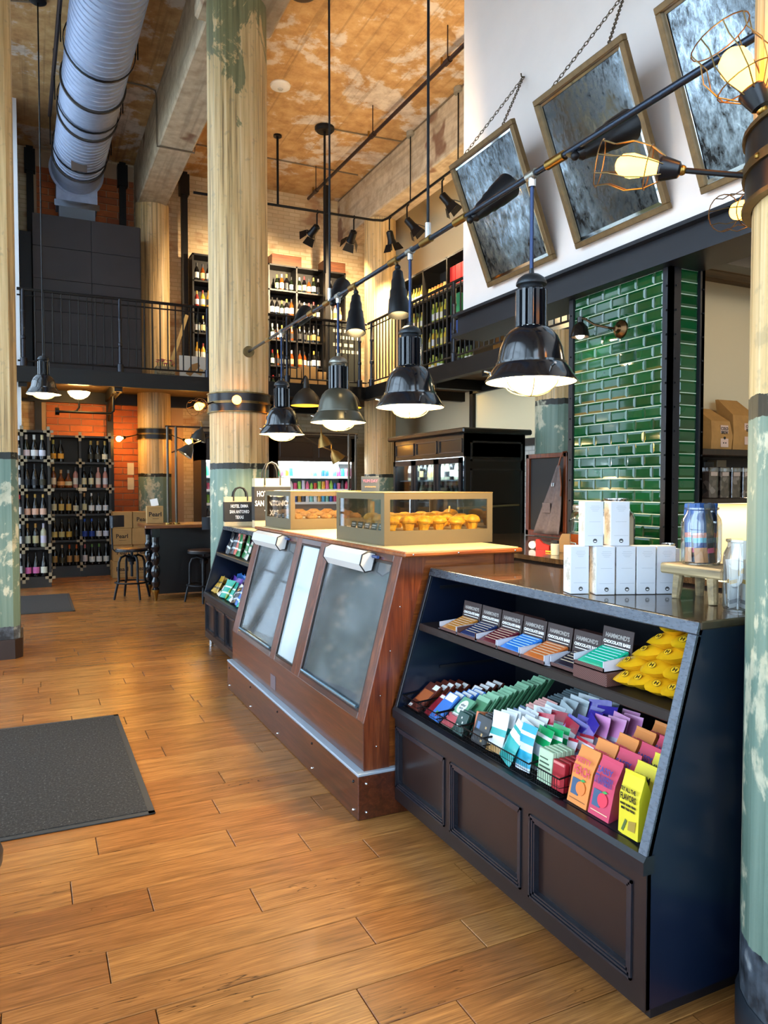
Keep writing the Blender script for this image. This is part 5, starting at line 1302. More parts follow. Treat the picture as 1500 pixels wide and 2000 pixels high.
# ================================================================== BACK OF THE SHOP
# ---- bottles
def obj_mats(o, mats):
    for i, m in enumerate(mats):
        o.material_slots[i].link = 'OBJECT'; o.material_slots[i].material = m
GREENG, DARKG, AMBERG, CLEARG, ROSEG = flat('#141c12', .08, coat=.5), flat('#0b0b0e', .08, coat=.5), flat('#7a3c12', .1, coat=.4), flat('#b9b59a', .1), flat('#c98a7a', .1)
_bt = {}
def bottle_meshes(kind):
    if kind in _bt: return _bt[kind]
    if kind == 'bordeaux': prof = [(.030, 0), (.037, .004), (.038, .02), (.038, .20), (.034, .222), (.018, .25), (.0145, .262), (.0145, .318), (.0005, .318)]; lab = (.0386, .055, .155); cap = (.0152, .262, .322)
    elif kind == 'burgundy': prof = [(.034, 0), (.042, .004), (.043, .02), (.043, .14), (.036, .19), (.020, .245), (.0145, .28), (.0145, .318), (.0005, .318)]; lab = (.0436, .045, .13); cap = (.0152, .255, .322)
    elif kind == 'sparkling': prof = [(.036, 0), (.044, .004), (.045, .02), (.045, .15), (.038, .2), (.022, .25), (.016, .285), (.017, .33), (.0005, .333)]; lab = (.0456, .05, .13); cap = (.0185, .235, .336)
    else: prof = [(.04, 0), (.05, .006), (.055, .04), (.05, .12), (.022, .18), (.015, .2), (.015, .27), (.0005, .272)]; lab = (.0556, .04, .10); cap = (.0165, .225, .277)
    b = MB().lathe(prof, 14).build('bottle', GREENG, None, local=True).data
    l = MB().lathe([(lab[0], lab[1]), (lab[0], lab[2])], 14, caps=False).build('label', PAPER, None, local=True).data
    c = MB().lathe([(cap[0], cap[1]), (cap[0], cap[2]), (.0005, cap[2])], 12).build('capsule', PAPER, None, local=True).data
    for me in (b, l, c):
        for o in [o for o in bpy.data.objects if o.data is me]: bpy.data.objects.remove(o)
    _bt[kind] = (b, l, c); return _bt[kind]
def bottle(x, y, z, kind, g, lc, cc, label, group, s=1.08, detailed=True):
    b, l, c = bottle_meshes(kind)
    if detailed:
        t = thing('wine_bottle', label, 'bottle', (x, y, z), random.uniform(-.6, .6), group); t.scale = (s, s, s)
        for n, me, m in (('glass', b, g), ('label_patch', l, flat(lc, .55)), ('capsule', c, flat(cc, .35))):
            o = bpy.data.objects.new(n, me); col.objects.link(o); o.parent = t; obj_mats(o, [m])
        return t
CROSS = flat('#94856a', .5, .2); RACK = flat('#17130f', .5)
def wine_rack(name, label, x0, x1, ncol, yf, dep, zs, back, skip=()):
    t = thing(name, label, 'rack', ((x0+x1)/2, yf+dep/2, 0)); cw = (x1-x0)/ncol; n = len(zs)-1
    MB().box(x0, x1, yf+dep-.015, yf+dep, 0, zs[-1]).build('back', back, t)
    for i in range(ncol+1):
        MB().box(x0+cw*i-.016, x0+cw*i+.016, yf, yf+dep-.015, 0, zs[-1]).build('upright', RACK, t)
    for z in zs: MB().box(x0-.016, x1+.016, yf+.002, yf+dep-.015, z-.032, z).build('shelf', RACK, t)
    MB().box(x0, x1, yf+.01, yf+.03, 0, zs[0]-.03).build('plinth', RACK, t)
    for i in range(ncol+1):
        for z in zs:
            x = x0+cw*i; zc = z-.016
            MB().box(x-.022, x+.022, yf-.004, yf+.001, zc-.075, zc+.075).box(x-.07, x+.07, yf-.004, yf+.001, zc-.02, zc+.02).build('corner_bracket', CROSS, t)
    return t
ZS = [.187, .617, 1.05, 1.482, 1.912, 2.35]
wine_rack('wine_rack', 'two-column black wine rack with brass corner brackets', .27, 1.20, 2, 13.30, .34, ZS, flat('#3b2d18', .6))
wine_rack('wine_rack', 'narrow black wine rack standing forward of the larger one', -.48, .235, 2, 12.12, .36, [.16, .60, 1.035, 1.47, 1.905, 2.34], flat('#2a1a12', .6))
shelfn = ['bottom', 'second', 'third', 'fourth', 'top']; posn = ['first', 'second', 'third', 'fourth']
GL = {'g': GREENG, 'd': DARKG, 'a': AMBERG, 'c': CLEARG, 'r': ROSEG}
# rows from top: (kind, glass, label colour, capsule colour)
big = [[[('sparkling','g','#b9892c','#d9c04a'), ('sparkling','d','#c99a3c','#2a2a22'), None, None], [None, ('sparkling','d','#2a2a22','#caa03a'), ('sparkling','d','#3a3a32','#b98a3a'), ('sparkling','g','#e4dcc4','#caa03a')]],
       [[('bordeaux','a','#e8d6b8','#d9b060'), ('round','a','#e2a060','#e0b070'), ('round','a','#d6cdb0','#8a9aa0'), ('bordeaux','r','#e8e0d6','#5a5a5a')], [('bordeaux','d','#e2d8b0','#2a2a2a'), ('bordeaux','d','#e2d8b0','#2a2a2a'), ('bordeaux','r','#e6ddd0','#d9a090'), ('bordeaux','r','#e0dce0','#d0cfd6')]],
       [[('bordeaux','d','#e4d9ae','#1a1a1a'), ('bordeaux','d','#d9c070','#1a1a1a'), ('bordeaux','d','#d9b860','#1a1a1a'), ('burgundy','d','#e2d8b8','#16161a')], [('bordeaux','d','#d9cfa0','#b98a4a'), ('burgundy','d','#e6e6e6','#dcdcdc'), ('burgundy','d','#d6dbe4','#1a1a22'), ('burgundy','d','#d9dde2','#1a1a22')]],
       [[('burgundy','d','#d8c070','#6a6030'), ('burgundy','d','#d9cf90','#3a3420'), ('burgundy','d','#d0b050','#4a4420'), ('bordeaux','d','#2a2620','#1a1a1a')], [('burgundy','d','#1f3f9a','#1f4fb4'), ('burgundy','d','#1f3f9a','#1f4fb4'), ('burgundy','d','#e0dfe2','#1a1a1a'), ('burgundy','d','#d6d9ea','#e0e0e0')]],
       [[('bordeaux','d','#a8864a','#1a1a1a'), ('burgundy','d','#3a3a2a','#d9b88a'), ('bordeaux','d','#b98a52','#c85a1c'), ('bordeaux','d','#b98a52','#c85a1c')], [('bordeaux','d','#dcc9c4','#c96a6a'), ('burgundy','d','#e8e8e4','#6a9a4a'), ('burgundy','d','#e8e8e4','#6a9a4a'), ('burgundy','d','#e2e0d8','#7a7a80')]]]
for r_ in range(5):
    z = ZS[4-r_]+.001
    for c in range(2):
        for k in range(4):
            q = big[r_][c][k]
            if not q: continue
            x = .27+.465*c + .06 + .112*k
            bottle(x, 13.39, z, q[0], GL[q[1]], q[2], q[3], '%s bottle from the left, %s shelf, %s column of the larger wine rack' % (posn[k], shelfn[4-r_], ['left', 'right'][c]), 'bottles in the larger wine rack')
small = [[('sparkling','g','#e4cfd4','#e0d0c0'), ('sparkling','d','#e8e8e8','#e6e6e2'), ('sparkling','d','#d6d6e4','#e0cf9a')], [('sparkling','d','#2a3440','#2a2c30'), ('sparkling','d','#22242a','#2a2c30'), ('sparkling','d','#3a3420','#2a2a26')],
         [('burgundy','d','#e2b49c','#c9a04a'), ('burgundy','d','#e2b49c','#c9a04a'), ('burgundy','d','#e2b49c','#c9a04a')], [('bordeaux','d','#c0c8b8','#b98a3a'), ('bordeaux','d','#b9b48a','#b98a3a'), ('bordeaux','c','#cfc8dc','#c9c4d6')], [('burgundy','d','#d06fb0','#1a1a1a'), ('burgundy','d','#d06fb0','#1a1a1a'), ('burgundy','d','#d8dccc','#1a1a1a')]]
Z2 = [.16, .60, 1.035, 1.47, 1.905]
for r_ in range(5):
    for k in range(3):
        q = small[r_][k]
        bottle(-.065+.108*k, 12.21, Z2[4-r_]+.001, q[0], GL[q[1]], q[2], q[3], '%s bottle from the left on the %s shelf of the narrow wine rack' % (posn[k], shelfn[4-r_]), 'bottles in the narrow wine rack', s=1.10)
    bottle(-.165, 12.2, Z2[4-r_]+.001, 'bordeaux', DARKG, '#e2e2e2', '#c03030' if r_ == 2 else '#e0e0e0', 'white-labelled bottle at the hidden edge of the narrow rack, %s shelf' % shelfn[4-r_], 'bottles at the edge of the narrow rack', s=1.08)
o = tag(MB().cbox(.70, .83, 13.285, 13.296, 1.43, 1.485, .002).build('shelf_tag', CARD('#d8cdb0')), 'cream price tag clipped to the larger wine rack', 'tag')

# ---- mats
MAT = NT('ribbed_mat'); _n = MAT.noise(MAT.pos('world', (60, 45, 1)), 1.5, 4, .8)
MAT.set(MAT.ramp(_n, [(.38, H('#0a0a0b')), (.58, H('#2a2a2b')), (.70, H('#6a6a6c'))]), .9); MAT.bump(_n, .003, .8); MAT = MAT.m
for (x0, x1, y0, y1, lb) in ((-.72, .492, 3.47, 5.10, 'dark grey ribbed doormat on the floor at the left'), (-.70, .455, 9.62, 11.24, 'far grey doormat by the wine racks')):
    t = thing('doormat', lb, 'mat', ((x0+x1)/2, (y0+y1)/2, 0.0006), group='doormats')
    MB().cbox(x0+.03, x1-.03, y0+.03, y1-.03, .0008, .010, .002).build('pile', MAT, t)
    m = MB()
    for (a, b, c, d) in ((x0, x1, y0, y0+.032), (x0, x1, y1-.032, y1), (x0, x0+.032, y0, y1), (x1-.032, x1, y0, y1)): m.cbox(a, b, c, d, .0006, .007, .002)
    m.build('rubber_border', flat('#2c3034', .6), t)
# dark rounded pot, stand-in for an unidentified shape, cut off at the left edge of the view
t = thing('pot', 'dark rounded pot cut off by the left edge', 'pot', (-.215, 2.85, 0))
MB().lathe([(.055, 0), (.075, .06), (.088, .12), (.086, .15), (.105, .20), (.108, .24), (.09, .29), (.06, .31), (.0005, .31)], 24, (-.215, 2.85, 0.001)).build('body', flat('#2a2c30', .4), t)

# ---- high table with turned legs, pipe lamp frame and stools
TURN = [(.045, 0), (.05, .012), (.03, .03), (.05, .07), (.058, .11), (.04, .15), (.03, .17), (.05, .20), (.062, .25), (.05, .30), (.03, .33), (.048, .37), (.062, .42), (.05, .47), (.03, .50), (.05, .53), (.058, .57), (.04, .61), (.045, .64), (.045, .70)]
TABTOP = m_wood('table_top', ('#5a2f14', '#7f4a22', '#a06a38'), 'x', .3)
def high_table(x0, x1, y0, y1, label):
    t = thing('high_table', label, 'table', ((x0+x1)/2, (y0+y1)/2, 0)); h = 1.0
    MB().cbox(x0, x1, y0, y1, h-.045, h, .008).build('top', TABTOP, t)
    MB().box(x0+.18, x1-.12, y0+.12, y1-.12, .08, h-.05).build('body', flat('#0d0d0f', .3), t)
    for (x, y) in ((x0+.14, y0+.09), (x0+.14, y1-.09), (x1-.1, y0+.09), (x1-.1, y1-.09)):
        l = MB().lathe([(r_, z+.14) for r_, z in TURN], 20, (x, y, 0)).box(x-.05, x+.05, y-.05, y+.05, .84, h-.045).build('leg', SHADE, t)
        MB().lathe([(.016, 0.0005), (.03, .09), (.05, .13), (.05, .142), (.0005, .142)], 16, (x, y, 0)).build('brass_foot', BRASS, l)
    return t
high_table(1.32, 2.9, 9.98, 10.75, 'dark high table with turned legs and brass feet')
high_table(3.55, 4.75, 9.6, 10.4, 'second high table hidden behind the pastry cabinets')
PIPEM = flat('#5d5348', .35, .8)
def lamp_frame(x, y, dirx, brass, label, zt=2.31):
    z0 = 1.0; t = thing('pipe_lamp', label, 'lamp', (x, y, z0))
    for dx in (0, .11):
        MB().tube([(x+dx, y, z0+.002), (x+dx, y, zt-.05), (x+dx, y, zt)], .017, 10).build('post', PIPEM, t)
        MB().cyl((x+dx, y, z0+.001), (x+dx, y, z0+.02), .045, 14).build('flange', BRASS, t)
    MB().cyl((x-.03 if dirx > 0 else x+.14, y, zt), (x+dirx*.95, y, zt), .012, 8).build('arm', PIPEM, t)
    MB().tube([(x+.05, y, zt-.35), (x+dirx*.45, y, zt-.18), (x+dirx*.75, y, zt-.02)], .010, 8).build('brace', PIPEM, t)
    for k, (dx, dz, a) in enumerate(((.44, -.02, 18), (.30, -.24, 35))):
        c = Vector((x+dirx*dx, y-.06-.05*k, zt+dz)); M = Matrix.Rotation(R(a*dirx), 3, 'Y')
        sh = MB().lathe([(.015, .02), (.02, 0), (.03, -.02), (.065, -.06), (.10, -.15), (.105, -.17), (.098, -.17), (.06, -.07), (.01, -.03)], 22, c, M, caps=False).build('shade', flat('#8a6a34', .35, .7) if brass else flat('#40403e', .4, .5), t)
        MB().sphere(c + M @ Vector((0, 0, -.12)), .04, 12, 8).build('bulb', emit('#ffd890', 26.0), t)
        MB().tube([c + M @ Vector((0, 0, .02)), c + Vector((0, .02, .08)), (c.x, y, max(zt-.16, c.z+.1))], .008, 6).build('knuckle', BRASS, t)
lamp_frame(1.65, 10.2, 1, False, 'pipe lamp stand with grey bell shades on the high table')
lamp_frame(4.15, 9.9, -1, True, 'pipe lamp stand with brass bell shades behind the pastry cabinets', 2.26)
def stool(x, y, yaw, label, sh=.685):
    t = thing('bar_stool', label, 'stool', (x, y, 0), group='black swivel stools'); q = Matrix.Translation((x, y, 0)) @ Matrix.Rotation(R(yaw), 4, 'Z')
    def B(n, m, mat): m.xf(q).build(n, mat, t)
    B('seat', MB().lathe([(.0005, sh-.028), (.19, sh-.028), (.205, sh-.018), (.205, sh-.006), (.19, sh), (.0005, sh-.004)], 28), m_seat)
    B('seat_ring', MB().lathe([(.19, sh-.045), (.21, sh-.045), (.21, sh-.02), (.19, sh-.02)], 28, caps=False), BLACKM)
    B('screw_post', MB().cyl((0, 0, .30), (0, 0, sh-.03), .018, 10), BLACKM)
    B('hub', MB().lathe([(.05, .50), (.06, .54), (.03, .58), (.03, .46)], 14), BLACKM)
    for k in range(4):
        a = R(45+90*k); c, s_ = math.cos(a), math.sin(a)
        P = lambda r_, z: (r_*c, r_*s_, z)
        B('leg', MB().tube([P(.03, .56), P(.09, .585), P(.15, .56), P(.175, .50), P(.18, .40), P(.18, .25), P(.20, .20), P(.225, .10), P(.245, .004)], [.016]*7+[.016, .014], 8), BLACKM)
    B('foot_ring', MB().tube([(.215*math.cos(i*math.pi/14), .215*math.sin(i*math.pi/14), .225) for i in range(28)], .012, 8, closed=True), BLACKM)
    B('back_post', MB().tube([(0, .05, sh-.05), (0, .22, sh-.055), (0, .26, sh-.02), (0, .27, sh+.2), (0, .265, sh+.36)], .011, 8), BLACKM)
    B('backrest', MB().grid(lambda u, v: ((u-.5)*.36, .27-.10*(2*u-1)**2 + .0, sh+.27+.16*v), 12, 2).grid(lambda u, v: ((u-.5)*.36, .282-.10*(2*u-1)**2, sh+.27+.16*v), 12, 2), flat('#2c2f36', .4, .4))
    return t
m_seat = m_wood('stool_seat', ('#2a160c', '#43240f', '#5e381c'), 'x', .35)
stool(1.20, 10.40, 62, 'black swivel stool with wooden seat standing clear of the table')
stool(2.02, 9.72, -150, 'black swivel stool tucked against the near side of the table')
# ---- cartons by the rear column
CB = flat('#a8834f', .75, var=.08, sc_=8); CBT = flat('#8f6c3e', .75)
def carton(x, y, z, w, d, h, label, script=True, yaw=0):
    t = thing('cardboard_carton', label, 'carton', (x, y, z), group='cardboard cartons'); q = Matrix.Translation((x, y, z)) @ Matrix.Rotation(R(yaw), 4, 'Z')
    MB().cbox(-w/2, w/2, -d/2, d/2, 0, h, .003).xf(q).build('box', CB, t)
    MB().box(-w/2, w/2, -.02, .02, h-.0005, h+.001).xf(q).build('tape', CBT, t)
    if script:
        text('lettering', 'Pearl', h*.36, flat('#2a2018', .7), t, q @ frame((0, -d/2-.001, h*.52), (1, 0, 0), (.12, 0, 1)), xs=1.0, bold=.002)
        MB().box(-w*.16, w*.22, -d/2-.0012, -d/2, h*.27, h*.29).xf(q).build('flourish', flat('#2a2018', .7), t)
        MB().box(-w*.3, w*.3, -d/2-.0012, -d/2, h*.86, h*.875).xf(q).build('line_print', CBT, t)
carton(1.525, 10.56, 1.0015, .215, .22, .235, 'brown carton standing on the high table, lettered in script', True, -4)
o = MB().cbox(-.05, .05, 0, .10, -.001, .001, .0005).xf(frame((1.53, 10.54, 1.2385), (.96, -.1, .2), (-.2, .2, .97))); tag(o.build('paper_note', PAPER), 'white paper note standing on the table carton', 'note')
cl = [('bottom left', 0, 0), ('bottom middle', 1, 0), ('bottom right', 2, 0), ('second row left', 0, 1), ('second row middle', 1, 1), ('second row right', 2, 1), ('third row left', 0, 2), ('third row middle', 1, 2), ('third row right', 2, 2), ('top left', 0, 3), ('top middle', 1, 3)]
for nm, i, j in cl:
    carton(1.33+.315*i + (.02 if j % 2 else 0), 13.0+.03*(j % 2), .001+.272*j, .305, .32, .27, 'brown carton in the floor stack, %s' % nm, (i+j) % 4 != 3, random.Random(i*7+j).uniform(-1.2, 1.2))
for k, z in enumerate((1.72, 1.45)):
    o = MB().box(1.585, 1.70, 14.245, 14.25, z, z+.22); tag(o.build('paper_notice', CARD('#d8cfb8')), ['upper paper notice pinned on the orange blocks', 'lower paper notice pinned on the orange blocks'][k], 'notice')

# ---- lit drinks fridges at the back
def drinks_fridge(x0, x1, yf, label, rows, per, ztop=2.43, lit=True, key=0):
    yb = yf+.72; t = thing('drinks_fridge', label, 'fridge', ((x0+x1)/2, (yf+yb)/2, 0))
    MB().box(x0, x1, yb-.03, yb, 0, ztop).box(x0, x0+.09, yf, yb, 0, ztop).box(x1-.09, x1, yf, yb, 0, ztop).box(x0, x1, yf, yb, 1.98, ztop).box(x0, x1, yf, yb, 0, .25).build('cabinet', DARKWOOD, t)
    for a, b in ((x0+.12, (x0+x1)/2-.06), ((x0+x1)/2+.06, x1-.12)):
        MB().cbox(a, b, yf-.008, yf, 2.06, ztop-.09, .004).build('frieze_panel', flat('#2a1c14', .35), t)
    MB().cbox(x0-.03, x1+.03, yf-.04, yb, ztop, ztop+.05, .01).build('cornice', DARKWOOD, t)
    MB().box(x0+.09, x1-.09, yb-.05, yb-.03, .25, 1.98).build('lining', flat('#e6eef0', .4), t)
    MB().box(x0+.1, x1-.1, yf+.05, yf+.09, 1.945, 1.975).build('light_strip', emit('#e4f6ff', 30.0), t)
    rg = random.Random(key+3); cols = ['#2a9fd0', '#d4386a', '#e0a020', '#3aa86a', '#e8e8e8', '#1f4fb0', '#c83a20', '#7ac8c0', '#d8d0e8', '#3a3a44', '#8fc850', '#e06a90']
    for r_ in range(rows):
        z = 1.70-.245*r_
        MB().box(x0+.09, x1-.09, yf+.06, yb-.05, z-.03, z).build('shelf', flat('#d8e2e6', .35), t)
        MB().box(x0+.09, x1-.09, yf+.05, yf+.06, z-.04, z+.005).build('shelf_edge', flat('#eef4f6', .3), t)
        for k in range(per):
            x = x0+.14+(x1-x0-.28)*k/(per-1); c = cols[rg.randrange(len(cols))]; h_ = rg.choice((.12, .15, .17)); kind = (r_+rg.randrange(3)) % 3
            prof = [[(.030, 0), (.033, .006), (.033, h_-.012), (.026, h_), (.0005, h_)], [(.032, 0), (.036, .01), (.036, h_*.6), (.018, h_*.82), (.014, h_), (.0005, h_)], [(.036, 0), (.036, h_), (.0005, h_)]][kind]
            put('drink_can' if kind != 1 else 'drink_bottle', ('drink', kind, h_, c), (lambda p=prof: MB().lathe(p, 12)), [flat(c, .3, coat=.3)], Matrix.Translation((x, yf+.14, z+.001)),
                '%s on the %s shelf of %s, number %s from the left' % (['drink can', 'drink bottle', 'drink carton'][kind], ['top', 'second', 'third', 'fourth'][r_], 'the wide lit fridge' if key else 'the narrow lit fridge', ['one', 'two', 'three', 'four', 'five', 'six', 'seven', 'eight', 'nine', 'ten', 'eleven', 'twelve', 'thirteen', 'fourteen', 'fifteen', 'sixteen', 'seventeen', 'eighteen'][k]),
                'drink', 'drinks in the %s fridge' % ('wide' if key else 'narrow'))
    lamp('fridge_light', 'AREA', ((x0+x1)/2, yf+.03, 1.93), 12, (.86, .95, 1.0), sx=(x1-x0)*.8, sy=.1, rot=(R(30), 0, 0))
    return t
drinks_fridge(4.05, 5.70, 13.25, 'wide lit drinks fridge in a dark wood surround', 3, 18, key=1)
drinks_fridge(2.72, 3.75, 13.25, 'narrow lit drinks fridge half hidden by the tall column', 4, 10, key=0)
# ---- wine fridge with three glass doors
t = thing('wine_fridge', 'black panelled wine fridge with three glass doors', 'fridge', (4.62, 7.72, 0))
fx, fy0, fy1, fz = 4.22, 6.85, 8.6, 2.08
FB = flat('#14110f', .3, coat=.2)
MB().box(fx+.02, fx+.8, fy0, fy0+.04, 0, fz).box(fx+.02, fx+.8, fy1-.04, fy1, 0, fz).box(fx+.74, fx+.8, fy0, fy1, 0, fz).box(fx+.02, fx+.8, fy0, fy1, 1.83, fz).box(fx+.02, fx+.8, fy0, fy1, 0, .25).build('cabinet', FB, t)
MB().cbox(fx-.05, fx+.86, fy0-.06, fy1+.06, fz, fz+.06, .015).build('cornice', FB, t)
for k in range(3):
    a = fy0+.07+k*.56; b = a+.50
    m = MB()
    for (p, q, u, v) in ((a, b, 1.88, 1.89), (a, b, 2.02, 2.03), (a, a+.01, 1.88, 2.03), (b-.01, b, 1.88, 2.03)): m.box(fx+.008, fx+.021, p, q, u, v)
    m.build('frieze_moulding', flat('#4a4038', .35), t)
    m = MB()
    for (p, q, u, v) in ((a-.02, b+.02, .26, .33), (a-.02, b+.02, 1.76, 1.82), (a-.02, a+.03, .26, 1.82), (b-.03, b+.02, .26, 1.82)): m.box(fx-.01, fx+.02, p, q, u, v)
    d = m.build('door', flat('#23242a', .3, .5), t)
    MB().box(fx+.002, fx+.008, a+.03, b-.03, .33, 1.76).build('pane', WINGLASS, d)
    MB().cyl((fx-.03, a+.01, .9), (fx-.03, a+.01, 1.4), .01, 8).build('handle', CHROME, d)
MB().box(fx+.70, fx+.74, fy0+.04, fy1-.04, .25, 1.83).build('lining', flat('#c9dbe2', .4), t)
for z in (.45, .75, 1.05, 1.32, 1.58): MB().box(fx+.08, fx+.70, fy0+.05, fy1-.05, z-.015, z).build('shelf', flat('#9fb4be', .3, .5), t)
MB().box(fx+.05, fx+.09, fy0+.06, fy1-.06, 1.79, 1.82).build('light_strip', emit('#d4ecff', 22.0), t)
lamp('fridge_light', 'AREA', (fx+.1, (fy0+fy1)/2, 1.78), 8, (.80, .92, 1.0), sx=.1, sy=1.5, rot=(0, R(-25), 0))
rg = random.Random(21)
for zi, z in enumerate((1.58, 1.32)):
    for k in range(15):
        bottle(fx+.18, fy0+.14+.105*k, z+.001, rg.choice(['bordeaux', 'burgundy', 'sparkling']), rg.choice([GREENG, DARKG, DARKG, CLEARG]), rg.choice(['#e8e4d8', '#d9c080', '#c8d4dc', '#30343a']), rg.choice(['#1a1a1a', '#c9b060', '#d8d8d8', '#8a1a20']), 'wine bottle behind glass, %s shelf of the wine fridge' % ['upper', 'middle'][zi], 'bottles on the %s shelf of the wine fridge' % ['upper', 'middle'][zi], s=.75)
for (p, q, u, v) in ((4.30, 4.98, .3, 1.70), (4.30, 4.98, 1.78, 2.0)):
    m = MB()
    for (a, b, c, d) in ((p, q, u, u+.02), (p, q, v-.02, v), (p, p+.02, u, v), (q-.02, q, u, v)): m.box(a, b, fy0-.012, fy0+.001, c, d)
    m.build('side_moulding', flat('#2c2824', .25), t)
tag(MB().cyl((3.6, 5.95, 1.30), (4.9, 6.80, 1.30), .012, 8).build('brass_rail', BRASS), 'thin brass rail running from the fridge to the pillar', 'rail')

# ---- crisp bags in the far display counter
cols = [('#17171a', '#d8d8d8', 'black and white'), ('#1f7a3c', '#d8e0d0', 'green'), ('#c8482a', '#f0d8c0', 'orange-red'), ('#d8d6cc', '#3a7a4a', 'white'), ('#c79a2a', '#4a3a1a', 'gold'), ('#5a2a9a', '#d8c8f0', 'purple'), ('#2a6ab8', '#e0e8f4', 'blue'), ('#1fa890', '#e8f0ee', 'teal'), ('#2a2a30', '#b8c0c8', 'charcoal'), ('#8fa83a', '#f0f0e0', 'lime')]
rg = random.Random(9)
def crisp(x, y, z, ci, a, yaw, roll, label, group, s=1.0):
    c1, c2, nm = cols[ci]
    put('crisp_bag', ('crisp', ci, s), pouch_mesh(.15*s, .20*s, .05*s, [(.55, .68, 1), (.25, .35, 1)], seed=ci, flat_top=.12), [FOIL(c1), FOIL(c2)], lean((x, y, z), a, yaw, roll), '%s crisp bag %s' % (nm, label), 'crisp bag', group, smooth=60)
up = [(0, 6.9), (0, 6.82), (8, 6.74), (2, 6.62), (1, 6.50), (1, 6.36), (3, 6.22), (0, 6.1), (8, 6.0), (2, 5.88), (3, 5.76), (0, 5.62)]
for i, (ci, y) in enumerate(up):
    for j in range(2):
        crisp(1.655+.10*j+.02*(i % 2), y+.01*j, .880, ci if j == 0 else (ci+3) % 10, 16+rg.uniform(-6, 8), rg.uniform(-14, 14), rg.uniform(-10, 10), 'on the far upper shelf, %s' % ('front row' if j == 0 else 'back row'), 'crisp bags on the far upper shelf')
lo = [(4, 6.98), (4, 6.90), (3, 6.80), (5, 6.70), (7, 6.60), (9, 6.52), (7, 6.42), (3, 6.32), (8, 6.22), (6, 6.1), (7, 6.0), (0, 5.9), (3, 5.78), (5, 5.66)]
for i, (ci, y) in enumerate(lo):
    for j in range(3):
        cc = ci if j == 0 else [(5 if y > 6.5 else 6), (6 if y > 6.4 else 3)][j-1]
        crisp(1.545+.10*j, y+.012*j, .5, cc, 34+rg.uniform(-10, 10)-8*j, rg.uniform(-25, 25), rg.uniform(-18, 18), 'on the far lower deck, %s row' % ['front', 'middle', 'back'][j], 'crisp bags on the far lower deck', .88)
# ================================================================== UPPER LEVEL
RAILM = flat('#24211f', .4, .5)
def railing(pts0, pts1, label, posts, step=.122):
    a, b = Vector(pts0), Vector(pts1); d = (b-a); L = d.length; d.normalize()
    t = thing('walkway_railing', label, 'railing', (a+b)/2)
    for z, r_ in ((1.15, .024), (.08, .014), (1.06, .012)):
        MB().cyl(a+Vector((0,0,z)), b+Vector((0,0,z)), r_, 8).build('rail', RAILM, t)
    for s in posts:
        p = a+d*s
        MB().lathe([(.05, 0), (.05, .12), (.03, .13), (.027, .40), (.036, .41), (.036, .45), (.027, .46), (.027, .80), (.034, .81), (.034, .84), (.027, .85), (.027, 1.15)], 12, p).build('post', STEEL, t)
    n = int(L/step); src = None
    for i in range(1, n):
        s = L*i/n
        if any(abs(s-q) < .05 for q in posts): continue
        if src is None: src = MB().cyl((0,0,.08), (0,0,1.15), .011, 6).build('baluster', RAILM, t, local=True)
        else: c = src.copy(); col.objects.link(c); src = c
        src.location = a+d*s - W[t.name]
railing((-.16, 12.46, 3.322), (5.58, 12.46, 3.322), 'black walkway railing with thin balusters across the back', [.08, 1.46, 2.84, 4.22, 5.6])
railing((5.585, 12.40, 3.322), (5.585, 6.2, 3.322), 'black walkway railing with thin balusters along the right side', [0.15, 1.6, 3.05, 4.5, 5.9])
# ---- dark machine housing made of sheet panels
t = thing('machine_housing', 'tall dark panelled machine housing on the walkway', 'cabinet', (.93, 13.6, 3.3))
MB().box(.07, 1.70, 13.14, 14.1, 3.301, 5.85).build('core', flat('#0d0c0d', .6), t)
HP = flat('#2c2526', .55, var=.15, sc_=2)
for i in range(2):
    for j in range(5): MB().cbox(.068+.875*i, .937+.875*i - (.11 if i else 0), 13.115, 13.14, 3.304+.51*j, 3.81+.51*j, .003).build('panel', HP, t)
for j in range(5): MB().cbox(1.70, 1.72, 13.14, 14.1, 3.304+.51*j, 3.81+.51*j, .003).build('panel', HP, t)
MB().box(-.12, .05, 13.3, 13.5, 3.301, 5.6).build('side_channel', flat('#1a1a1e', .5), t)
# ---- spiral duct
t = thing('spiral_duct', 'big grey spiral air duct under the ceiling', 'duct', (.8, 8, 6.4))
A = Vector((.95, 2.0, 6.86)); B_ = Vector((.745, 13.35, 6.70)); dv = (B_-A).normalized(); q = dv.to_track_quat('Z', 'Y').to_matrix(); L = (B_-A).length
rd = .372
def section(a, b, pitch, nm, rr):
    prof = []; s = a
    while s < b-pitch*.99:
        prof += [(rr, s), (rr, s+pitch*.84), (rr+.010, s+pitch*.90), (rr+.010, s+pitch*.95), (rr, s+pitch)]; s += pitch
    prof.append((rr, b)); MB().lathe(prof, 40, A, q, caps=False).build(nm, DUCT, t, smooth=25)
section(0, 8.45, .105, 'spiral_section', rd)
MB().lathe([(rd+.012, 8.40), (rd+.012, 9.3)], 40, A, q, caps=False).build('smooth_coupling', DUCT, t)
section(9.25, L-.55, .105, 'spiral_section', rd)
MB().lathe([(rd+.012, L-.6), (rd+.012, L)], 40, A, q, caps=False).build('smooth_coupling', DUCT, t)
for s in (8.42, 9.28, L-.58): MB().lathe([(rd+.012, s-.025), (rd+.035, s-.02), (rd+.035, s+.02), (rd+.012, s+.025)], 40, A, q, caps=False).build('clamp_ring', flat('#3a3430', .4, .5), t)
MB().lathe([(rd, 0), (rd+.05, .0), (rd+.05, .03), (rd, .03)], 40, B_-dv*.02, q, caps=False).build('end_flange', DUCT, t)
m = MB().lathe([(rd, -.02), (rd*.9, .16), (.0005, .22)], 40, B_, q, caps=False); m.build('end_cap', DUCT, t)
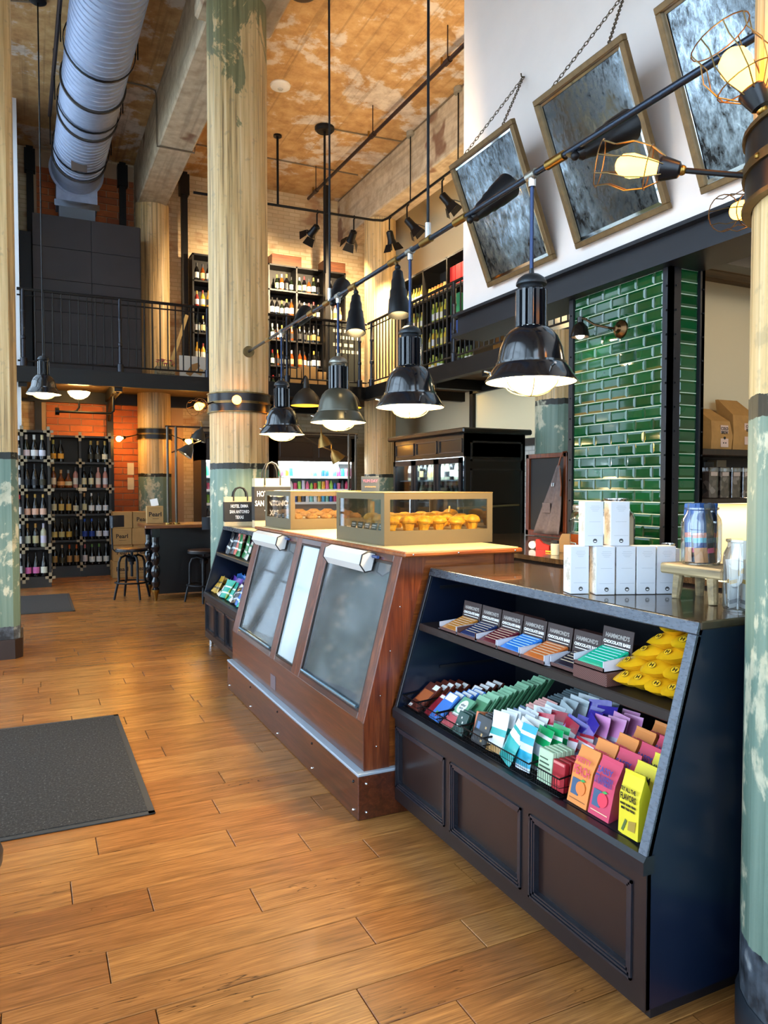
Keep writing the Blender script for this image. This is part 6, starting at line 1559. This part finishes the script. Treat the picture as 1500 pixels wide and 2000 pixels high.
MB().box(.43, 1.06, 13.33, 13.75, 6.12, 6.62).build('collar', DUCT, t)
MB().box(.47, 1.02, 13.30, 13.7, 5.85, 6.12).build('transition_box', flat('#6f7680', .4, .5), t)
MB().box(.40, 1.09, 13.29, 13.3, 6.08, 6.18).build('flange_bar', CHROME, t)
c_ = A+dv*(L-1.15); MB().box(-.11, .11, -.012, .004, -.10, .10).xf(Matrix.Translation(c_ + Vector((-.05, -.05, -rd-.004))) @ Matrix.Rotation(R(90), 4, 'X') @ Matrix.Rotation(R(90), 4, 'X')).build('access_hatch', flat('#5a4c44', .6), t)
for s in (7.6, 9.0, 10.4):
    p = A+dv*s
    for sx in (-1, 1): MB().cyl((p.x+sx*(rd+.06), p.y, p.z-.05), (p.x+sx*(rd+.06), p.y, 7.35), .008, 6).build('hanger_rod', BLACKM, t)
    MB().lathe([(rd+.03, -.02), (rd+.04, -.02), (rd+.04, .02), (rd+.03, .02)], 30, p, q, caps=False).build('strap', BLACKM, t)
# ---- ceiling pipes
RUST = flat('#2c1a16', .5, .4)
t = thing('sprinkler_pipe', 'dark red sprinkler pipe running under the ceiling', 'pipe', (4.8, 10, 6.9))
MB().cyl((4.87, 7.0, 6.9), (4.76, 13.3, 6.9), .028, 10).build('pipe', RUST, t)
for y in (8.3, 10.5, 12.9):
    x = 4.87-.11*(y-7)/6.3
    MB().cyl((x, y, 6.9), (x, y, 7.35), .008, 6).build('hanger_rod', RUST, t)
    MB().cyl((x, y+.15, 6.88), (x, y+.15, 7.02), .018, 8).build('sprinkler_head', BRASS, t)
    MB().cyl((x, y-.06, 6.9), (x, y+.06, 6.9), .04, 10).build('coupling', RUST, t)
t = thing('sprinkler_pipe', 'thin dark pipe beside the grey duct', 'pipe', (.35, 8, 6.9))
MB().cyl((.50, 2.5, 7.12), (.32, 12.2, 7.0), .026, 8).build('pipe', RUST, t)
for y in (8.9, 11.0): MB().cyl((.50-.018*(y-2.5), y, 7.05), (.50-.018*(y-2.5), y, 7.35), .008, 6).build('hanger_rod', RUST, t)
for y in (8.6,): MB().cyl((.392, y-.05, 7.045), (.392, y+.05, 7.045), .045, 8).build('coupling', RUST, t)
GRC = flat('#7a6a58', .5, .3)
def conduit(pts, label):
    tag(MB().tube(pts, .012, 8).build('conduit', GRC), label, 'conduit')
conduit([(1.2, 11.4, 7.33), (1.6, 11.4, 7.33), (1.72, 11.4, 7.30), (1.735, 11.4, 7.2), (1.735, 11.4, 6.55), (1.74, 11.4, 6.50), (1.8, 11.4, 6.505), (2.28, 11.4, 6.505), (2.285, 11.4, 6.6)], 'thin conduit bending down the concrete beam')
conduit([(.2, 10.0, 7.33), (-.7, 10.3, 7.33)], 'thin conduit on the ceiling by the left pendant')
conduit([(4.45, 11.45, 7.335), (5.7, 11.35, 7.335), (5.9, 11.3, 7.33)], 'thin conduit on the ceiling near the hanging rose')
conduit([(2.3, 12.95, 7.335), (5.6, 12.9, 7.335)], 'long thin conduit across the rear ceiling')
conduit([(5.735, 6.2, 7.325), (5.735, 14.2, 7.325)], 'conduit along the top of the right beam')
t = thing('smoke_detector', 'white round smoke detector on the ceiling', 'detector', (3.35, 10.54, 7.3))
MB().lathe([(.14, .05), (.15, .03), (.14, .005), (.09, -.012), (.0005, -.015)], 24, (3.35, 10.54, 7.30)).build('body', WHITE, t)
MB().lathe([(.04, -.02), (.03, -.035), (.0005, -.036)], 14, (3.35, 10.54, 7.30)).build('sensor', flat('#b9b9b6', .4), t)
t = thing('ceiling_vent', 'dark round vent at the top edge', 'vent', (2.96, 8.5, 7.3))
MB().lathe([(.17, .05), (.17, .0), (.12, -.02), (.0005, -.01)], 24, (2.96, 8.45, 7.30)).build('ring', flat('#4a3c30', .5), t)
t = thing('hanging_rod', 'black rod hanging from a ceiling rose above the bell pendants', 'rod', (4.385, 11.456, 6.0))
MB().lathe([(.13, -.08), (.16, -.05), (.16, -.01), (.05, 0)], 18, (4.385, 11.456, 7.35)).build('rose', BLACKM, t)
MB().cyl((4.385, 11.456, 5.0), (4.385, 11.456, 7.3), .02, 8).build('rod', BLACKM, t)
# ---- spotlight pipe with barn-door spots
t = thing('spotlight_pipe', 'black pipe carrying barn-door spotlights round the back corner', 'pipe', (4.5, 12, 6.2))
MB().tube([(2.4, 12.12, 6.2), (5.5, 12.0, 6.2), (5.66, 11.95, 6.2), (5.7, 11.8, 6.2), (5.71, 8.4, 6.2)], .022, 8).build('pipe', BLACKM, t)
MB().cyl((3.78, 12.06, 6.2), (3.78, 12.06, 7.35), .02, 8).build('hanger', BLACKM, t)
MB().cyl((3.78, 12.06, 7.32), (3.78, 12.06, 7.35), .07, 12).build('hanger_plate', BLACKM, t)
for (x, y) in ((5.72, 11.0), (5.73, 9.5)):
    MB().cyl((x, y, 6.2), (x, y, 7.35), .01, 6).build('hanger', BLACKM, t)
    MB().cyl((x+.02, y, 7.27), (x+.02, y, 7.345), .085, 14).build('junction_box', flat('#8a8478', .5), t)
def barn_spot(x, y, d, label, power, glow='#ffd9a0'):
    o = Vector((x, y, 6.2)); d = Vector(d).normalized()
    t = thing('barn_door_spot', label, 'spotlight', o, group='barn-door spotlights')
    MB().tube([o+Vector((0, 0, .03)), o+Vector((.03, 0, 0)), o+Vector((0, 0, -.04)), o+Vector((0, 0, -.22))], .014, 8).build('hook', BLACKM, t)
    k = o+Vector((0, 0, -.25)); q = d.to_track_quat('Z', 'Y').to_matrix()
    MB().lathe([(.03, -.02), (.06, 0), (.065, .14), (.085, .20), (.08, .20), (.05, .14), (.0005, .12)], 18, k, q, caps=False).build('head', BLACKM, t)
    MB().lathe([(.0005, .17), (.07, .17)], 16, k, q, caps=False).build('lens', emit(glow, 14.0), t)
    for s in range(4):
        a = s*math.pi/2+.3; u = q @ Vector((math.cos(a), math.sin(a), 0)); w_ = q @ Vector((-math.sin(a), math.cos(a), 0))
        p0 = k+d*.20+u*.085; p1 = k+d*.32+u*.15
        m = MB(); th = d*.004
        m.add([p0-w_*.07, p0+w_*.07, p1+w_*.10, p1-w_*.10, p0-w_*.07+u*.004, p0+w_*.07+u*.004, p1+w_*.10+u*.004, p1-w_*.10+u*.004], [(0,1,2,3),(4,7,6,5),(0,4,5,1),(1,5,6,2),(2,6,7,3),(3,7,4,0)])
        m.build('barn_door', BLACKM, t)
    lamp('spot_beam', 'SPOT', k+d*.36, power, (1, .76, .46), .05, d.to_track_quat('-Z', 'Y').to_euler(), cone=110, blend=.9)
barn_spot(4.47, 12.05, (-.25, .8, -.45), 'barn-door spot left of the black post', 380)
barn_spot(5.14, 12.02, (.05, .8, -.5), 'barn-door spot right of the black post', 380)
barn_spot(5.70, 11.75, (.35, .2, -.9), 'barn-door spot at the pipe corner', 600)
barn_spot(5.71, 11.1, (.6, -.3, -.75), 'barn-door spot past the pipe corner', 500)
barn_spot(5.72, 9.95, (.55, -.35, -.75), 'barn-door spot beside the smallest visible mirror', 450)
# ---- shelving upstairs
def walkway_shelf(name, label, org, ux, n_col, cw, zs, dep, inward):
    """org = left front foot, ux = unit vector to the right along the front, inward = unit vector to the back"""
    t = thing(name, label, 'shelving', org); org = Vector(org); ux = Vector(ux); iv = Vector(inward); L = n_col*cw
    def bx(a0, a1, d0, d1, z0, z1, n, m):
        P = [org+ux*a+iv*d+Vector((0,0,z)) for z in (z0, z1) for d in (d0, d1) for a in (a0, a1)]
        MB().add(P, [(0,2,3,1),(4,5,7,6),(0,1,5,4),(2,6,7,3),(0,4,6,2),(1,3,7,5)]).build(n, m, t)
    for i in range(n_col+1): bx(cw*i-.015, cw*i+.015, 0, dep, 0, zs[-1], 'upright', RACK)
    for z in zs: bx(-.015, L+.015, 0, dep, z-.03, z, 'shelf', RACK)
    bx(0, L, dep, dep+.02, 0, zs[-1], 'back', flat('#15110f', .6))
    return t
def mini_bottle():
    m = MB(); m.mat(0).lathe([(.038, 0), (.040, .01), (.040, .19), (.016, .25), (.015, .30)], 10)
    m.mat(1).lathe([(.0412, .05), (.0412, .15)], 10, caps=False); m.mat(2).lathe([(.0165, .25), (.0165, .315), (.0005, .315)], 8); return m
rg = random.Random(33)
LC = ['#e2dfd4', '#d8c88a', '#c9d2d6', '#e6e2e6', '#b89a5a', '#2a2a2e']; CCs = ['#1a1a1a', '#7a1a1e', '#c9a84a', '#d8d8d8', '#2a2a30']
nums = ['first', 'second', 'third', 'fourth', 'fifth', 'sixth', 'seventh', 'eighth', 'ninth', 'tenth', 'eleventh', 'twelfth', 'thirteenth', 'fourteenth', 'fifteenth']
def fill(org, ux, iv, a0, a1, z, n, shelf_txt, unit_txt, kind='bottle', colors=None, hs=1.02):
    org, ux, iv = Vector(org), Vector(ux), Vector(iv)
    for k in range(n):
        if rg.random() < .06: continue
        p = org+ux*(a0+(a1-a0)*(k+.5)/n)+iv*.10+Vector((0, 0, z+.001)); lb = '%s from left, %s shelf, %s' % (nums[k % 15], shelf_txt, unit_txt)
        if kind == 'bottle':
            lc, cc = rg.choice(LC), rg.choice(CCs); g = rg.choice([DARKG, DARKG, GREENG, AMBERG]) if not colors else flat(rg.choice(colors), .2)
            if colors: cc = rg.choice(colors)
            s = hs*rg.uniform(.9, 1.08); M = Matrix.Translation(p) @ Matrix.Diagonal((s, s, s, 1))
            if 'mini' not in _meshes: mini_bottle_obj = put('wine_bottle', 'mini', mini_bottle, [DARKG, PAPER, PAPER], M, 'bottle '+lb, 'bottle', 'bottles on the '+unit_txt); o = mini_bottle_obj
            else: o = put('wine_bottle', 'mini', mini_bottle, None, M, 'bottle '+lb, 'bottle', 'bottles on the '+unit_txt)
            obj_mats(o, [g, flat(lc, .55), flat(cc, .4)])
        elif kind == 'box':
            c = colors[k % len(colors)]; w = (a1-a0)/n*.44
            o = put('gift_box', ('gbox', c, round(w, 3), hs), (lambda w=w: MB().cbox(-w, w, -w, w, 0, .33*hs, .004)), [flat(c, .45)], Matrix.Translation(p), 'coloured gift box '+lb, 'box', 'gift boxes on the '+unit_txt)
        else:
            c = rg.choice(colors); M = Matrix.Translation(p)
            o = put('jar', ('jar', c, hs), (lambda: MB().lathe([(.042, 0), (.045, .01), (.045, .085*hs), (.036, .10*hs), (.038, .10*hs), (.038, .125*hs), (.0005, .125*hs)], 12)), [flat(c, .3, coat=.2)], M, 'small jar '+lb, 'jar', 'jars on the '+unit_txt)
ZR = [.06, .56, 1.06, 1.54, 2.02, 2.50]
O1 = (4.18, 13.92, 3.301)
walkway_shelf('walkway_shelving', 'black shelving of wine against the rear brick wall', O1, (1,0,0), 2, .56, ZR, .33, (0,1,0))
sn = ['bottom', 'second', 'third', 'fourth', 'top']
for r_ in range(5):
    for c in range(2): fill(O1, (1,0,0), (0,1,0), .56*c+.04, .56*c+.53, ZR[r_], 5 if r_ else 4, sn[r_], '%s bay of the rear shelving' % ['left', 'right'][c])
O2 = (5.40, 13.92, 3.301)
walkway_shelf('walkway_shelving', 'black shelving behind the dark notice board', O2, (1,0,0), 1, .36, ZR, .33, (0,1,0))
for r_ in (2, 3, 4): fill(O2, (1,0,0), (0,1,0),   .03, .34, ZR[r_], 3, sn[r_], 'narrow rear shelving', colors=['#a83a2c', '#d8c8b0', '#3a3028', '#c88a5a'] if r_ == 3 else None)
O3 = (2.74, 13.92, 3.301)
walkway_shelf('walkway_shelving', 'black shelving half hidden by the tall column', O3, (1,0,0), 2, .6, ZR, .33, (0,1,0))
for r_ in range(5): fill(O3, (1,0,0), (0,1,0), .03, .57, ZR[r_], 5, sn[r_], 'shelving left of the tall column', colors=['#d8a030', '#8a2a20', '#d8c8a0'] if r_ % 2 else None)
O4 = (6.02, 11.92, 3.301); ZR4 = [.08, .50, .92, 1.36, 1.86]
walkway_shelf('walkway_shelving', 'black shelving of bottles and boxes along the right walkway', O4, (0,-1,0), 3, .80, ZR4, .33, (1,0,0))
for r_ in range(4):
    fill(O4, (0,-1,0), (1,0,0), .05, .75, ZR4[r_], 7, sn[r_], 'first bay of the right shelving', colors=['#d8c050', '#c8a040', '#b8c060'] if r_ else None, hs=.95)
    fill(O4, (0,-1,0), (1,0,0), .85, 1.55, ZR4[r_], 7, sn[r_], 'second bay of the right shelving', kind='jar' if r_ == 3 else 'bottle', colors=['#d8a848', '#e0c070', '#c88a3a'] if r_ == 3 else ['#c8c048', '#8aa040', '#d8b040'], hs=1.0 if r_ < 3 else 1.3)
    fill(O4, (0,-1,0), (1,0,0), 1.65, 2.35, ZR4[r_], [6, 5, 5, 4][r_], sn[r_], 'third bay of the right shelving', kind='box' if r_ else 'bottle', colors=[['#6a7a3a'], ['#2a4f9a'], ['#2a8a60'], ['#c02024']][r_], hs=.95)
for (x0, x1, y, z, lb) in ((4.25, 4.85, 13.95, 5.805, 'brown wooden crate on top of the rear shelving, left'), (5.30, 5.78, 13.95, 5.805, 'brown wooden crate on top of the rear shelving, right')):
    t = thing('wooden_crate', lb, 'crate', ((x0+x1)/2, y+.13, z), group='wooden crates on the shelving')
    CR = m_wood('crate_wood', ('#4a2610', '#6f3c1c', '#8a5228'), 'x', .6, coat=0) if 'crate_wood' not in bpy.data.materials else bpy.data.materials['crate_wood']
    for yy in (y, y+.26): MB().cbox(x0, x1, yy, yy+.018, z, z+.20, .003).build('long_side', CR, t)
    for xx in (x0, x1-.018): MB().cbox(xx, xx+.018, y+.018, y+.26, z, z+.20, .003).build('end', CR, t)
    MB().box(x0+.018, x1-.018, y+.018, y+.26, z, z+.015).build('bottom', CR, t)
# dark board with chalk lines, hung on the railing corner
t = thing('notice_board', 'dark green-black notice board with rows of white writing behind the railing', 'board', (5.3, 13.0, 3.301))
MB().cbox(5.02, 5.68, 12.96, 12.99, 3.302, 4.56, .004).build('board', flat('#12160f', .6), t)
for i, (z, n) in enumerate(((4.42, 4), (4.30, 5), (4.16, 4), (4.04, 5))):
    for k in range(n): MB().box(5.12+.11*k+(.04 if i % 2 else 0), 5.12+.11*k+.075+(.04 if i % 2 else 0), 12.956, 12.96, z-.03, z+.03).build('chalk_mark', flat('#b9b4a4', .7), t)
for k in range(2): MB().box(5.2+.12*k, 5.25+.12*k, 12.956, 12.96, 3.74, 3.84).build('price_ticket', flat('#c9c9c4', .7), t)
for k, (x0, x1, h_, lb) in enumerate(((4.22, 4.5, .36, 'left'), (4.52, 4.82, .42, 'middle'), (4.84, 5.0, .34, 'right'))):
    tag(MB().cbox(x0, x1, 13.0, 13.3, 3.302, 3.302+h_, .004).build('cardboard_carton', CB), 'cardboard carton on the walkway floor by the notice board, %s of three' % lb, 'carton', 'cartons on the walkway')
# flower crate and poster on the walkway
t = thing('flower_crate', 'wooden crate of magenta flowers on the walkway', 'crate', (2.03, 12.75, 3.301))
for k in range(3): MB().cbox(1.88, 2.18, 12.64, 12.655, 3.302+.065*k, 3.36+.065*k, .003).build('slat', OAK, t)
for xx in (1.88, 2.165): MB().box(xx, xx+.015, 12.655, 12.86, 3.302, 3.49).build('end', OAK, t)
MB().box(1.89, 2.17, 12.66, 12.86, 3.302, 3.46).build('soil', flat('#2a1a10', .9), t)
rgf = random.Random(2)
for k in range(16):
    x, y, z = rgf.uniform(1.90, 2.16), rgf.uniform(12.66, 12.80), rgf.uniform(3.53, 3.62)
    f = thing('flower', 'magenta flower growing from the walkway crate', 'flower', (x, y, 3.46), group='magenta flowers')
    MB().cyl((x, y, 3.455), (x, y, z), .004, 5).build('stem', flat('#3a5a2a', .6), f)
    m = MB()
    for i in range(6):
        a = i*math.pi/3; m.add([(x, y, z), (x+.018*math.cos(a-.4), y+.018*math.sin(a-.4), z+.014), (x+.038*math.cos(a), y+.038*math.sin(a), z+.018), (x+.018*math.cos(a+.4), y+.018*math.sin(a+.4), z+.014)], [(0,1,2,3)])
    m.build('petals', flat('#c22a6a', .5), f, fix=False)
t = thing('picture_poster', 'white poster with a warm brown picture leaning behind the railing', 'poster', (2.5, 12.72, 3.301))
MB().cbox(2.26, 2.70, 12.70, 12.715, 3.302, 3.70, .003).build('panel', flat('#d8cfc0', .6), t)
MB().prism([(2.36, 3.40), (2.44, 3.36), (2.60, 3.54), (2.58, 3.60), (2.46, 3.56)], 'y', 12.697, 12.70).build('picture_print', flat('#a8763e', .6), t)
MB().prism([(2.52, 3.42), (2.62, 3.38), (2.66, 3.48), (2.6, 3.5)], 'y', 12.697, 12.70).build('picture_print', flat('#c89a60', .6), t)
tag(MB().cbox(-.03, .03, -.01, .01, 0, 1.25, .003).xf(Matrix.Translation((2.10, 13.2, 3.302)) @ Matrix.Rotation(R(18), 4, 'Y')).build('timber_batten', flat('#c09a5a', .6)), 'pale timber batten leaning on the walkway', 'batten')

# ================================================================== MIRRORS ON THE BULKHEAD
def mirror(y0, y1, label):
    t = thing('leaning_mirror', label, 'mirror', (3.45, (y0+y1)/2, 3.2), group='antique mirrors hung on chains')
    M = slope_matrix(3.57, 3.21, 3.18, 4.165)
    # local: X up the slope, Y along the wall, Z outward normal (faces down into the room)
    a = Vector((-.39, 0, .955)).normalized(); n = Vector((-.955, 0, -.39)).normalized()
    M = Matrix((a, Vector((0,1,0)), n)).transposed().to_4x4(); M.translation = Vector((3.57, 0, 3.21)); Lm = math.hypot(.39, .955)
    MB().box(.03, Lm-.03, y0+.03, y1-.03, -.012, .004).xf(M).build('glass', MIRROR, t)
    m = MB(); b = .028
    ip = [(.035, y0+.035), (Lm-.035, y0+.035), (Lm-.035, y1-.035), (.035, y1-.035)]; jp = [(.035+b, y0+.035+b), (Lm-.035-b, y0+.035+b), (Lm-.035-b, y1-.035-b), (.035+b, y1-.035-b)]
    vs = [(p[0], p[1], .005) for p in ip] + [(p[0], p[1], .009) for p in jp]
    m.add(vs, [(i, (i+1) % 4, 4+(i+1) % 4, 4+i) for i in range(4)]); m.xf(M).build('bevel', flat('#dfe6ea', .06, 1.0), t, smooth=0, fix=False)
    for (p, q_, u, v) in ((0, .038, y0, y1), (Lm-.038, Lm, y0, y1), (.038, Lm-.038, y0, y0+.038), (.038, Lm-.038, y1-.038, y1)):
        MB().cbox(p, q_, u, v, -.02, .025, .004).xf(M).build('frame_bar', flat('#6a5230', .45, .4, var=.2), t)
    yc = (y0+y1)/2; hook = Vector((3.585, yc, 4.76))
    MB().tube([(3.6, yc, 4.77), (3.57, yc, 4.765), (3.565, yc, 4.79)], .006, 6).build('hook', flat('#4a3c28', .4, .8), t)
    for s in (-1, 1):
        e = M @ Vector((Lm-.01, yc+s*.285, .0)); d = hook-e; L_ = d.length; d.normalize(); n_ = int(L_/.030); m = MB()
        side0 = d.orthogonal().normalized(); side1 = d.cross(side0)
        for i in range(n_):
            c = e+d*(L_*(i+.5)/n_); u = side0 if i % 2 else side1
            m.tube([c + d*.020*math.cos(k*math.pi/5) + u*.010*math.sin(k*math.pi/5) for k in range(10)], .0028, 5, closed=True)
        tag(m.build('chain', flat('#5a4a34', .4, .8), t, fix=False), kind='stuff')
    return t
mirror(4.51, 5.39, 'antique framed mirror hung farthest from the camera')
mirror(3.40, 4.255, 'antique framed mirror hung in the middle')
mirror(2.29, 3.155, 'antique framed mirror cut off at the top right')
# ------------------------------------------------------------------ tell look-alikes apart by their place in the view
bpy.context.view_layer.update()
_ord = ['first', 'second', 'third', 'fourth', 'fifth', 'sixth', 'seventh', 'eighth', 'ninth', 'tenth', 'eleventh', 'twelfth', 'thirteenth', 'fourteenth', 'fifteenth', 'sixteenth']
_by = {}
for o in bpy.data.objects:
    if o.parent is None and o.get('label') and o.get('category'): _by.setdefault(o['label'], []).append(o)
_ci = cam.matrix_world.inverted()
def _sx(o):
    p = _ci @ o.matrix_world.translation; return p.x/max(-p.z, .01)
for lb, os_ in _by.items():
    if 1 < len(os_) <= 16 and len(lb.split()) <= 12:
        for i, o in enumerate(sorted(os_, key=_sx)):
            o['label'] = '%s, %s from left' % (lb, _ord[i]) if len(os_) > 2 else '%s, %s one' % (lb, ['left', 'right'][i])
